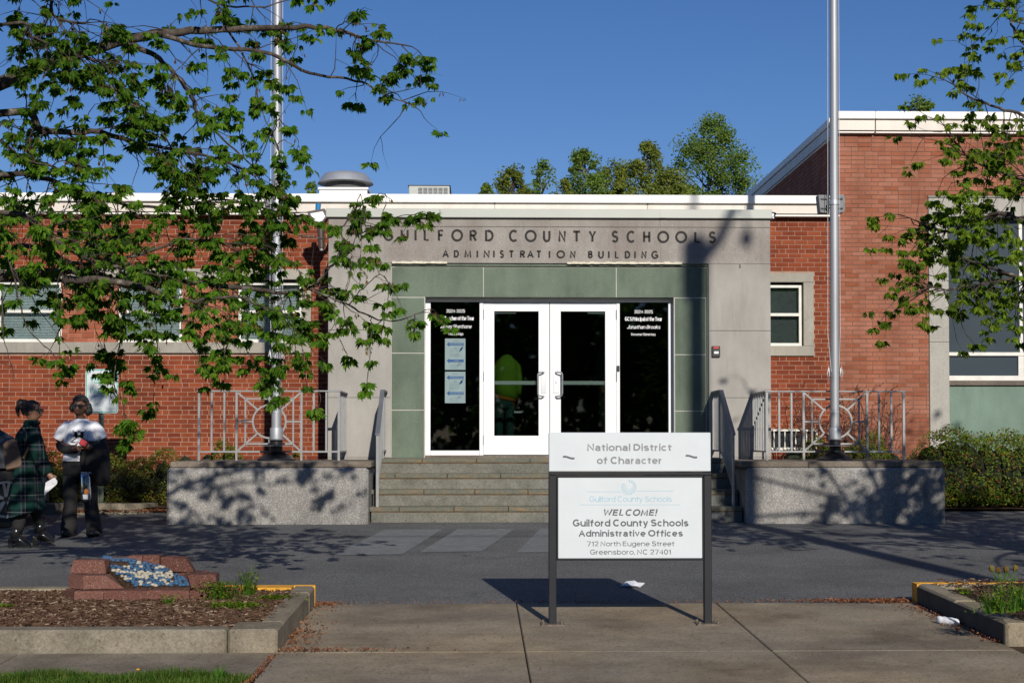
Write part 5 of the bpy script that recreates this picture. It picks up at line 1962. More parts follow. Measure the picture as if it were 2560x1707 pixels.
# top course
z0, z1 = BG + 2 * H - 0.010, BG + 3 * H - 0.016
xd = [X_(v, YF + .2, 300) for v in (165, 590)]
rblock([(xd[0], YF + 0.20), (xd[1], YF + 0.20), (xd[1] - 0.01, YF + 0.36), (xd[0] + 0.02, YF + 0.36)], z0, z1, {0: (0.015, .03), 1: (-0.022, 0.03)})
xe = [X_(v, YF + .42, 230) for v in (530, 680, 832, 1022, 1222)]
for i in range(4):
    c_ = 0.015 * (i in (0, 3))
    rblock([(xe[i], YF + 0.42 + c_), (xe[i + 1] - g, YF + 0.42 + c_ * .6), (xe[i + 1] - g, YF + 0.57), (xe[i], YF + 0.57)], z0, z1 + (0.0, 0.002, 0.012, 0.014)[i])
xg = [X_(v, YF + .36, 300) for v in (1218, 1390, 1640)]
rblock([(xg[0], YF + 0.40), (xg[1] - g, YF + 0.34), (xg[1] + 0.02, YF + 0.50), (xg[0] + 0.02, YF + 0.56)], z0, z1 + 0.006)
rblock([(xg[1], YF + 0.34), (xg[2], YF + 0.30), (xg[2] - 0.02, YF + 0.46), (xg[1] + 0.03, YF + 0.50)], z0, z1 + 0.005, {1: (-0.07, .02), 2: (-0.05, 0)})


def bedpt(zx, zy):
    """place on the tilted stone bed seen at the zoomed position"""
    # plane through front (y=10.14, z=BG+H-0.02) and back (y=10.42, z=BG+3H-0.03)
    px, py = zp(zx, zy)
    d = ray(px, py)
    zf, zb_ = BG + H - 0.015, BG + 2.72 * H
    k = (zb_ - zf) / 0.30
    # z = zf + k (Y-10.14)
    t = (CAMZ - zf + k * 10.14) / (k * d.y - d.z)
    return Vector((d.x * t, d.y * t, CAMZ + d.z * t))


poly = [(560, 235), (860, 262), (1010, 300), (1200, 335), (1310, 375), (1490, 480), (1620, 565), (1100, 575), (930, 572), (800, 500), (690, 420), (590, 330)]
P = [bedpt(*p) for p in poly]
c0 = bedpt(1020, 440)
m = MB()
m.add([p - Vector((0, 0, 0.012)) for p in P] + [c0 - Vector((0, 0, 0.012))], [(i, (i + 1) % len(P), len(P)) for i in range(len(P))])
m.add([Vector((p.x, p.y, BG)) for p in P] + [p - Vector((0, 0, 0.013)) for p in P], [(i, (i + 1) % len(P), (i + 1) % len(P) + len(P), i + len(P)) for i in range(len(P))])
m.build('stone_bed_soil', 'mulch', bpn)


def inside(x, y, pl):
    r = False
    j = len(pl) - 1
    for i in range(len(pl)):
        if (pl[i][1] > y) != (pl[j][1] > y) and x < (pl[j][0] - pl[i][0]) * (y - pl[i][1]) / (pl[j][1] - pl[i][1]) + pl[i][0]: r = not r
        j = i
    return r


PEB = {}
for cname in ('white_pebble', 'blue_pebble'):
    for k in range(3):
        random.seed(40 + k)
        PEB[cname, k] = unit_mesh(MB().blob((0, 0, 0), (0.5, 0.5 * (0.65 + 0.1 * k), 0.3), 7, 4, 0.08), 'pebble', cname)
        PEB[cname, k].polygons.foreach_set('use_smooth', [True] * len(PEB[cname, k].polygons))
random.seed(5)
placed = []
tries = 0
while len(placed) < 215 and tries < 9000:
    tries += 1
    x, y = random.uniform(555, 1625), random.uniform(232, 575)
    if not inside(x, y, poly): continue
    if 600 < x < 860 and 285 < y < 345: continue
    if any(abs(x - a) < 33 and abs(y - b) < 17 for a, b in placed): continue
    placed.append((x, y))
    dx_, dy_ = (x - 1020) / 2.0, (y - 450)
    rr_ = math.hypot(dx_, dy_)
    ang = math.degrees(math.atan2(dy_, dx_)) % 360
    ray_on = any(abs((ang - a + 180) % 360 - 180) < 6.5 for a in (8, 30, 62, 100, 150, 172, 198, 228, 262, 318, 350))
    white = rr_ < 48 or (ray_on and rr_ < 190)
    cname = 'white_pebble' if white else 'blue_pebble'
    s = random.uniform(0.032, 0.043)
    ob = shared('pebble', PEB[cname, random.randrange(3)], bpn, bedpt(x, y) + Vector((0, 0, -0.002)), (s * 1.15, s, s), (random.uniform(.3, .7), random.uniform(-.2, .2), random.uniform(0, 3.1)))

# ================================================================== visitor sign
VY = 19.3
vs_ = thing('visitor_parking_sign', (ax(253, VY, 1050), VY, gz(VY)), 'white and teal visitor parking sign on a green post before the brick wall', 'sign')
vx0, vx1, vz0, vz1 = ax(213.5, VY, 980), ax(295.5, VY, 980), az(1033, VY), az(923.5, VY)


def rrect(x0, x1, z0, z1, r):
    P = []
    for cx, cz, a in ((x1 - r, z1 - r, 0), (x0 + r, z1 - r, 90), (x0 + r, z0 + r, 180), (x1 - r, z0 + r, 270)):
        P += [(cx + r * math.cos(R(a + i * 22.5)), cz + r * math.sin(R(a + i * 22.5))) for i in range(5)]
    return P


MB().prism(rrect(vx0, vx1, vz0, vz1, 0.035)[::-1], VY, VY + 0.004).build('plate', 'sign_plate', vs_)
m = MB()
o = 0.014
Pq = rrect(vx0 + o, vx1 - o, vz0 + o, vz1 - o, 0.028)
ribbon(m, Pq, 0.011, VY - 0.0015, VY - 0.0003, closed=True)
m.build('border', 'teal_print', vs_)
m = MB()
cw_ = (vx1 - vx0)
text(m, 'VISITOR', vx0 + cw_ * 0.14, vx1 - cw_ * 0.14, az(959, VY), az(943.5, VY) - az(959, VY), VY - 0.001, 0.0)
text(m, 'PARKING', vx0 + cw_ * 0.14, vx1 - cw_ * 0.12, az(985, VY), az(970, VY) - az(985, VY), VY - 0.001, 0.0)
m.build('lettering', 'teal_print', vs_)
m = MB()
vcx = (vx0 + vx1) / 2 - 0.005
m.box(vcx - 0.036, vcx - 0.02, VY + 0.006, VY + 0.012, gz(VY), vz1 - 0.04)
m.box(vcx + 0.02, vcx + 0.036, VY + 0.006, VY + 0.012, gz(VY), vz1 - 0.04)
m.box(vcx - 0.02, vcx + 0.02, VY + 0.03, VY + 0.036, gz(VY), vz1 - 0.04)
m.box(vcx - 0.022, vcx - 0.018, VY + 0.0121, VY + 0.03, gz(VY), vz1 - 0.04)
m.box(vcx + 0.018, vcx + 0.022, VY + 0.0121, VY + 0.03, gz(VY), vz1 - 0.04)
m.build('post', 'green_steel', vs_)
for z in (vz0 + 0.03, vz1 - 0.03):
    MB().lathe(0, 0, [(0.009, 0), (0.009, 0.006)], 8).build('bolt', 'galvanised', None) if False else None
    MB().tube([(vcx, VY - 0.005, z), (vcx, VY + 0.002, z)], 0.009, 8).build('bolt', 'galvanised', vs_)

# ================================================================== litter things
a = gp(2344, 1562); 
c0 = Vector((a.x - 0.01, a.y + 0.0, a.z + 0.03))
m = MB()
pts = []
rings = []
random.seed(9)
p0 = gp(2342, 1559); p1 = gp(2396, 1566)
for i in range(13):
    u = i / 12
    c = p0.lerp(p1, u) + Vector((0, 0, 0.030))
    r = 0.029 * (0.65 if i in (0, 12) else (0.93 + 0.07 * math.sin(i * 1.7)))
    if i == 12: r = 0.02
    rings.append([(c.x, c.y + r * math.cos(t * math.pi / 6) * random.uniform(.93, 1.05), c.z - 0.001 + r * math.sin(t * math.pi / 6) * random.uniform(.93, 1.05)) for t in range(12)])
m.loft(rings)
lit = m.build('foam_cup', 'white_paper', smooth='all')
tag(lit, 'white crumpled foam cup lying on the pavement by the black sided kerb', 'cup')
m = MB()
pp = [gp(1551, 1465), gp(1567, 1458), gp(1590, 1457), gp(1612, 1462), gp(1600, 1468), gp(1575, 1469)]
cen = gp(1583, 1463)
vs = [(p.x, p.y, gz(p.y) + 0.008 + 0.012 * (i % 2)) for i, p in enumerate(pp)]
mid_ = [((p.x + cen.x) / 2, (p.y + cen.y) / 2, gz(p.y) + 0.03 - 0.014 * (i % 2)) for i, p in enumerate(pp)]
vs += mid_ + [(cen.x, cen.y, gz(cen.y) + 0.016)]
n = 6
m.add(vs, [(i, (i + 1) % n, (i + 1) % n + n, i + n) for i in range(n)] + [(i + n, (i + 1) % n + n, 2 * n) for i in range(n)])
m.add([(x, y, z - 0.006) for x, y, z in vs], [(i, (i + 1) % n, (i + 1) % n + n, i + n) for i in range(n)] + [(i + n, (i + 1) % n + n, 2 * n) for i in range(n)])
tag(m.build('crumpled_napkin', 'white_paper'), 'crumpled white paper napkin on the asphalt in the shadow of the sign', 'napkin')

# ================================================================== plants
def blade(m, p, h, w, lean, az_, bend=0.5, n=3):
    d = Vector((math.cos(az_), math.sin(az_), 0))
    s = Vector((-d.y, d.x, 0))
    L, Rr = [], []
    for i in range(n + 1):
        u = i / n
        c = Vector(p) + d * (lean * h * (u ** (1 + bend))) + Vector((0, 0, h * u * (1 - 0.25 * lean * u)))
        ww = w * (1 - u) ** 0.7 * 0.5 + 0.0004
        L.append(c - s * ww); Rr.append(c + s * ww)
    vs = L + Rr
    m.add(vs, [(i, i + n + 1, i + n + 2, i + 1) for i in range(n)])


random.seed(21)
m = MB()
for _ in range(26000):
    x = random.uniform(-5.2, -1.22); 
    y = 7.93 - abs(random.gauss(0, 0.22)) + random.uniform(-0.01, 0.02)
    if y < 7.3: continue
    cl = 0.5 + 0.5 * math.sin(x * 9 + 3 * math.sin(y * 11)) 
    if x > -1.45 and random.random() < (x + 1.45) / 0.25: continue
    h = random.uniform(0.02, 0.06) * (0.6 + 0.7 * cl)
    blade(m, (x, y, gz(y) - 0.003), h, 0.0045, random.uniform(0.1, 0.9), random.uniform(0, 6.28), n=2)
m.build('lawn_grass', 'grass_blade', kind='stuff')


def weed(name, c, n, h, w, spread, label, cat='weed', extra=0,  mat='lily_leaf', group=None):
    t = thing(name, c, label, cat, group)
    m = MB()
    for _ in range(n):
        a = random.uniform(0, 6.28); r = abs(random.gauss(0, spread))
        p = (c[0] + r * math.cos(a), c[1] + 0.6 * r * math.sin(a), c[2])
        blade(m, p, h * random.uniform(0.5, 1.1), w * random.uniform(.7, 1.2), random.uniform(0.1, 0.8), a + random.uniform(-.7, .7), n=4)
    m.build('leaf_blades', mat, t, kind='stuff')
    if extra:
        m = MB()
        for _ in range(extra * 3):
            a = random.uniform(0, 6.28); r = abs(random.gauss(0, spread * 1.4))
            p = Vector((c[0] + r * math.cos(a), c[1] + 0.6 * r * math.sin(a), c[2] + random.uniform(0.0, h * 0.75)))
            s = random.uniform(0.006, 0.016)
            u = Vector((random.uniform(-1, 1), random.uniform(-1, 1), random.uniform(-.3, .8))).normalized() * s
            v = u.cross(Vector((random.uniform(-1, 1), random.uniform(-1, 1), 1))).normalized() * s * 0.6
            m.add([p - u, p - v, p + u, p + v], [(0, 1, 2, 3)])
        for _ in range(8):
            a = random.uniform(0, 6.28)
            q = Vector((c[0] + spread * math.cos(a), c[1], c[2]))
            m.tube([q, q + Vector((0.04 * math.cos(a), 0, h * 0.8))], 0.002, 4)
        m.build('foliage', 'maple_leaf_light', t, kind='stuff')
    return t


ib = lambda x, y: gp(x, y, 0.12)
def wpt(x, y):
    p = gp(x, y, 0.12); return (p.x, p.y, p.z)
weed('weed_clump', wpt(552, 1500), 42, 0.17, 0.008, 0.07, 'tall bright green weed clump at the right end of the block planter', extra=170)
weed('weed_clump', wpt(620, 1490), 30, 0.22, 0.010, 0.035, 'upright grassy weed nearest the yellow kerb on the left island', extra=70)
weed('weed_clump', wpt(590, 1520), 10, 0.05, 0.005, 0.08, 'low spreading green weed on the mulch below the taller clumps', extra=260)
weed('weed_clump', wpt(422, 1512), 22, 0.09, 0.006, 0.02, 'small grassy tuft in front of the block planter', extra=16)
weed('weed_clump', wpt(690, 1500), 6, 0.05, 0.005, 0.06, 'sparse low weed on the mulch beside the yellow kerb corner', extra=110)
weed('weed_clump', wpt(6, 1520), 8, 0.04, 0.005, 0.03, 'tiny weed on the mulch at the far left of the island', extra=40)
p = gp(548, 1700)
weed('dandelion_plant', (p.x, p.y, gz(p.y)), 16, 0.09, 0.018, 0.025, 'broad leaved plant standing above the lawn edge', cat='plant')
p = gp(345, 1698)
dt = thing('dandelion_flower', (p.x, p.y, gz(p.y)), 'tiny yellow dandelion flower in the lawn', 'flower')
MB().tube([p, p + Vector((0, 0, 0.05))], 0.0015, 5).build('stem', 'lily_leaf', dt)
MB().blob(p + Vector((0, 0, 0.055)), (0.011, 0.011, 0.006), 8, 4).build('petals', 'yellow_paint', dt)


def rpt(x, y, h=0.2):
    p = gp(x, y, h); return (p.x, p.y, p.z)
weed('lily_clump', rpt(2545, 1525), 60, 0.20, 0.013, 0.10, 'large green lily clump in the right island at the photograph edge', 'lily plant', 60)
weed('lily_clump', rpt(2493, 1532), 34, 0.17, 0.012, 0.06, 'smaller green lily clump in the right island beside the large clump', 'lily plant', 50)
weed('weed_clump', rpt(2415, 1484, 0.15), 7, 0.05, 0.006, 0.03, 'little pale weed on the right island mulch behind the kerb', extra=22)
# dry flower heads
q = Vector(rpt(2510, 1462, 0.24))
df = thing('dried_flower', q, 'dried brown flower heads on thin stems at the back of the right island', 'flower')
for dx_, dy_, hh in ((-0.085, 0, 0.115), (-0.03, 0.02, 0.10), (0.015, 0, 0.11), (0.085, 0.01, 0.115)):
    e = q + Vector((dx_, dy_, hh))
    MB().tube([q + Vector((dx_ * .3, 0, -0.05)), q + Vector((dx_ * .8, dy_, hh * .6)), e], 0.003, 5).build('stem', 'lily_leaf', df)
    MB().blob(e, (0.02, 0.02, 0.022), 8, 5, 0.25).build('flower_head', 'seed_wing', df)
m = MB()
for _ in range(40):
    p = q + Vector((random.uniform(-.08, .09), random.uniform(-.03, .03), random.uniform(0.03, .1)))
    u = Vector((random.uniform(-1, 1), random.uniform(-1, 1), random.uniform(-1, 1))).normalized() * 0.014
    v = u.cross(Vector((0.3, 1, .5))).normalized() * 0.006
    m.add([p - u, p - v, p + u, p + v], [(0, 1, 2, 3)])
m.build('foliage', 'lily_leaf', df, kind='stuff')


def hedge(label, x0, x1, y0, y1, topf, n, mat, size=(0.018, 0.038), base=0.05, name='hedge', group=None, seed=1):
    """clipped shrub mass: twigs inside, leaf faces through the volume with a bumpy outline"""
    random.seed(seed)
    cx, cy = (x0 + x1) / 2, (y0 + y1) / 2
    t = thing(name, (cx, cy, gz(cy)), label, 'hedge', group)
    m = MB()
    for i in range(int((x1 - x0) * 9)):
        x = random.uniform(x0 + .1, x1 - .1); y = random.uniform(cy - .2, cy + .3)
        hgt = topf(x) * random.uniform(.6, .92)
        m.tube([(x, y, gz(y)), (x + random.uniform(-.1, .1), y + random.uniform(-.1, .1), gz(y) + hgt * .5), (x + random.uniform(-.2, .2), y + random.uniform(-.15, .15), gz(y) + hgt)], [0.012, 0.008, 0.003], 4)
    m.build('stems', 'twig_bark', t, kind='stuff')
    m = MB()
    # added inner mass, shade painted in, so that the hedge is not see-through
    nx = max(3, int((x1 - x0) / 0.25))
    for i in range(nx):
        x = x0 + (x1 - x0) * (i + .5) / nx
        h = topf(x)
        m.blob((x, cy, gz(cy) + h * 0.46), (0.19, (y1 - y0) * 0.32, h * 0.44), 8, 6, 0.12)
    mm = m.build('shaded_core', 'hedge_shade', t, kind='stuff')
    m = MB()
    for _ in range(n):
        x = random.uniform(x0, x1)
        bump = 0.05 * math.sin(x * 7.1) + 0.04 * math.sin(x * 17.3 + 1) + 0.03 * math.sin(x * 31)
        h = topf(x) + bump
        s = random.random()
        a = random.uniform(-1.25, 1.7) if s < 0.93 else random.uniform(1.7, 3)
        ry = (y1 - y0) / 2 * (1 + 0.12 * math.sin(x * 9 + a * 5))
        edge = min(1.0, math.sqrt(max(0.02, min(x - x0, x1 - x) / 0.35)))
        rad = random.uniform(0.82, 1.06)
        # superellipse cross-section
        ca, sa = math.cos(a), math.sin(a)
        yy = cy - ry * rad * (abs(ca) ** 0.7) * (1 if ca > 0 else -1)
        zz_ = gz(cy) + base + h * edge * (0.5 + 0.5 * rad * (abs(sa) ** 0.7) * (1 if sa > 0 else -1))
        p = Vector((x, yy, max(zz_, gz(cy) + 0.02)))
        l = random.uniform(*size)
        u = Vector((random.uniform(-1, 1), random.uniform(-1, .3), random.uniform(-.6, 1))).normalized() * l
        v = u.cross(Vector((random.uniform(-.5, .5), -1, random.uniform(0, .9)))).normalized() * l * 0.55
        m.add([p - u * .5, p - v * .5, p + u * .6, p + v * .5], [(0, 1, 2, 3)])
    m.build('foliage', mat, t, kind='stuff')
    return t


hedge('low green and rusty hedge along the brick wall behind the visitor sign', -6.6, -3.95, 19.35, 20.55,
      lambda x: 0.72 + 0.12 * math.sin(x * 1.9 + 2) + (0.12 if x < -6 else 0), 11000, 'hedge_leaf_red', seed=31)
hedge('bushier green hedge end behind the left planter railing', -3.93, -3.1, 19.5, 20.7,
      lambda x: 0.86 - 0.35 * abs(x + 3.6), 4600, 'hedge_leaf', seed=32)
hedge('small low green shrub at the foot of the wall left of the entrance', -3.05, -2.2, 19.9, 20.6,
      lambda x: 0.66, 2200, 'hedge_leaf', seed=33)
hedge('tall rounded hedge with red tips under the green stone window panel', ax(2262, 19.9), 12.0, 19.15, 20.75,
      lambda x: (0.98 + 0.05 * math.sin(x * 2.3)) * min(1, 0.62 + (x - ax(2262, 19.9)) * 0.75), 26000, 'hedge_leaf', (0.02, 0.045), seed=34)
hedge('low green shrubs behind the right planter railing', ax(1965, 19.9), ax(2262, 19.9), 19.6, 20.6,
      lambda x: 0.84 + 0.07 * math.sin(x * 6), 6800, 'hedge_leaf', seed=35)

# bare twiggy rose
random.seed(77)
rs_ = thing('bare_rose_shrub', (ax(2090, 20.4), 20.4, gz(20.4)), 'bare reddish rose shrub with thin twigs against the brick behind the railing', 'shrub')
m = MB(); lf = MB()
for i in range(64):
    px = random.choice([random.uniform(1985, 2060), random.uniform(2110, 2230), random.uniform(2120, 2200)])
    x = ax(px, 20.4)
    base = Vector((x + random.uniform(-.15, .15) * .4, 20.4 + random.uniform(-.2, .2), gz(20.4) + .3))
    hgt = random.uniform(0.7, 1.35)
    lean = random.uniform(-.35, .35)
    P = [base]
    for k in range(1, 6):
        P.append(base + Vector((lean * (k / 5) ** 1.5 + random.uniform(-.02, .02), random.uniform(-.03, .03), hgt * k / 5)))
    m.tube(P, [0.012, 0.010, 0.009, 0.007, 0.005, 0.003], 4)
    for _ in range(6):
        k = random.randint(2, 5)
        q = P[k]
        d = Vector((random.uniform(-.22, .22), random.uniform(-.08, .08), random.uniform(.03, .2)))
        m.tube([q, q + d * .6 + Vector((0, 0, .02)), q + d], [0.005, 0.004, 0.0025], 3)
        for _ in range(2):
            p = q + d * random.uniform(.4, 1)
            u = Vector((random.uniform(-1, 1), random.uniform(-1, 1), random.uniform(-1, 1))).normalized() * 0.014
            v = u.cross(Vector((.2, 1, .4))).normalized() * 0.008
            lf.add([p - u, p - v, p + u, p + v], [(0, 1, 2, 3)])
m.build('twigs', 'red_twig', rs_, kind='stuff')
lf.build('dry_leaves', 'dead_leaf', rs_, kind='stuff')

# ================================================================== near trees
def leaf_mesh(seed, droop=0.4, mat='maple_leaf'):
    rr = random.Random(seed)
    m = MB()
    for a, l in ((-44, .72), (-22, .93), (0, 1.0), (22, .93), (44, .72)):
        a = R(a + rr.uniform(-6, 6)); l *= rr.uniform(.88, 1.08)
        d = Vector((math.sin(a), 0, -math.cos(a)))
        s = Vector((math.cos(a), 0, math.sin(a)))
        k = rr.uniform(.1, .3)
        b = Vector((0, 0, 0)) 
        mid = d * l * 0.52 + Vector((0, -0.10 * l, 0))
        tip = d * l + Vector((0, k * l * (1 if rr.random() < .8 else -1), -droop * 0.25 * l))
        wv = s * (0.14 + 0.05 * rr.random()) * l * 1.1
        fold = Vector((0, 0.07, 0))
        m.add([b, mid - wv + fold, tip, mid + wv + fold, mid], [(0, 1, 4), (1, 2, 4), (0, 4, 3), (4, 2, 3)])
    return m


LEAF_GEO = [leaf_mesh(100 + i) for i in range(6)]
LEAF_ME = {}
for mt in ('maple_leaf', 'maple_leaf_light'):
    LEAF_ME[mt] = [unit_mesh(g_, 'leaf', mt) for g_ in LEAF_GEO]


class Foliage:
    def __init__(s, size, mat):
        s.L = []
        s.size = size
        s.mat = mat

    def leaf(s, p, out, sc=1.0):
        """hangs from p, leaning away along out"""
        l = random.uniform(*s.size) * sc
        dn = Vector((out.x * 0.55 + random.gauss(0, .25), out.y * .45 + random.gauss(0, .25), -1 + abs(random.gauss(0, .28)))).normalized()
        fa = random.gauss(0, 0.75)
        side = Vector((math.cos(fa), math.sin(fa), random.gauss(0, .2)))
        side = (side - dn * side.dot(dn)).normalized()
        nrm = dn.cross(side)
        M = Matrix((side, nrm, -dn)).transposed()
        s.L.append((Vector(p), M, l, random.randrange(6)))

    def cluster(s, p, out, n, sc=1.0):
        for i in range(n):
            a = math.tau * (i + random.random() * .6) / n
            off = Vector((math.cos(a), math.sin(a) * .9, random.uniform(-.3, .5)))
            q = Vector(p) + off * random.uniform(0.010, 0.034)
            s.leaf(q, off * 0.9 + Vector(out) * .5, sc)

    def emit(s, parent, budget):
        vis = [i for i, (p, M, l, k) in enumerate(s.L) if in_view(p.x, p.z, p.y)]
        vis.sort(key=lambda i: -s.L[i][2] / s.L[i][0].y)
        single = set(vis[:budget])
        m = MB()
        for i, (p, M, l, k) in enumerate(s.L):
            if i in single:
                o = bpy.data.objects.new('leaf', LEAF_ME[s.mat][k])
                link(o, parent, p)
                o.rotation_euler = M.to_euler()
                o.scale = (l, l, l)
            else:
                g_ = LEAF_GEO[k]
                m.add([p + M @ (Vector(v) * l) for v in g_.v], g_.f)
        m.build('foliage', s.mat, parent, kind='stuff')


def bez(P, n):
    """Catmull-Rom through points"""
    out = []
    Q = [P[0] * 2 - P[1]] + P + [P[-1] * 2 - P[-2]]
    for i in range(1, len(Q) - 2):
        for k in range(n):
            t = k / n
            a, b, c, d = Q[i - 1], Q[i], Q[i + 1], Q[i + 2]
            out.append(0.5 * ((2 * b) + (c - a) * t + (2 * a - 5 * b + 4 * c - d) * t * t + (3 * b - a - 3 * c + d) * t ** 3))
    out.append(P[-1])
    return out


def wob(P, a):
    return [p + Vector((random.uniform(-a, a), random.uniform(-a, a), random.uniform(-a, a))) if 0 < i < len(P) - 1 else p for i, p in enumerate(P)]


def near_tree(t, trunkP, trunkR, limbs, free, fol, seed, budget, seeds=True, twigk=1.0, leafsc=1.0):
    random.seed(seed)
    tk = bez([Vector(p) for p in trunkP], 5)
    rr = [trunkR * (1 - 0.6 * i / len(tk)) for i in range(len(tk))]
    MB().tube(wob(tk, 0.01), rr, 12).build('trunk', 'bark', t, smooth='all')
    tw = MB(); sd = MB()

    def seedpod(p):
        for _ in range(random.randint(2, 4)):
            a = random.uniform(0, 6.28)
            d = Vector((math.cos(a) * .4, math.sin(a) * .4, -1)).normalized() * random.uniform(.025, .05)
            s = Vector((math.sin(a), -math.cos(a), 0.2)) * 0.007
            q = Vector(p) + Vector((random.uniform(-.02, .02), random.uniform(-.02, .02), 0))
            sd.add([q, q + d * .6 - s, q + d, q + d * .6 + s], [(0, 1, 2, 3)])

    def twig(p, d, L, r, dens, depth=0):
        n = 5
        P = [Vector(p)]
        d = Vector(d).normalized()
        for i in range(n):
            d = (d + Vector((random.gauss(0, .22), random.gauss(0, .2), random.gauss(-0.10, .20)))).normalized()
            P.append(P[-1] + d * L / n)
        tw.tube(P, [r * (1 - .8 * i / n) for i in range(n + 1)], 4 if depth else 5, cap=False)
        for i in range(2, n + 1):
            if i == n:
                if random.random() < dens + 0.2: fol.cluster(P[i], d * .2, random.randint(4, 7), leafsc)
            elif random.random() < dens * 0.34:
                fol.cluster(P[i], d * .3, random.randint(2, 3), leafsc)
            if seeds and random.random() < 0.35 * dens: seedpod(P[i])
        if depth < 1:
            for _ in range(random.choice((0, 1, 1, 2))):
                i = random.randint(1, n - 1)
                dd = (d + Vector((random.gauss(0, .8), random.gauss(0, .7), random.gauss(-.1, .6)))).normalized()
                twig(P[i], dd, L * random.uniform(.35, .6), r * .6, dens, depth + 1)

    for pts, r0, r1, dens, per in limbs:
        P = bez([Vector(p) for p in pts], 5)
        P = wob(P, 0.008)
        n = len(P)
        MB().tube(P, [r0 + (r1 - r0) * i / (n - 1) for i in range(n)], 8).build('limb', 'bark', t, smooth='all')
        L = sum((P[i + 1] - P[i]).length for i in range(n - 1))
        cnt = int(L * per * twigk)
        for _ in range(cnt):
            i = min(n - 2, int(random.random() ** 0.85 * (n - 1)))
            p = P[i].lerp(P[i + 1], random.random())
            ax_ = (P[i + 1] - P[i]).normalized()
            d = Vector((random.gauss(0, .8), random.gauss(0, .75), random.gauss(-.12, .75)))
            d = d + ax_ * 0.6
            twig(p, d, random.uniform(.22, .62) * (0.42 if r0 < 0.006 else 0.62 if r0 < 0.0125 else 1.0), 0.0048 if r0 > .006 else 0.003, dens)
        twig(P[-1], P[-1] - P[-2], 0.3 if r0 > 0.0125 else 0.15, 0.004, dens)
    for p, d, L, dens in free:
        twig(Vector(p), Vector(d), L, 0.005, dens)
    tw.build('twigs', 'twig_bark', t, kind='stuff')
    if seeds: sd.build('seed_wings', 'seed_wing', t, kind='stuff')
    fol.emit(t, budget)


def L3(pts, Y0, Y1):
    n = len(pts)
    return [at(x, y, Y0 + (Y1 - Y0) * i / (n - 1)) for i, (x, y) in enumerate(pts)]


TX, TY = -5.0, 9.7
lt = thing('maple_tree', (TX, TY, gz(TY)), 'large spring maple whose drooping branches fill the upper left over the brick wing', 'tree')
limbs = []


def limb(pts, Y0, Y1, r0, r1, dens, per, start=None):
    P = L3(pts, Y0, Y1)
    if start is not None:
        P = [Vector(start)] + P
    limbs.append((P, r0, r1, dens, per))


S0 = (TX, TY, 3.0); S1 = (TX, TY, 4.0); S2 = (TX, TY, 2.4)
limb([(0, 210), (154, 154), (299, 103), (407, 84), (528, 75), (678, 70), (818, 70), (912, 98), (1029, 117)], 10.0, 10.9, 0.055, 0.005, .40, 7.5, S0)
limb([(299, 108), (365, 126), (421, 168), (472, 229), (500, 290), (561, 351), (640, 420)], 10.2, 10.6, 0.024, 0.005, .75, 19)
limb([(407, 89), (514, 117), (678, 136), (772, 182), (889, 201), (959, 234), (1038, 267)], 10.3, 11.2, 0.020, 0.004, .45, 8)
limb([(0, 285), (108, 327), (253, 332), (351, 360), (514, 388), (640, 440)], 9.8, 10.4, 0.032, 0.006, .78, 19, S0)
limb([(0, 694), (157, 677), (221, 681), (323, 715), (425, 702), (553, 715), (723, 732), (787, 715)], 9.9, 10.8, 0.042, 0.010, .62, 17, S2)
limb([(787, 715), (820, 670), (872, 634), (890, 590)], 10.8, 11.0, 0.010, 0.003, .5, 10)
limb([(787, 728), (872, 762), (935, 795), (1000, 800), (1062, 775)], 10.8, 11.1, 0.009, 0.003, .55, 10)
limb([(157, 702), (255, 702), (374, 723), (425, 749), (489, 753), (590, 742), (700, 790)], 9.6, 10.1, 0.028, 0.006, .6, 15)
limb([(0, 533), (84, 568), (140, 603), (243, 655), (327, 674), (420, 690)], 9.5, 9.9, 0.020, 0.006, .68, 17, S0)
limb([(0, 622), (120, 632), (200, 660), (330, 640), (470, 600), (610, 610), (720, 560)], 9.8, 10.6, 0.02, 0.005, .7, 15, S2)
limb([(0, 440), (120, 450), (260, 500), (400, 520), (560, 500), (690, 530)], 9.9, 10.7, 0.022, 0.005, .72, 16, S0)
limb([(0, 60), (70, 90), (150, 120), (260, 160)], 9.6, 9.9, 0.014, 0.005, .6, 15, S1)
limb([(60, -40), (130, 40), (210, 60)], 9.8, 10.0, 0.02, 0.006, .7, 15, S1)
limb([(420, -60), (520, 0), (640, 20), (760, -10)], 10.4, 10.8, 0.012, 0.004, .75, 15)
limb([(560, 60), (620, 160), (650, 260), (690, 360)], 10.6, 10.6, 0.009, 0.003, .5, 12)
limb([(250, 200), (330, 260), (400, 330), (470, 430)], 10.0, 10.2, 0.012, 0.004, .7, 18)
limb([(680, 560), (760, 590), (830, 590), (880, 540)], 10.7, 11.0, 0.010, 0.003, .55, 12)
limb([(0, 350), (60, 400), (140, 420), (220, 470)], 9.6, 9.8, 0.014, 0.005, .8, 20)
# bare grey hanging twigs at the left edge
limb([(10, 600), (40, 720), (60, 800), (110, 865)], 9.4, 9.4, 0.008, 0.003, .12, 6)
limb([(4, 740), (10, 830), (25, 905)], 9.3, 9.3, 0.005, 0.002, .0, 3)
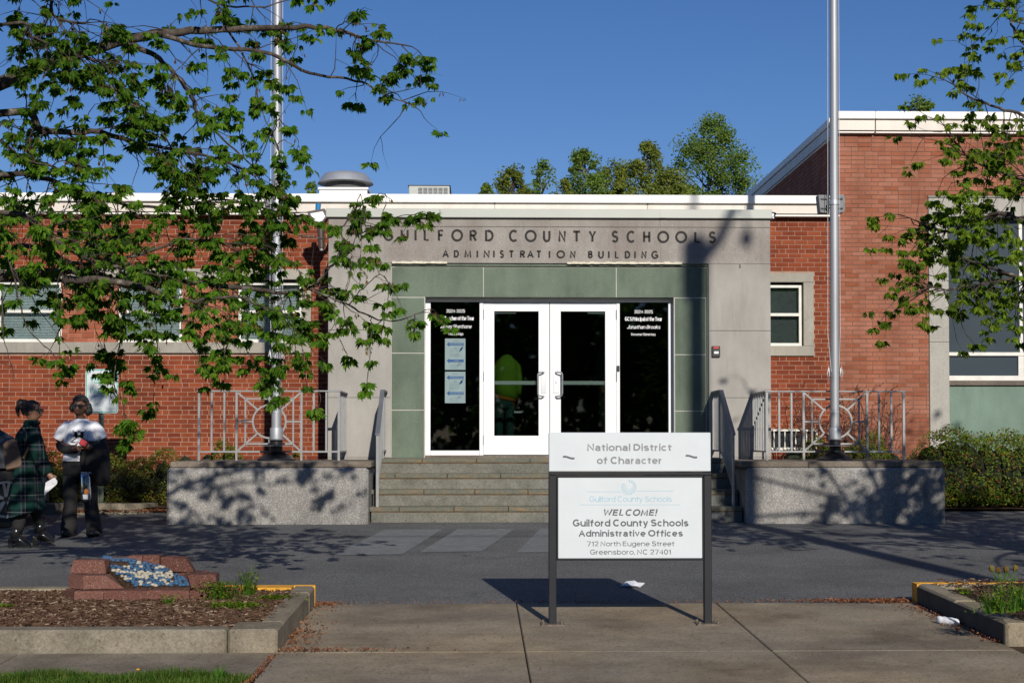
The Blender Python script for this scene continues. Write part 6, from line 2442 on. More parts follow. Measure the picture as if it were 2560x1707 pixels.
# crown outside the picture
rnd = random.Random(3)
for i in range(26):
    a = rnd.uniform(1.9, 5.2) if i % 3 else rnd.uniform(0, 6.28)
    l = rnd.uniform(2.0, 3.6)
    h0 = rnd.uniform(2.6, 5.2)
    e = Vector((TX + l * math.cos(a), TY + l * math.sin(a), h0 + rnd.uniform(.4, 2.2)))
    if in_view(e.x, e.z, e.y) and e.y > 1: e.x = min(e.x, -4.6)
    if e.y < 7.4: e.y = 7.4 + rnd.uniform(0, .6)
    s = Vector((TX, TY, h0))
    limbs.append(([s, s.lerp(e, .5) + Vector((0, 0, .2)), e], 0.03, 0.008, .75, 13))
for hx, hy in ((-2.9, 5.7), (-3.6, 6.2), (-2.2, 6.0), (-4.2, 6.0), (-3.0, 6.7), (-1.8, 5.6)):
    e = Vector((hx, 10.2 + rnd.uniform(-.6, .6), hy))
    limbs.append(([Vector((TX, TY, 4.6)), Vector((TX, TY, 4.6)).lerp(e, .5) + Vector((0, 0, .3)), e], 0.04, 0.008, .7, 14))
# hanging sprays that end at places seen in the photograph
MAIN = [bez([Vector(p) for p in l_[0]], 5) for l_ in limbs]
droops = [((392, 880), (385, 985)), ((470, 800), (345, 800)), ((150, 820), (150, 930)), ((300, 900), (312, 1050)), ((260, 860), (265, 900)), ((285, 960), (310, 1035)), ((690, 850), (700, 950)),
          ((760, 880), (800, 985)), ((560, 850), (545, 930)), ((905, 500), (900, 690)), ((962, 485), (965, 512)), ((1040, 535), (1025, 550)), ((880, 640), (860, 760)),
          ((930, 830), (920, 930)), ((650, 600), (620, 760)), ((960, 690), (1020, 800)), ((330, 760), (300, 860)), ((820, 760), (850, 850)), ((480, 780), (500, 870)), ((230, 740), (240, 830)),
          ((700, 300), (730, 330)), ((735, 370), (752, 395)), ((880, 60), (930, 60)), ((900, 150), (905, 110)), ((960, 200), (990, 165)), ((1010, 255), (1040, 265)), ((560, 930), (560, 900)), ((735, 880), (700, 905)), ((620, 880), (650, 935))]
free = []
for (x0, y0), (x1, y1) in droops:
    Y = random.uniform(10.2, 10.9)
    a, b = at(x0, y0, Y), at(x1, y1, Y)
    d = b - a
    near = min((p for l_ in MAIN for p in l_), key=lambda p: (p - a).length)
    free.append((a, d, d.length * .8, .6))
    limbs.append(([near, near.lerp(a, .55) + Vector((0, 0, .04)), a, b], 0.0045, 0.0018, .5, 4))
LS = dict()
fol = Foliage((0.044, 0.078), 'maple_leaf')
near_tree(lt, [(TX, TY, gz(TY) - .1), (TX + .05, TY, 1.6), (TX, TY, 3.0), (TX - .1, TY + .1, 4.6), (TX, TY, 6.6)], 0.20, limbs, free, fol, 11, 300, twigk=0.82)

# right tree
RX, RY = 6.2, 10.2
rt = thing('maple_tree', (RX, RY, gz(RY)), 'maple with bright green young leaves reaching in from the right before the tall window', 'tree')
limbs = []
T0 = (RX, RY, 3.0); T1 = (RX, RY, 4.2); T2 = (RX, RY, 2.4)
limb([(2620, 560), (2520, 535), (2430, 553), (2376, 579), (2318, 565), (2275, 545)], 10.9, 11.3, 0.03, 0.004, .72, 13, T0)
limb([(2640, 720), (2560, 700), (2480, 670), (2420, 650), (2370, 620)], 10.8, 11.1, 0.022, 0.004, .72, 13, T2)
limb([(2640, 690), (2560, 695), (2470, 705), (2380, 722), (2320, 718)], 10.7, 11.0, 0.016, 0.004, .72, 12, T2)
limb([(2640, 460), (2570, 450), (2500, 430), (2430, 400), (2385, 350)], 10.8, 11.2, 0.02, 0.004, .75, 13, T0)
limb([(2640, 330), (2560, 290), (2480, 265), (2410, 235), (2375, 200)], 10.8, 11.2, 0.02, 0.004, .72, 11, T1)
limb([(2640, 160), (2560, 110), (2530, 60), (2510, 20)], 10.8, 11.0, 0.02, 0.005, .75, 10, T1)
limb([(2480, 710), (2480, 760), (2478, 785)], 10.9, 10.9, 0.005, 0.002, .7, 9)
limb([(2600, 600), (2540, 610), (2480, 590), (2440, 560)], 10.9, 11.1, 0.012, 0.004, .7, 12)
limb([(2430, 540), (2400, 520), (2370, 520), (2340, 530)], 11.1, 11.2, 0.005, 0.002, .7, 9)
rnd = random.Random(8)
for i in range(40):
    a = rnd.uniform(-1.6, 1.6) if i % 3 else rnd.uniform(0, 6.28)
    l = rnd.uniform(1.2, 3.2)
    h0 = rnd.uniform(2.2, 5.4)
    e = Vector((RX + l * math.cos(a), RY + l * math.sin(a), h0 + rnd.uniform(.1, 2.0)))
    if e.y > 1 and ax(2620, e.y) > e.x and e.z < 6.4: e.x = ax(2620, e.y) + 0.3
    if e.y < 8: e.y = 8 + rnd.uniform(0, .5)
    s = Vector((RX, RY, h0))
    limbs.append(([s, s.lerp(e, .5) + Vector((0, 0, .15)), e], 0.03, 0.008, .5, 9))
fol = Foliage((0.044, 0.070), 'maple_leaf_light')
near_tree(rt, [(RX, RY, gz(RY) - .1), (RX - .03, RY, 1.6), (RX, RY, 3.0), (RX + .1, RY + .1, 4.8), (RX + .1, RY, 6.4)], 0.13, limbs, [], fol, 12, 250, seeds=False, twigk=0.9)


# ================================================================== far trees
def far_tree(label, px0, px1, ytop, Y, mat='far_leaf', n=4200, leaf=0.115, name='leafy_tree', seed=1, group='trees beyond the low roof', dense=1.0, base_y=None):
    random.seed(seed)
    x0, x1 = ax(px0, Y, 400), ax(px1, Y, 400)
    cx, w = (x0 + x1) / 2, (x1 - x0)
    zt = az(ytop, Y, (px0 + px1) / 2)
    g0 = 0.55
    t = thing(name, (cx, Y, g0), label, 'tree', group)
    H_ = zt - g0
    m = MB()
    m.tube([(cx, Y, g0), (cx + w * .03, Y, g0 + H_ * .4), (cx, Y, g0 + H_ * .72), (cx + w * .02, Y, zt - .9)], [0.018 * H_ + .05, 0.014 * H_ + .04, 0.06, 0.015], 7)
    m.build('trunk', 'bark', t, smooth='all')
    clumps = []
    lm = MB()
    for i in range(int(58 * dense)):
        u = random.random() ** 0.8
        s_ = random.random() ** 0.9
        zc_ = zt - (zt - az(486, Y) + 1.2) * s_ - w * .06
        rad = w / 2 * min(1.0, 0.16 + 0.95 * s_ ** 0.6)
        a = random.uniform(0, 6.28); rr_ = rad * random.uniform(.45, .95)
        c = Vector((cx + rr_ * math.cos(a), Y + rr_ * math.sin(a) * .8, min(zc_, zt - w * .05)))
        cr_ = w * random.choice((.05, .07, .1, .14))
        clumps.append((c, cr_))
        s = Vector((cx + random.uniform(-.1, .1) * w, Y, max(g0 + 1, c.z - .45 * (c - Vector((cx, Y, c.z))).length - random.uniform(.2, .8))))
        lm.tube([s, s.lerp(c, .6) + Vector((0, 0, .1)), c], [0.035, 0.02, 0.008], 5)
    clumps.append((Vector((cx, Y, zt - w * .08)), w * .1))
    lm.build('limbs', 'bark', t, kind='stuff')
    lf_ = MB()
    for _ in range(int(n * 1.9)):
        c, r = random.choice(clumps)
        d = Vector((random.gauss(0, 1), random.gauss(0, 1), random.gauss(0, .8)))
        d = d.normalized() * r * (random.random() ** .4) * 1.25
        p = c + d
        l = leaf * random.uniform(.6, 1.25)
        u = Vector((random.uniform(-1, 1), random.uniform(-1, 1), random.uniform(-1, .5))).normalized() * l
        v = u.cross(Vector((random.uniform(-1, 1), -1, random.uniform(-.3, 1)))).normalized() * l * .6
        lf_.add([p - u * .5, p - v * .5, p + u * .5, p + v * .5], [(0, 1, 2, 3)])
    lf_.build('crown', mat, t, kind='stuff')
    return t


far_tree('tall open grown tree, the highest one beyond the low roof', 1652, 1915, 287, 62, n=7500, seed=1, dense=1.5)
far_tree('second highest tree beyond the roof, left beside the highest one', 1535, 1700, 355, 60, 'far_leaf_olive', n=4600, seed=2, dense=1.2)
far_tree('broad rounded tree in the middle of the row beyond the roof', 1388, 1532, 376, 61, n=4300, seed=3)
far_tree('olive tree filling the gap right of the broad rounded tree', 1450, 1615, 400, 64, 'far_leaf_olive', n=4400, seed=4)
far_tree('thin crowned tree with sky showing through, left in the roof row', 1296, 1412, 398, 60, n=1700, seed=5, dense=.8)
far_tree('small bushy tree next to the thin crowned one beyond the roof', 1212, 1348, 418, 58, 'far_leaf_olive', n=2800, seed=6)
far_tree('lowest little tree at the left end of the row beyond the roof', 1180, 1250, 458, 56, n=1300, seed=7, dense=.6)
far_tree('low olive treetop between the thin crowned and the broad tree', 1372, 1452, 448, 59, 'far_leaf_olive', n=1200, seed=8, dense=.6)
far_tree('olive treetop low in front of the tall tree', 1580, 1770, 425, 55, 'far_leaf_olive', n=4000, seed=15)
far_tree('dark treetop showing over the tall block parapet', 2226, 2392, 243, 55, n=3000, seed=9, group='treetops behind the tall block')
far_tree('faint treetop beside the dark one over the tall block parapet', 2400, 2500, 270, 58, n=1600, seed=10, group='treetops behind the tall block')
far_tree('bit of treetop over the parapet seen through the left maple', 405, 465, 442, 50, n=900, seed=11, dense=.6)
far_tree('sparse treetop between the flagpole and the roof fan', 742, 812, 457, 50, n=1000, seed=12, dense=.7)

# ================================================================== people
def skin_body(name, joints, bones, mat, parent, sub=1):
    """one continuous body grown round a skeleton"""
    names = list(joints)
    idx = {n: i for i, n in enumerate(names)}
    me = bpy.data.meshes.new(name)
    base = sum((Vector(joints[n][0]) for n in names), Vector()) / len(names)
    base.z = min(joints[n][0][2] for n in names)
    me.from_pydata([tuple(Vector(joints[n][0]) - base) for n in names], [(idx[a], idx[b]) for a, b in bones], [])
    o = bpy.data.objects.new(name, me)
    COL.objects.link(o)
    sk = o.modifiers.new('skin', 'SKIN')
    sk.use_smooth_shade = True
    for i, n in enumerate(names):
        r = joints[n][1]
        r = r if isinstance(r, tuple) else (r, r)
        me.skin_vertices[0].data[i].radius = r
        me.skin_vertices[0].data[i].use_root = (i == 0)
    sb = o.modifiers.new('sub', 'SUBSURF')
    sb.levels = sb.render_levels = sub
    dg = bpy.context.evaluated_depsgraph_get()
    dg.update()
    m2 = bpy.data.meshes.new_from_object(o.evaluated_get(dg))
    bpy.data.objects.remove(o)
    ob = bpy.data.objects.new(name, m2)
    m2.materials.clear(); m2.materials.append(MAT[mat])
    link(ob, parent, base)
    return ob


def ell(cx, cy, cz, rx, ry, n=14, tilt=0.0):
    return [(cx + rx * math.cos(math.tau * k / n), cy + ry * math.sin(math.tau * k / n), cz + tilt * math.cos(math.tau * k / n)) for k in range(n)]


def hand(J, B, wrist, pal, s, d, side, up=Vector((0, 0, 1)), curl=0.35):
    """palm + five bent fingers; d = pointing direction, side = across the palm towards the thumb"""
    d = d.normalized(); side = (side - d * side.dot(d)).normalized(); n = d.cross(side)
    w = Vector(J[wrist][0])
    pc = w + d * 0.045 * s
    J[pal] = (tuple(pc), (0.020 * s, 0.036 * s)); B.append((wrist, pal))
    for i, (o, l) in enumerate(((0.028, .070), (0.010, .080), (-0.009, .074), (-0.026, .058))):
        a = pc + side * o * s + d * 0.035 * s
        b = a + (d * (1 - curl) + n * curl).normalized() * l * .5 * s
        c = b + (d * (1 - curl * 2) + n * curl * 2).normalized() * l * .5 * s
        k = '%s_f%d' % (pal, i)
        J[k + 'a'] = (tuple(a), 0.0095 * s); J[k + 'b'] = (tuple(b), 0.0085 * s); J[k + 'c'] = (tuple(c), 0.007 * s)
        B += [(pal, k + 'a'), (k + 'a', k + 'b'), (k + 'b', k + 'c')]
    a = pc + side * 0.035 * s - d * 0.01 * s
    b = a + (side * .7 + d * .7).normalized() * 0.03 * s
    c = b + (d + n * .3).normalized() * 0.026 * s
    k = pal + '_t'
    J[k + 'a'] = (tuple(a), 0.011 * s); J[k + 'b'] = (tuple(b), 0.010 * s); J[k + 'c'] = (tuple(c), 0.008 * s)
    B += [(pal, k + 'a'), (k + 'a', k + 'b'), (k + 'b', k + 'c')]


def head_mesh(c, rx, ry, rz, facing, jaw=0.78):
    """head with brow, nose, lips, chin and ears; facing = angle of the look in the ground plane"""
    m = MB()
    n, k = 20, 14
    rings = []
    for i in range(k + 1):
        v = i / k
        a = math.pi * v
        z = -math.cos(a)
        rr = math.sin(a) ** 0.85 if 0 < i < k else 0.03
        if z < 0: rr *= 1 - (1 - jaw) * min(1, -z * 1.3)
        ring = []
        for j in range(n):
            b = math.tau * j / n
            f = math.cos(b)  # towards the face
            s = math.sin(b)
            x = rx * rr * s
            y = ry * rr * f
            if f > 0.6:
                if -0.15 > z > -0.75: y += ry * 0.04
                if abs(s) < 0.2 and -0.32 < z < 0.12: y += ry * (0.22 - 0.4 * abs(z + 0.22))   # nose
                if 0.05 < z < 0.25: y -= 0.0 if abs(s) < .1 else ry * 0.05                         # eye hollows
                if abs(z + 0.52) < 0.09 and abs(s) < .35: y += ry * 0.06                            # lips
            ring.append((x, y, z * rz))
        rings.append(ring)
    m.loft(rings)
    for s in (-1, 1):
        m.blob((s * rx * 0.99, -ry * 0.05, -0.05 * rz), (rx * .10, ry * .16, rz * .22), 8, 5)
    ca, sa = math.cos(facing), math.sin(facing)
    out = []
    for x, y, z in m.v:
        # local +Y (face) turned to the facing angle
        out.append((c[0] + y * ca + x * sa, c[1] + y * sa - x * ca, c[2] + z))
    m.v = out
    return m


# ---- woman in the white shirt, facing the camera
WYY = 16.0
z0f = 3.484
w2 = lambda x, y, dy=0.0: at(x / z0f, 950 + y / z0f, WYY + dy)
FZ = gz(16.0)
pw = thing('person', (w2(700, 1360).x, WYY, FZ), 'woman with short greyish hair and sunglasses in white shirt and black trousers, standing', 'person', None)


def v(x, y, dy=0.0):
    p = w2(x, y, dy); return (p.x, p.y, p.z)


J = {}
B = []
def jn(n, p, r, prev=None):
    J[n] = (p, r)
    if prev: B.append((prev, n))


jn('pelvis', v(700, 740), (0.14, 0.10))
jn('waist', v(702, 640), (0.135, 0.10), 'pelvis')
jn('chest', v(704, 480), (0.15, 0.105), 'waist')
jn('upper', v(704, 395), (0.11, 0.085), 'chest')
jn('neck', v(702, 345), (0.055, 0.05), 'upper')
jn('skull', v(695, 285), (0.05, 0.055), 'neck')
jn('shl', v(605, 415), 0.045, 'upper'); jn('ell', v(545, 560, -.02), 0.045, 'shl'); jn('wrl', v(640, 600, -.24), 0.03, 'ell')
jn('shr', v(805, 415), 0.045, 'upper'); jn('elr', v(870, 560, -.02), 0.045, 'shr'); jn('wrr', v(790, 585, -.24), 0.03, 'elr')
jn('hpl', v(640, 800), 0.09, 'pelvis'); jn('knl', v(620, 1060, -.02), 0.062, 'hpl'); jn('anl', v(610, 1325, .02), 0.042, 'knl'); jn('tol', v(585, 1350, -.10), 0.035, 'anl')
jn('hpr', v(765, 800), 0.09, 'pelvis'); jn('knr', v(785, 1060, -.02), 0.062, 'hpr'); jn('anr', v(805, 1325, .02), 0.042, 'knr'); jn('tor', v(835, 1348, -.10), 0.035, 'anr')
hand(J, B, 'wrl', 'pml', .9, Vector((1, -.35, .12)), Vector((0.1, -.3, 1)))
hand(J, B, 'wrr', 'pmr', .9, Vector((-1, -.35, .12)), Vector((-0.1, -.3, 1)))
skin_body('body', J, B, 'dark_skin', pw)
hc = Vector(v(692, 240, -.005))
head_mesh(hc, 0.070, 0.088, 0.108, R(-90)).build('head', 'dark_skin', pw, smooth='all')
random.seed(4)
m = MB()
for i in range(150):  # curly hair mass around the skull, open at the face
    a = random.uniform(0, math.tau); e = random.uniform(-0.5, 1.5)
    d = Vector((math.cos(a) * math.cos(e), math.sin(a) * math.cos(e), math.sin(e)))
    if d.y < -0.35 and d.z < 0.55: continue
    if d.z < -0.2 and d.y < 0: d.y = 0.1
    c = hc + Vector((0.006, 0.012, 0.02)) + Vector((d.x * 0.083, d.y * 0.085, d.z * 0.103))
    m.blob(c, (0.024, 0.024, 0.024), 7, 5, 0.2)
for s, x, y in ((1, 782, 262), (1, 774, 235), (1, 768, 278), (-1, 630, 245)):
    m.blob(v(x, y, 0.01), (0.034, 0.04, 0.045), 8, 5, 0.16)
m.build('hair', 'grey_hair', pw, smooth='all')


def shades(c, facing, w, parent, label):
    t = thing('sunglasses', c, label, 'sunglasses')
    ca, sa = math.cos(facing), math.sin(facing)
    m = MB()
    f = Vector((ca, sa, 0)); s = Vector((sa, -ca, 0)); u = Vector((0, 0, 1))
    for k in (-1, 1):
        cc = Vector(c) + f * 0.088 + s * k * w * 0.5
        P = [cc + s * a * w * .42 + u * b * 0.022 for a, b in ((-1, 1), (1, 1), (1, -.3), (.5, -1), (-.5, -1), (-1, -.3))]
        m.add([p for p in P] + [p - f * 0.006 for p in P], [tuple(range(6)), tuple(range(11, 5, -1))] + [(i, (i + 1) % 6, (i + 1) % 6 + 6, i + 6) for i in range(6)])
        m.bar(Vector(c) + f * 0.09 + s * k * w * 0.92 + u * .012, Vector(c) - f * 0.0 + s * k * w * 1.12 + u * .01, 0.006, 0.006)
    m.bar(Vector(c) + f * 0.096 - s * w * .15 + u * .012, Vector(c) + f * 0.096 + s * w * .15 + u * .012, 0.006, 0.006)
    m.build('lenses', 'black_plastic', t)


shades(hc + Vector((-.002, 0, 0.012)), R(-90), 0.062, pw, 'dark sunglasses worn by the woman in the white shirt')
m = MB()
lc = hc + Vector((0, -.092, -0.056))
m.blob(lc, (0.020, 0.006, 0.005), 8, 4)
m.build('lips', 'brown_skin', pw)
# shirt
def rg(xl, xr, y, ry, dy=0.0, n=16, tilt=0.0):
    a, b = w2(xl, y, dy), w2(xr, y, dy)
    return ell((a.x + b.x) / 2, WYY + dy, (a.z + b.z) / 2, (b.x - a.x) / 2, ry, n, tilt)


shirt = MB()
shirt.loft([rg(547, 856, 704, 0.150), rg(550, 852, 698, 0.152), rg(556, 850, 620, 0.145, -.005), rg(562, 852, 520, 0.150, -.01), rg(566, 852, 450, 0.140), rg(568, 848, 408, 0.125), rg(592, 818, 376, 0.105), rg(628, 778, 352, 0.085), rg(645, 760, 338, 0.072)], cap=False)
def sleeve(P, R_, n=12):
    m = MB(); m.tube([v(*p) for p in P], R_, n, cap=False); return m
for s_ in (sleeve([(640, 400), (600, 412), (555, 450), (512, 518)], [0.06, 0.082, 0.078, 0.068]), sleeve([(770, 400), (810, 412), (850, 450), (890, 520)], [0.06, 0.082, 0.078, 0.066])):
    shirt.add(s_.v, s_.f)
shirt.build('shirt', 'white_cloth', pw, smooth='all')
# long dark undersleeves
for nm, P in (('sleeve', [(560, 440), (528, 530), (538, 585, -.04), (600, 603, -.15), (650, 602, -.235)]), ('sleeve', [(850, 440), (880, 530), (868, 575, -.04), (820, 590, -.15), (785, 586, -.235)])):
    m = MB(); m.tube([v(*p) for p in bez([Vector((p + (0,))[:3]) for p in P], 3)], 0.052, 12); 
    k = len(m.v) // 12
    m.build('undersleeve', 'black_cloth', pw, smooth='all')
# printed shirt front
pr = MB(); pk = MB()
YPR = WYY - 0.162
def pv(x, y): p = w2(120 * 0 + x, y, -0.165); return p
zt2 = lambda x, y: ((120 + x / 9.8) * z0f, (980 - 950 + y / 9.8) * z0f)
def tp(x, y):
    a, b = zt2(x, y); p = w2(a, b, -0.162); return (p.x, p.z)
for ch_, xc, yc_ in (('O', 520, 1100), ('R', 610, 1070), ('A', 690, 1050), ('N', 780, 1050), ('G', 880, 1070), ('E', 990, 1100)):
    a = tp(xc - 38, yc_ + 85); b = tp(xc + 38, yc_ - 85)
    for bold, mb in ((0.0, pr),):
        text(mb, ch_, a[0], b[0], a[1], (b[1] - a[1]), YPR, -0.03)
pr.build('print', 'notice_grey', pw)
a = tp(580, 1245); b = tp(760, 1205)
text(pk, 'BREAKI', a[0], b[0], a[1], b[1] - a[1], YPR - .0005, 0.03)
for P in ([(600, 930), (760, 1080), (980, 1190)], [(940, 925), (760, 1080), (545, 1225)], [(610, 1040), (700, 1050)], [(830, 1050), (910, 1030)], [(720, 930), (800, 985)], [(795, 930), (720, 985)]):
    ribbon(pk, [tp(*p) for p in P], 0.007, YPR - 0.001, YPR)
for x, y, r in ((685, 1000, .017), (835, 1000, .017), (690, 1060, .022), (830, 1060, .022)):
    c = tp(x, y); ribbon(pk, arc(c[0], c[1], r * .5, r * .5, 0, 345, 12), r, YPR - .001, YPR)
ribbon(pk, [tp(*p) for p in [(660, 1100), (720, 1060), (800, 1060), (860, 1110)]], 0.012, YPR - 0.001, YPR)
pk.build('print', 'black_cloth', pw)
# trousers, flared
def leg(P, parent, mat='black_cloth', nm='trousers'):
    m = MB()
    m.loft([rg(a, b, y, ry, dy) for a, b, y, ry, dy in P])
    return m
tr = MB()
tr.loft([rg(548, 852, 690, 0.13), rg(545, 858, 740, 0.14), rg(548, 856, 800, 0.14), rg(560, 850, 850, 0.12)])
for P in ([(556, 705, 830, 0.12, 0), (552, 688, 930, 0.105, -.01), (560, 672, 1060, 0.09, -.01), (545, 668, 1160, 0.09, 0), (532, 668, 1260, 0.10, 0), (528, 662, 1335, 0.11, -.01)],
          [(705, 852, 830, 0.12, 0), (715, 848, 930, 0.105, -.01), (735, 848, 1060, 0.09, -.01), (740, 865, 1160, 0.09, 0), (748, 880, 1260, 0.10, 0), (757, 890, 1330, 0.11, -.01)]):
    m = leg(P, pw); tr.add(m.v, m.f)
tr.build('trousers', 'black_cloth', pw, smooth='all')
for a, b in ((540, 655), (765, 885)):
    p, q = w2(a, 1352), w2(b, 1352)
    MB().blob(((p.x + q.x) / 2, WYY - 0.06, FZ + 0.035), ((q.x - p.x) / 2, 0.14, 0.045), 12, 6).build('shoe', 'patent_leather', pw, smooth='all')
# coat over the arm, bag, wallet
ct = thing('black_coat', (w2(860, 700).x, WYY - .2, w2(860, 900).z), 'black coat draped over the arm of the woman in the white shirt', 'coat')
m = MB()
def cr2(xl, xr, y, ry, dy): return rg(xl, xr, y, ry, dy)
random.seed(14)
rings = [cr2(735, 905, 528, 0.05, -.14), cr2(715, 930, 550, 0.09, -.14), cr2(700, 945, 610, 0.10, -.14), cr2(690, 955, 690, 0.10, -.13), cr2(695, 962, 760, 0.09, -.12), cr2(790, 958, 830, 0.08, -.1), cr2(840, 945, 890, 0.06, -.09), cr2(865, 925, 922, 0.03, -.08)]
rings = [[(x + 0.006 * math.sin(k * 2.1 + i), y + 0.014 * math.sin(k * 3.3 + i * .7), z) for k, (x, y, z) in enumerate(r)] for i, r in enumerate(rings)]
m.loft(rings)
m.build('cloth', 'black_cloth', ct, smooth='all')
wl_ = thing('red_wallet', v(730, 560, -.3), 'small dark red wallet held by the woman in the white shirt', 'wallet')
m = MB()
P = [w2(*q, -.30) for q in ((688, 552), (712, 508), (768, 540), (745, 582))]
m.prism([(p.x, p.z) for p in P], WYY - .315, WYY - .295)
m.build('cover', 'red_print', wl_)
bg_ = thing('clear_bag', v(742, 1050, -.22), 'clear plastic bag with an orange item hanging from the hand of the standing woman', 'bag')
m = MB()
m.loft([rg(706, 778, 808, 0.03, -.24), rg(702, 788, 850, 0.045, -.24), rg(704, 792, 950, 0.055, -.24), rg(706, 793, 1035, 0.05, -.24), rg(715, 785, 1050, 0.03, -.24)])
m.build('plastic', 'bag_plastic', bg_, smooth='all')
m = MB()
m.tube([v(722, 810, -.24), v(735, 700, -.26), v(750, 600, -.27)], 0.004, 5)
m.build('strap', 'black_cloth', bg_)
m = MB(); m.bar(v(705, 803, -.24), v(795, 806, -.24), 0.012, 0.02); m.build('drawstring', 'grey_cloth', bg_)
m = MB(); m.blob(v(752, 975, -.24), (0.027, 0.02, 0.038), 10, 6, .1); m.build('orange_item', 'orange_print', bg_)
m = MB(); m.box(w2(722, 0, -.24).x, w2(775, 0, -.24).x, WYY - .255, WYY - .225, w2(0, 1038, -.24).z, w2(0, 995, -.24).z); m.build('white_item', 'white_paper', bg_)

# ---- woman in the plaid coat, walking, seen from the side
WY1 = 14.85
w1 = lambda x, y, dy=0.0: at(x / z0f, 950 + y / z0f, WY1 + dy)
u = lambda x, y, dy=0.0: tuple(w1(x, y, dy))
pp_ = thing('person', (w1(270, 1440).x, WY1, gz(WY1)), 'woman with a high ponytail in a long green tartan coat and heeled black boots, walking', 'person')
J = {}; B = []
jn('pelvis', u(215, 800), (0.11, 0.13))
jn('waist', u(225, 700), (0.10, 0.12), 'pelvis')
jn('chest', u(245, 540), (0.11, 0.13), 'waist')
jn('upper', u(258, 440), (0.085, 0.12), 'chest')
jn('neck', u(272, 380), 0.048, 'upper')
jn('skull', u(280, 320), 0.05, 'neck')
jn('shr', u(275, 470, -.15), 0.05, 'upper'); jn('elr', u(345, 680, -.20), 0.04, 'shr'); jn('wrr', u(428, 825, -.20), 0.027, 'elr')
jn('shl', u(255, 470, .15), 0.05, 'upper'); jn('ell', u(230, 680, .18), 0.04, 'shl'); jn('wrl', u(270, 830, .18), 0.027, 'ell')
jn('hpr', u(205, 860, -.08), 0.08, 'pelvis'); jn('knr', u(200, 1090, -.08), 0.055, 'hpr'); jn('anr', u(150, 1330, -.08), 0.038, 'knr'); jn('tor', u(190, 1400, -.08), 0.024, 'anr')
jn('hpl', u(250, 860, .08), 0.08, 'pelvis'); jn('knl', u(320, 1090, .08), 0.055, 'hpl'); jn('anl', u(345, 1300, .08), 0.038, 'knl'); jn('tol', u(375, 1355, .08), 0.024, 'anl')
hand(J, B, 'wrr', 'pmr', .9, Vector((.55, -.1, -.8)), Vector((.8, -.2, .5)), curl=.4)
hand(J, B, 'wrl', 'pml', .9, Vector((.4, 0, -1)), Vector((1, 0, .2)), curl=.4)
skin_body('body', J, B, 'brown_skin', pp_)
hc = Vector(u(288, 278))
hm = head_mesh(hc, 0.068, 0.086, 0.105, R(-8))
hm.build('head', 'brown_skin', pp_, smooth='all')
random.seed(6)
m = MB()
for i in range(170):
    a = random.uniform(0, math.tau); e = random.uniform(-0.4, 1.57)
    d = Vector((math.cos(a) * math.cos(e), math.sin(a) * math.cos(e), math.sin(e)))
    if d.x > 0.45 and d.z < 0.62: continue
    if d.z < 0 and d.x > -0.1: continue
    c = hc + Vector((-0.014, 0, 0.016)) + Vector((d.x * 0.083, d.y * 0.064, d.z * 0.093))
    m.blob(c, (0.020, 0.016, 0.016), 7, 5, 0.08)
m.blob(u(222, 196), (0.038, 0.04, 0.03), 9, 6, .15)
m.blob(u(178, 196), (0.036, 0.03, 0.034), 9, 6, .2)
m.tube([u(205, 185), u(168, 200), u(152, 250), u(158, 300), u(165, 322)], [0.03, 0.034, 0.026, 0.016, 0.006], 8)
m.tube([u(190, 195), u(182, 240), u(196, 290)], [0.02, 0.018, 0.005], 8)
m.build('hair', 'black_hair', pp_, smooth='all')
shades(hc + Vector((0.0, 0, 0.012)), R(-8), 0.058, pp_, 'dark sunglasses worn by the woman in the tartan coat')
# coat
def rg1(xl, xr, y, ry, dy=0.0, n=20):
    a, b = w1(xl, y, dy), w1(xr, y, dy)
    return ell((a.x + b.x) / 2, WY1 + dy, (a.z + b.z) / 2, (b.x - a.x) / 2, ry, n)
coat = MB()
spec = [(60, 392, 1165, .235), (72, 385, 1120, .235), (95, 372, 1020, .225), (115, 358, 920, .215), (128, 345, 820, .205), (135, 338, 720, .195), (130, 342, 620, .19), (130, 350, 540, .19), (150, 350, 470, .18), (185, 345, 420, .14), (205, 335, 390, .10), (218, 322, 362, .075)]
rings = []
for i, (a, b, y, ry) in enumerate(spec):
    r = rg1(a, b, y, ry)
    if i < 7:
        r = [(x + 0.010 * math.sin(k * 1.9) * (7 - i) / 6, yy + 0.014 * math.sin(k * 2.7 + 1) * (7 - i) / 6, z + (-0.05 * math.cos(math.tau * k / 20) * -1 if i == 0 else 0)) for k, (x, yy, z) in enumerate(r)]
    rings.append(r)
coat.loft(rings, cap=False)
coat.tube([u(262, 445, -.14), u(300, 520, -.18), u(330, 610, -.20), u(365, 720, -.20), u(418, 812, -.20)], [0.075, 0.082, 0.078, 0.07, 0.058], 14)
coat.tube([u(245, 445, .14), u(240, 560, .18), u(235, 690, .18), u(262, 800, .18)], [0.072, 0.075, 0.068, 0.055], 12)
coat.build('coat', 'tartan_cloth', pp_, smooth='all')
m = MB()
m.loft([rg1(215, 340, 388, .095), rg1(205, 352, 372, .10), rg1(225, 325, 345, .07)], cap=False)
m.build('collar', 'tartan_cloth', pp_, smooth='all')
tr = MB()
tr.tube([u(205, 860, -.08), u(200, 1090, -.08), u(160, 1260, -.08), u(150, 1320, -.08)], [0.105, 0.078, 0.06, 0.052], 12)
tr.tube([u(250, 860, .08), u(315, 1090, .08), u(340, 1220, .08), u(345, 1290, .08)], [0.105, 0.078, 0.06, 0.052], 12)
tr.build('leggings', 'black_cloth', pp_, smooth='all')


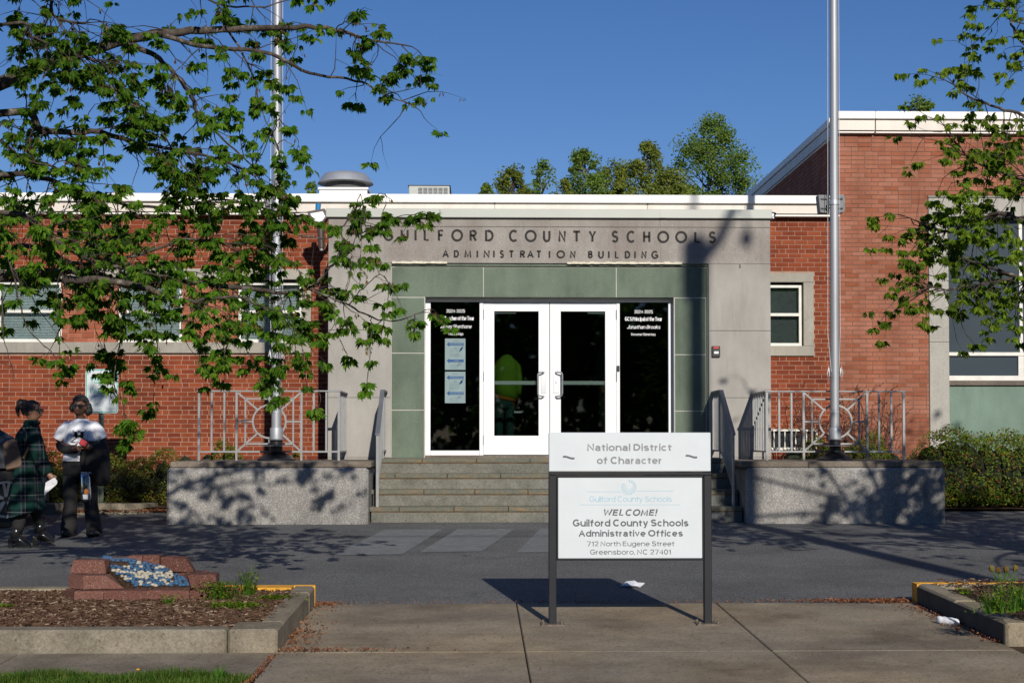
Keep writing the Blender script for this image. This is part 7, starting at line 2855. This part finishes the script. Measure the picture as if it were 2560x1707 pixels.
def boot(ankle, toe, heel, dy, sole):
    m = MB()
    A = lambda x, y, r, ry: [(w1(x, y, dy).x + r * math.cos(math.tau * k / 12), WY1 + dy + ry * math.sin(math.tau * k / 12), w1(x, y, dy).z + 0) for k in range(12)]
    m.tube([u(ankle[0] + 4, ankle[1] - 30, dy), u(ankle[0], ankle[1] + 20, dy), u(ankle[0] + 2, ankle[1] + 60, dy)], [0.064, 0.056, 0.058], 12)
    m.tube([u(ankle[0] - 8, ankle[1] + 58, dy), u(ankle[0] + 40, ankle[1] + 92, dy), u((toe[0] + ankle[0]) / 2 + 22, toe[1] - 26, dy), u(toe[0] - 18, toe[1] - 16, dy), u(toe[0], toe[1] - 13, dy)], [0.056, 0.056, 0.044, 0.034, 0.018], 12)
    b = m.build('boot', 'patent_leather', pp_, smooth='all')
    m = MB()
    h0, h1 = w1(heel[0] - 18, heel[1], dy), w1(heel[0] + 22, heel[1] - 95, dy)
    m.box(h0.x, h1.x, WY1 + dy - .03, WY1 + dy + .03, h0.z, h1.z)
    m.build('heel', 'patent_leather', b)
    m = MB()
    s0, s1 = w1(toe[0] - 95, toe[1] - 2, dy), w1(toe[0] + 2, toe[1] + 2, dy)
    m.bev(s0.x, s1.x, WY1 + dy - .038, WY1 + dy + .038, s1.z, s1.z + 0.018, 0.004)
    m.build('sole', 'black_plastic', b)


boot((140, 1310), (270, 1458), (95, 1462), -.08, 0)
boot((345, 1270), (468, 1412), (308, 1450), .08, 0)
bk = thing('backpack', tuple(w1(110, 790, 0)), 'tan leather backpack on the back of the woman in the tartan coat', 'backpack')
m = MB()
Pb = [(25, 560), (60, 525), (110, 512), (160, 530), (195, 640), (205, 740), (190, 765), (60, 792), (45, 770)]
P3 = [w1(*q) + Vector((.055, 0, 0)) for q in Pb]
cxb = sum(p.x for p in P3) / len(P3); czb = sum(p.z for p in P3) / len(P3)
rings = []
for k_, dyy in ((0.85, -.20), (1.0, -.17), (1.02, 0), (1.0, .12), (.85, .15)):
    rings.append([(cxb + (p.x - cxb) * k_, WY1 + dyy, czb + (p.z - czb) * k_) for p in P3])
m.loft(rings)
m.build('bag', 'tan_leather', bk, smooth=True)
MB().tube([u(150, 530, -.15), u(215, 455, -.16), u(262, 470, -.20), u(262, 560, -.22), u(205, 680, -.19)], 0.012, 6).build('strap', 'brown_leather', bk)
MB().tube([u(60, 600, -.19), u(120, 585, -.205), u(180, 600, -.19)], 0.004, 5).build('zip', 'black_plastic', bk)
m = MB()
Q = [w1(*q, -.26) for q in ((398, 890), (478, 845), (500, 880), (495, 905), (415, 975), (385, 1002))]
m.prism([(p.x, p.z) for p in Q], WY1 - .262, WY1 - .2585)
tag(m.build('paper_sheet', 'white_paper'), 'folded white paper sheet in the hand of the woman in the tartan coat', 'paper')

# ---- people inside the hall
def inner(label, px, py_sh, Y, jacket, legs, jw, x_hem, y_hem, arm=None, head=True):
    s_ = lambda x, y, dy=0.0: at(1050 + x / 3.92, 740 + y / 3.92, Y + dy)
    return s_


q1 = lambda x, y, dy=0.0: at(1050 + x / 3.92, 740 + y / 3.92, 20.6 + dy)
pi = thing('person', (q1(850, 1380).x, 20.6, LZ), 'person in a lime green jacket seen from behind through the left door glass', 'person')
t1 = lambda x, y, dy=0: tuple(q1(x, y, dy))
J = {}; B = []
jn('pelvis', t1(835, 1020), (0.13, 0.09))
jn('chest', t1(845, 780), (0.15, 0.10), 'pelvis')
jn('upper', t1(848, 650), (0.10, 0.08), 'chest')
jn('neck', t1(850, 590), 0.05, 'upper'); jn('skull', t1(850, 530), 0.05, 'neck')
jn('sl', t1(755, 665), 0.05, 'upper'); jn('el', t1(720, 820), 0.04, 'sl'); jn('wl', t1(725, 960, -.05), 0.028, 'el')
jn('sr', t1(945, 665), 0.05, 'upper'); jn('er', t1(970, 830), 0.04, 'sr'); jn('wr', t1(965, 1000, .1), 0.028, 'er')
jn('hl', t1(780, 1090), 0.08, 'pelvis'); jn('kl', t1(770, 1290), 0.055, 'hl'); jn('al', (t1(765, 1290)[0], 20.6, LZ + .07), 0.04, 'kl')
jn('hr', t1(890, 1090), 0.08, 'pelvis'); jn('kr', t1(890, 1290), 0.055, 'hr'); jn('ar', (t1(895, 1290)[0], 20.6, LZ + .07), 0.04, 'kr')
hand(J, B, 'wl', 'pl_', .9, Vector((0, 0, -1)), Vector((.2, -1, 0)))
hand(J, B, 'wr', 'pr_', .9, Vector((.1, .2, -1)), Vector((-.2, -1, 0)))
skin_body('body', J, B, 'dark_skin', pi)
hc = Vector(t1(850, 500))
head_mesh(hc, 0.07, 0.088, 0.108, R(90)).build('head', 'dark_skin', pi, smooth='all')
m = MB()
m.blob(hc + Vector((0, -.012, .02)), (0.08, 0.09, 0.105), 12, 8, .03)
m.build('hair', 'black_hair', pi, smooth='all')
def rq(xl, xr, y, ry, n=14, tilt=0.0):
    a, b = q1(xl, y), q1(xr, y)
    return ell((a.x + b.x) / 2, 20.6, (a.z + b.z) / 2, (b.x - a.x) / 2, ry, n, tilt)
m = MB()
m.loft([rq(728, 962, 985, .16, 14, -.035), rq(722, 960, 900, .155), rq(724, 965, 800, .15), rq(730, 968, 700, .145), (rq(752, 948, 640, .12)), rq(785, 915, 605, .09), rq(812, 888, 572, .06)])
m.tube([t1(925, 640), t1(950, 690), t1(968, 780), t1(972, 870), t1(962, 960)], [0.03, 0.055, 0.058, 0.052, 0.045], 10)
m.tube([t1(775, 640), t1(750, 690), t1(728, 780), t1(718, 870), t1(722, 940)], [0.03, 0.055, 0.058, 0.052, 0.045], 10)
m.build('jacket', 'lime_cloth', pi, smooth='all')
m = MB()
m.loft([rq(730, 940, 1018, .148, 14, -.03), rq(728, 952, 968, .15, 14, -.03)])
m.build('shirt_hem', 'orange_cloth', pi, smooth='all')
m = MB()
m.loft([rq(735, 925, 1100, .13), rq(735, 925, 1000, .13)])
for a, b in ((735, 815), (835, 925)):
    m.loft([[(x, y, LZ + .06) for x, y, z in rq(a + 5, b - 5, 1290, .08)], rq(a, b, 1290, .09), rq(a, b + 5, 1080, .11)])
m.build('trousers', 'teal_cloth', pi, smooth='all')
pb = thing('paper_folder', tuple(q1(965, 1140, -.1)), 'white papers held low by the person in the lime green jacket', 'paper')
MB().box(q1(920, 0).x, q1(1012, 0).x, 20.45, 20.62, q1(0, 1146).z, q1(0, 1128).z).build('papers', 'white_paper', pb)

q2 = lambda x, y, dy=0.0: at(1380 + x / 4.481, 740 + y / 4.481, 21.6 + dy)
t2 = lambda x, y, dy=0: tuple(q2(x, y, dy))
pj = thing('person', (q2(570, 1400).x, 21.6, LZ), 'person in a pale blue grey top reaching a hand out behind the right door glass', 'person')
J = {}; B = []
jn('pelvis', t2(600, 1010), (0.12, 0.10))
jn('chest', t2(590, 760), (0.12, 0.11), 'pelvis')
jn('upper', t2(575, 620), (0.09, 0.09), 'chest')
jn('neck', t2(555, 540), 0.048, 'upper'); jn('skull', t2(540, 480), 0.05, 'neck')
jn('sl', t2(560, 650, -.12), 0.05, 'upper'); jn('el', t2(540, 880, -.15), 0.04, 'sl'); jn('wl', t2(400, 930, -.15), 0.027, 'el')
jn('sr', t2(600, 650, .12), 0.05, 'upper'); jn('er', t2(630, 860, .12), 0.04, 'sr'); jn('wr', t2(640, 1010, .12), 0.027, 'er')
jn('hl', t2(590, 1080, -.07), 0.08, 'pelvis'); jn('kl', t2(585, 1280, -.07), 0.055, 'hl'); jn('al', (t2(590, 1280)[0], 21.53, LZ + .07), 0.04, 'kl')
jn('hr', t2(620, 1080, .07), 0.08, 'pelvis'); jn('kr', t2(630, 1280, .07), 0.055, 'hr'); jn('ar', (t2(640, 1280)[0], 21.67, LZ + .07), 0.04, 'kr')
hand(J, B, 'wl', 'pl_', .9, Vector((-1, 0, -.1)), Vector((0, -.3, 1)))
hand(J, B, 'wr', 'pr_', .9, Vector((0, 0, -1)), Vector((1, -.1, 0)))
skin_body('body', J, B, 'brown_skin', pj)
head_mesh(Vector(t2(520, 440)), 0.068, 0.086, 0.105, R(190)).build('head', 'brown_skin', pj, smooth='all')
MB().blob(Vector(t2(545, 425)), (0.085, 0.08, 0.10), 12, 8, .04).build('hair', 'black_hair', pj, smooth='all')
def rq2(xl, xr, y, ry, n=14):
    a, b = q2(xl, y), q2(xr, y)
    return ell((a.x + b.x) / 2, 21.6, (a.z + b.z) / 2, (b.x - a.x) / 2, ry, n)
m = MB()
m.loft([rq2(500, 690, 1020, .15), rq2(490, 690, 900, .16), rq2(490, 680, 750, .17), rq2(505, 660, 640, .16), rq2(520, 620, 590, .09), rq2(530, 590, 560, .06)])
m.tube([t2(555, 640, -.12), t2(535, 780, -.15), t2(535, 890, -.15), t2(420, 925, -.15)], [0.07, 0.065, 0.06, 0.045], 10)
m.build('top', 'grey_cloth', pj, smooth='all')
m = MB()
m.loft([rq2(510, 690, 1110, .14), rq2(510, 690, 1000, .14)])
m.tube([t2(590, 1080, -.07), t2(585, 1280, -.07), (t2(590, 1280)[0], 21.53, LZ + .05)], [0.09, 0.075, 0.065], 10)
m.tube([t2(620, 1080, .07), t2(630, 1280, .07), (t2(640, 1280)[0], 21.67, LZ + .05)], [0.09, 0.075, 0.065], 10)
m.build('trousers', 'black_cloth', pj, smooth='all')

# ================================================================== parked car (its rear wheel shows behind the coat)
CY = 17.0
cw0 = at(15, 1249, CY)
WR = 0.335
WZ = gz(CY) + WR
car = thing('parked_car', (cw0.x, CY, gz(CY)), 'dark parked car at the left edge behind the woman in the tartan coat', 'car')
def tyre(x, y, s):
    w = MB()
    prof = [(0.215, -.09), (0.30, -.10), (0.325, -.085), (0.335, -.05), (0.335, .05), (0.325, .085), (0.30, .10), (0.215, .09), (0.215, -.09)]
    rings = []
    for r, d in prof:
        rings.append([(x + r * math.cos(math.tau * k / 32), y + d * 1.0, WZ + r * math.sin(math.tau * k / 32)) for k in range(32)])
    w.loft(rings, cap=False)
    wh = w.build('wheel', 'tyre_rubber', car, smooth=True)
    r_ = MB()
    yf = y - .075 * s
    ribbon(r_, [(x + .205 * math.cos(math.tau * k / 24), WZ + .205 * math.sin(math.tau * k / 24)) for k in range(24)], 0.028, yf - .01, yf + .06, closed=True)
    for k in range(5):
        a = math.tau * k / 5 + .3
        for o in (-.16, .16):
            r_.bar((x + .03 * math.cos(a), yf + .01, WZ + .03 * math.sin(a)), (x + .20 * math.cos(a + o), yf, WZ + .20 * math.sin(a + o)), 0.03, 0.02)
    r_.build('rim', 'alloy', wh)
    MB().lathe(0, 0, [(0.001, 0), (0.001, .001)], 3)
    q = MB(); q.tube([(x, yf + .06, WZ), (x, yf + .055, WZ)], 0.2, 24); q.build('brake_disc', 'roof_felt', wh)


tyre(cw0.x, CY + .10, 1)
tyre(cw0.x, CY + 1.60, -1)
tyre(cw0.x - 2.55, CY + .10, 1)
tyre(cw0.x - 2.55, CY + 1.60, -1)
bx = cw0.x
def carsec(y, ins, top):
    g0 = gz(CY)
    P = [(0.44, .30), (0.46, .55), (0.44, .72), (0.40, .90), (0.18, 1.0), (-0.45, 1.38 if top else .98), (-0.8, 1.42 if top else 1.0), (-1.35, 1.40 if top else 1.0), (-2.05, 1.02 if top else .96), (-3.05, .86), (-3.35, .66), (-3.38, .36), (-3.25, .22), (-2.95, .22)]
    # wheel arches
    A = []
    for cx in (-2.55, 0.0):
        A += [(cx + .39 * math.cos(R(180 - a)), .335 - .02 + .39 * math.sin(R(180 - a))) for a in range(0, 181, 20)]
    P += A[:10] + [(-2.1, .20), (-.45, .20)] + A[10:] + [(.42, .28)]
    return [(bx + px, y, g0 + pz) for px, pz in P]
m = MB()
m.loft([carsec(CY + .01, 0, False), carsec(CY + 0.03, 0, False), carsec(CY + .22, 0, True), carsec(CY + 1.48, 0, True), carsec(CY + 1.67, 0, False), carsec(CY + 1.69, 0, False)])
bd = m.build('body', 'car_paint', car, smooth=True)
m = MB()
g0 = gz(CY)
m.add([(bx - .02, CY + .10, g0 + 1.03), (bx - 1.98, CY + .10, g0 + 1.03), (bx - 1.33, CY + .215, g0 + 1.36), (bx - .80, CY + .215, g0 + 1.38), (bx - .50, CY + .215, g0 + 1.32)], [(0, 1, 2, 3, 4)])
m.build('side_window', 'window_glass', car)
MB().bev(bx + .34, bx + .45, CY - .002, CY + .25, g0 + .72, g0 + .90, .01).build('tail_light', 'red_plastic', car)
MB().bev(bx + .40, bx + .48, CY + .05, CY + 1.65, g0 + .28, g0 + .50, .03).build('bumper', 'black_plastic', car)
MB().bar((bx - .9, CY - .008, g0 + .80), (bx - .72, CY - .008, g0 + .80), .022, .02).build('door_handle', 'alloy', car)
car.rotation_euler = (0, 0, R(18))

# ================================================================== street side behind the camera
m = MB()
for i in range(15):
    random.seed(200 + i)
    x, y, h, w = -38 + i * 5.6, -26 - (i % 3) * 3, (9.5, 11, 10)[i % 3], 4.2
    m.m = 0
    m.tube([(x, y, -.05), (x + .1, y, h * .4), (x, y, h * .8)], [.25, .18, .06], 8)
    m.m = 1
    for _ in range(2600):
        a = random.uniform(0, 6.28); e = random.gauss(0, .6)
        d = Vector((math.cos(a) * math.cos(e), math.sin(a) * math.cos(e), math.sin(e))) * random.random() ** .35
        p = Vector((x + d.x * w, y + d.y * w * .7, h * .55 + d.z * h * .48))
        l = .55
        u_ = Vector((random.uniform(-1, 1), random.uniform(-.4, .4), random.uniform(-1, 1))).normalized() * l
        v_ = u_.cross(Vector((0, 1, random.uniform(-.6, .6)))).normalized() * l * .6
        m.add([p - u_ * .5, p - v_ * .5, p + u_ * .5, p + v_ * .5], [(0, 1, 2, 3)])
tag(m.build('street_treeline', ['bark', 'far_leaf'], kind='stuff'), 'dense treeline across the street behind the viewer', 'trees')
m = MB()
random.seed(55)
for _ in range(9000):
    x = random.uniform(-60, 60); y = random.uniform(-24, -22)
    p = Vector((x, y, random.uniform(0, 2.6)))
    l = .4
    u_ = Vector((random.uniform(-1, 1), random.uniform(-.4, .4), random.uniform(-1, 1))).normalized() * l
    v_ = u_.cross(Vector((0, 1, random.uniform(-.6, .6)))).normalized() * l * .7
    m.add([p - u_ * .5, p - v_ * .5, p + u_ * .5, p + v_ * .5], [(0, 1, 2, 3)])
tag(m.build('roadside_hedge', 'far_leaf'), 'long dense hedge across the street behind the viewer', 'hedge', kind='stuff')

# utility pole whose shadow falls across the parking lot and the entrance
UX, UY = 5.96, 2.4
up = thing('utility_pole', (UX, UY, gz(UY)), 'wooden utility pole beside the street behind the viewer', 'utility pole')
MB().tube([(UX, UY, gz(UY) - .2), (UX, UY, 6), (UX, UY, 12.45)], [0.17, 0.15, 0.115], 14).build('shaft', 'twig_bark', up, smooth=True)
# branch arm, transformer and street lamp
MB().tube([(UX - .03, UY - .02, 11.7), (UX - .03, UY - .02, 12.4)], 0.17, 16).build('transformer', 'speaker_grey', up, smooth=True)
MB().tube([(UX, UY, 12.1), (UX + .30, UY, 12.45), (UX + .50, UY, 12.9), (UX + .56, UY, 15.0)], [.085, .075, .07, .05], 8).build('arm', 'galvanised', up, smooth=True)
MB().blob((UX + .66, UY, 12.45), (.09, .09, .12), 12, 8).build('insulator', 'galvanised', up, smooth='all')
MB().tube([(UX + .54, UY, 13.1), (UX + .66, UY, 12.6)], .02, 6).build('wire_lead', 'black_plastic', up)
m = MB()
P = [(-40 + i * 4, 3.1, 7.2 - .5 * math.cos((i - 10) / 10 * 1.3) + 0.0) for i in range(21)]
m.tube(P, 0.016, 5)
tag(m.build('overhead_cable', 'black_plastic'), 'black overhead cable running along the street above the viewer', 'cable')
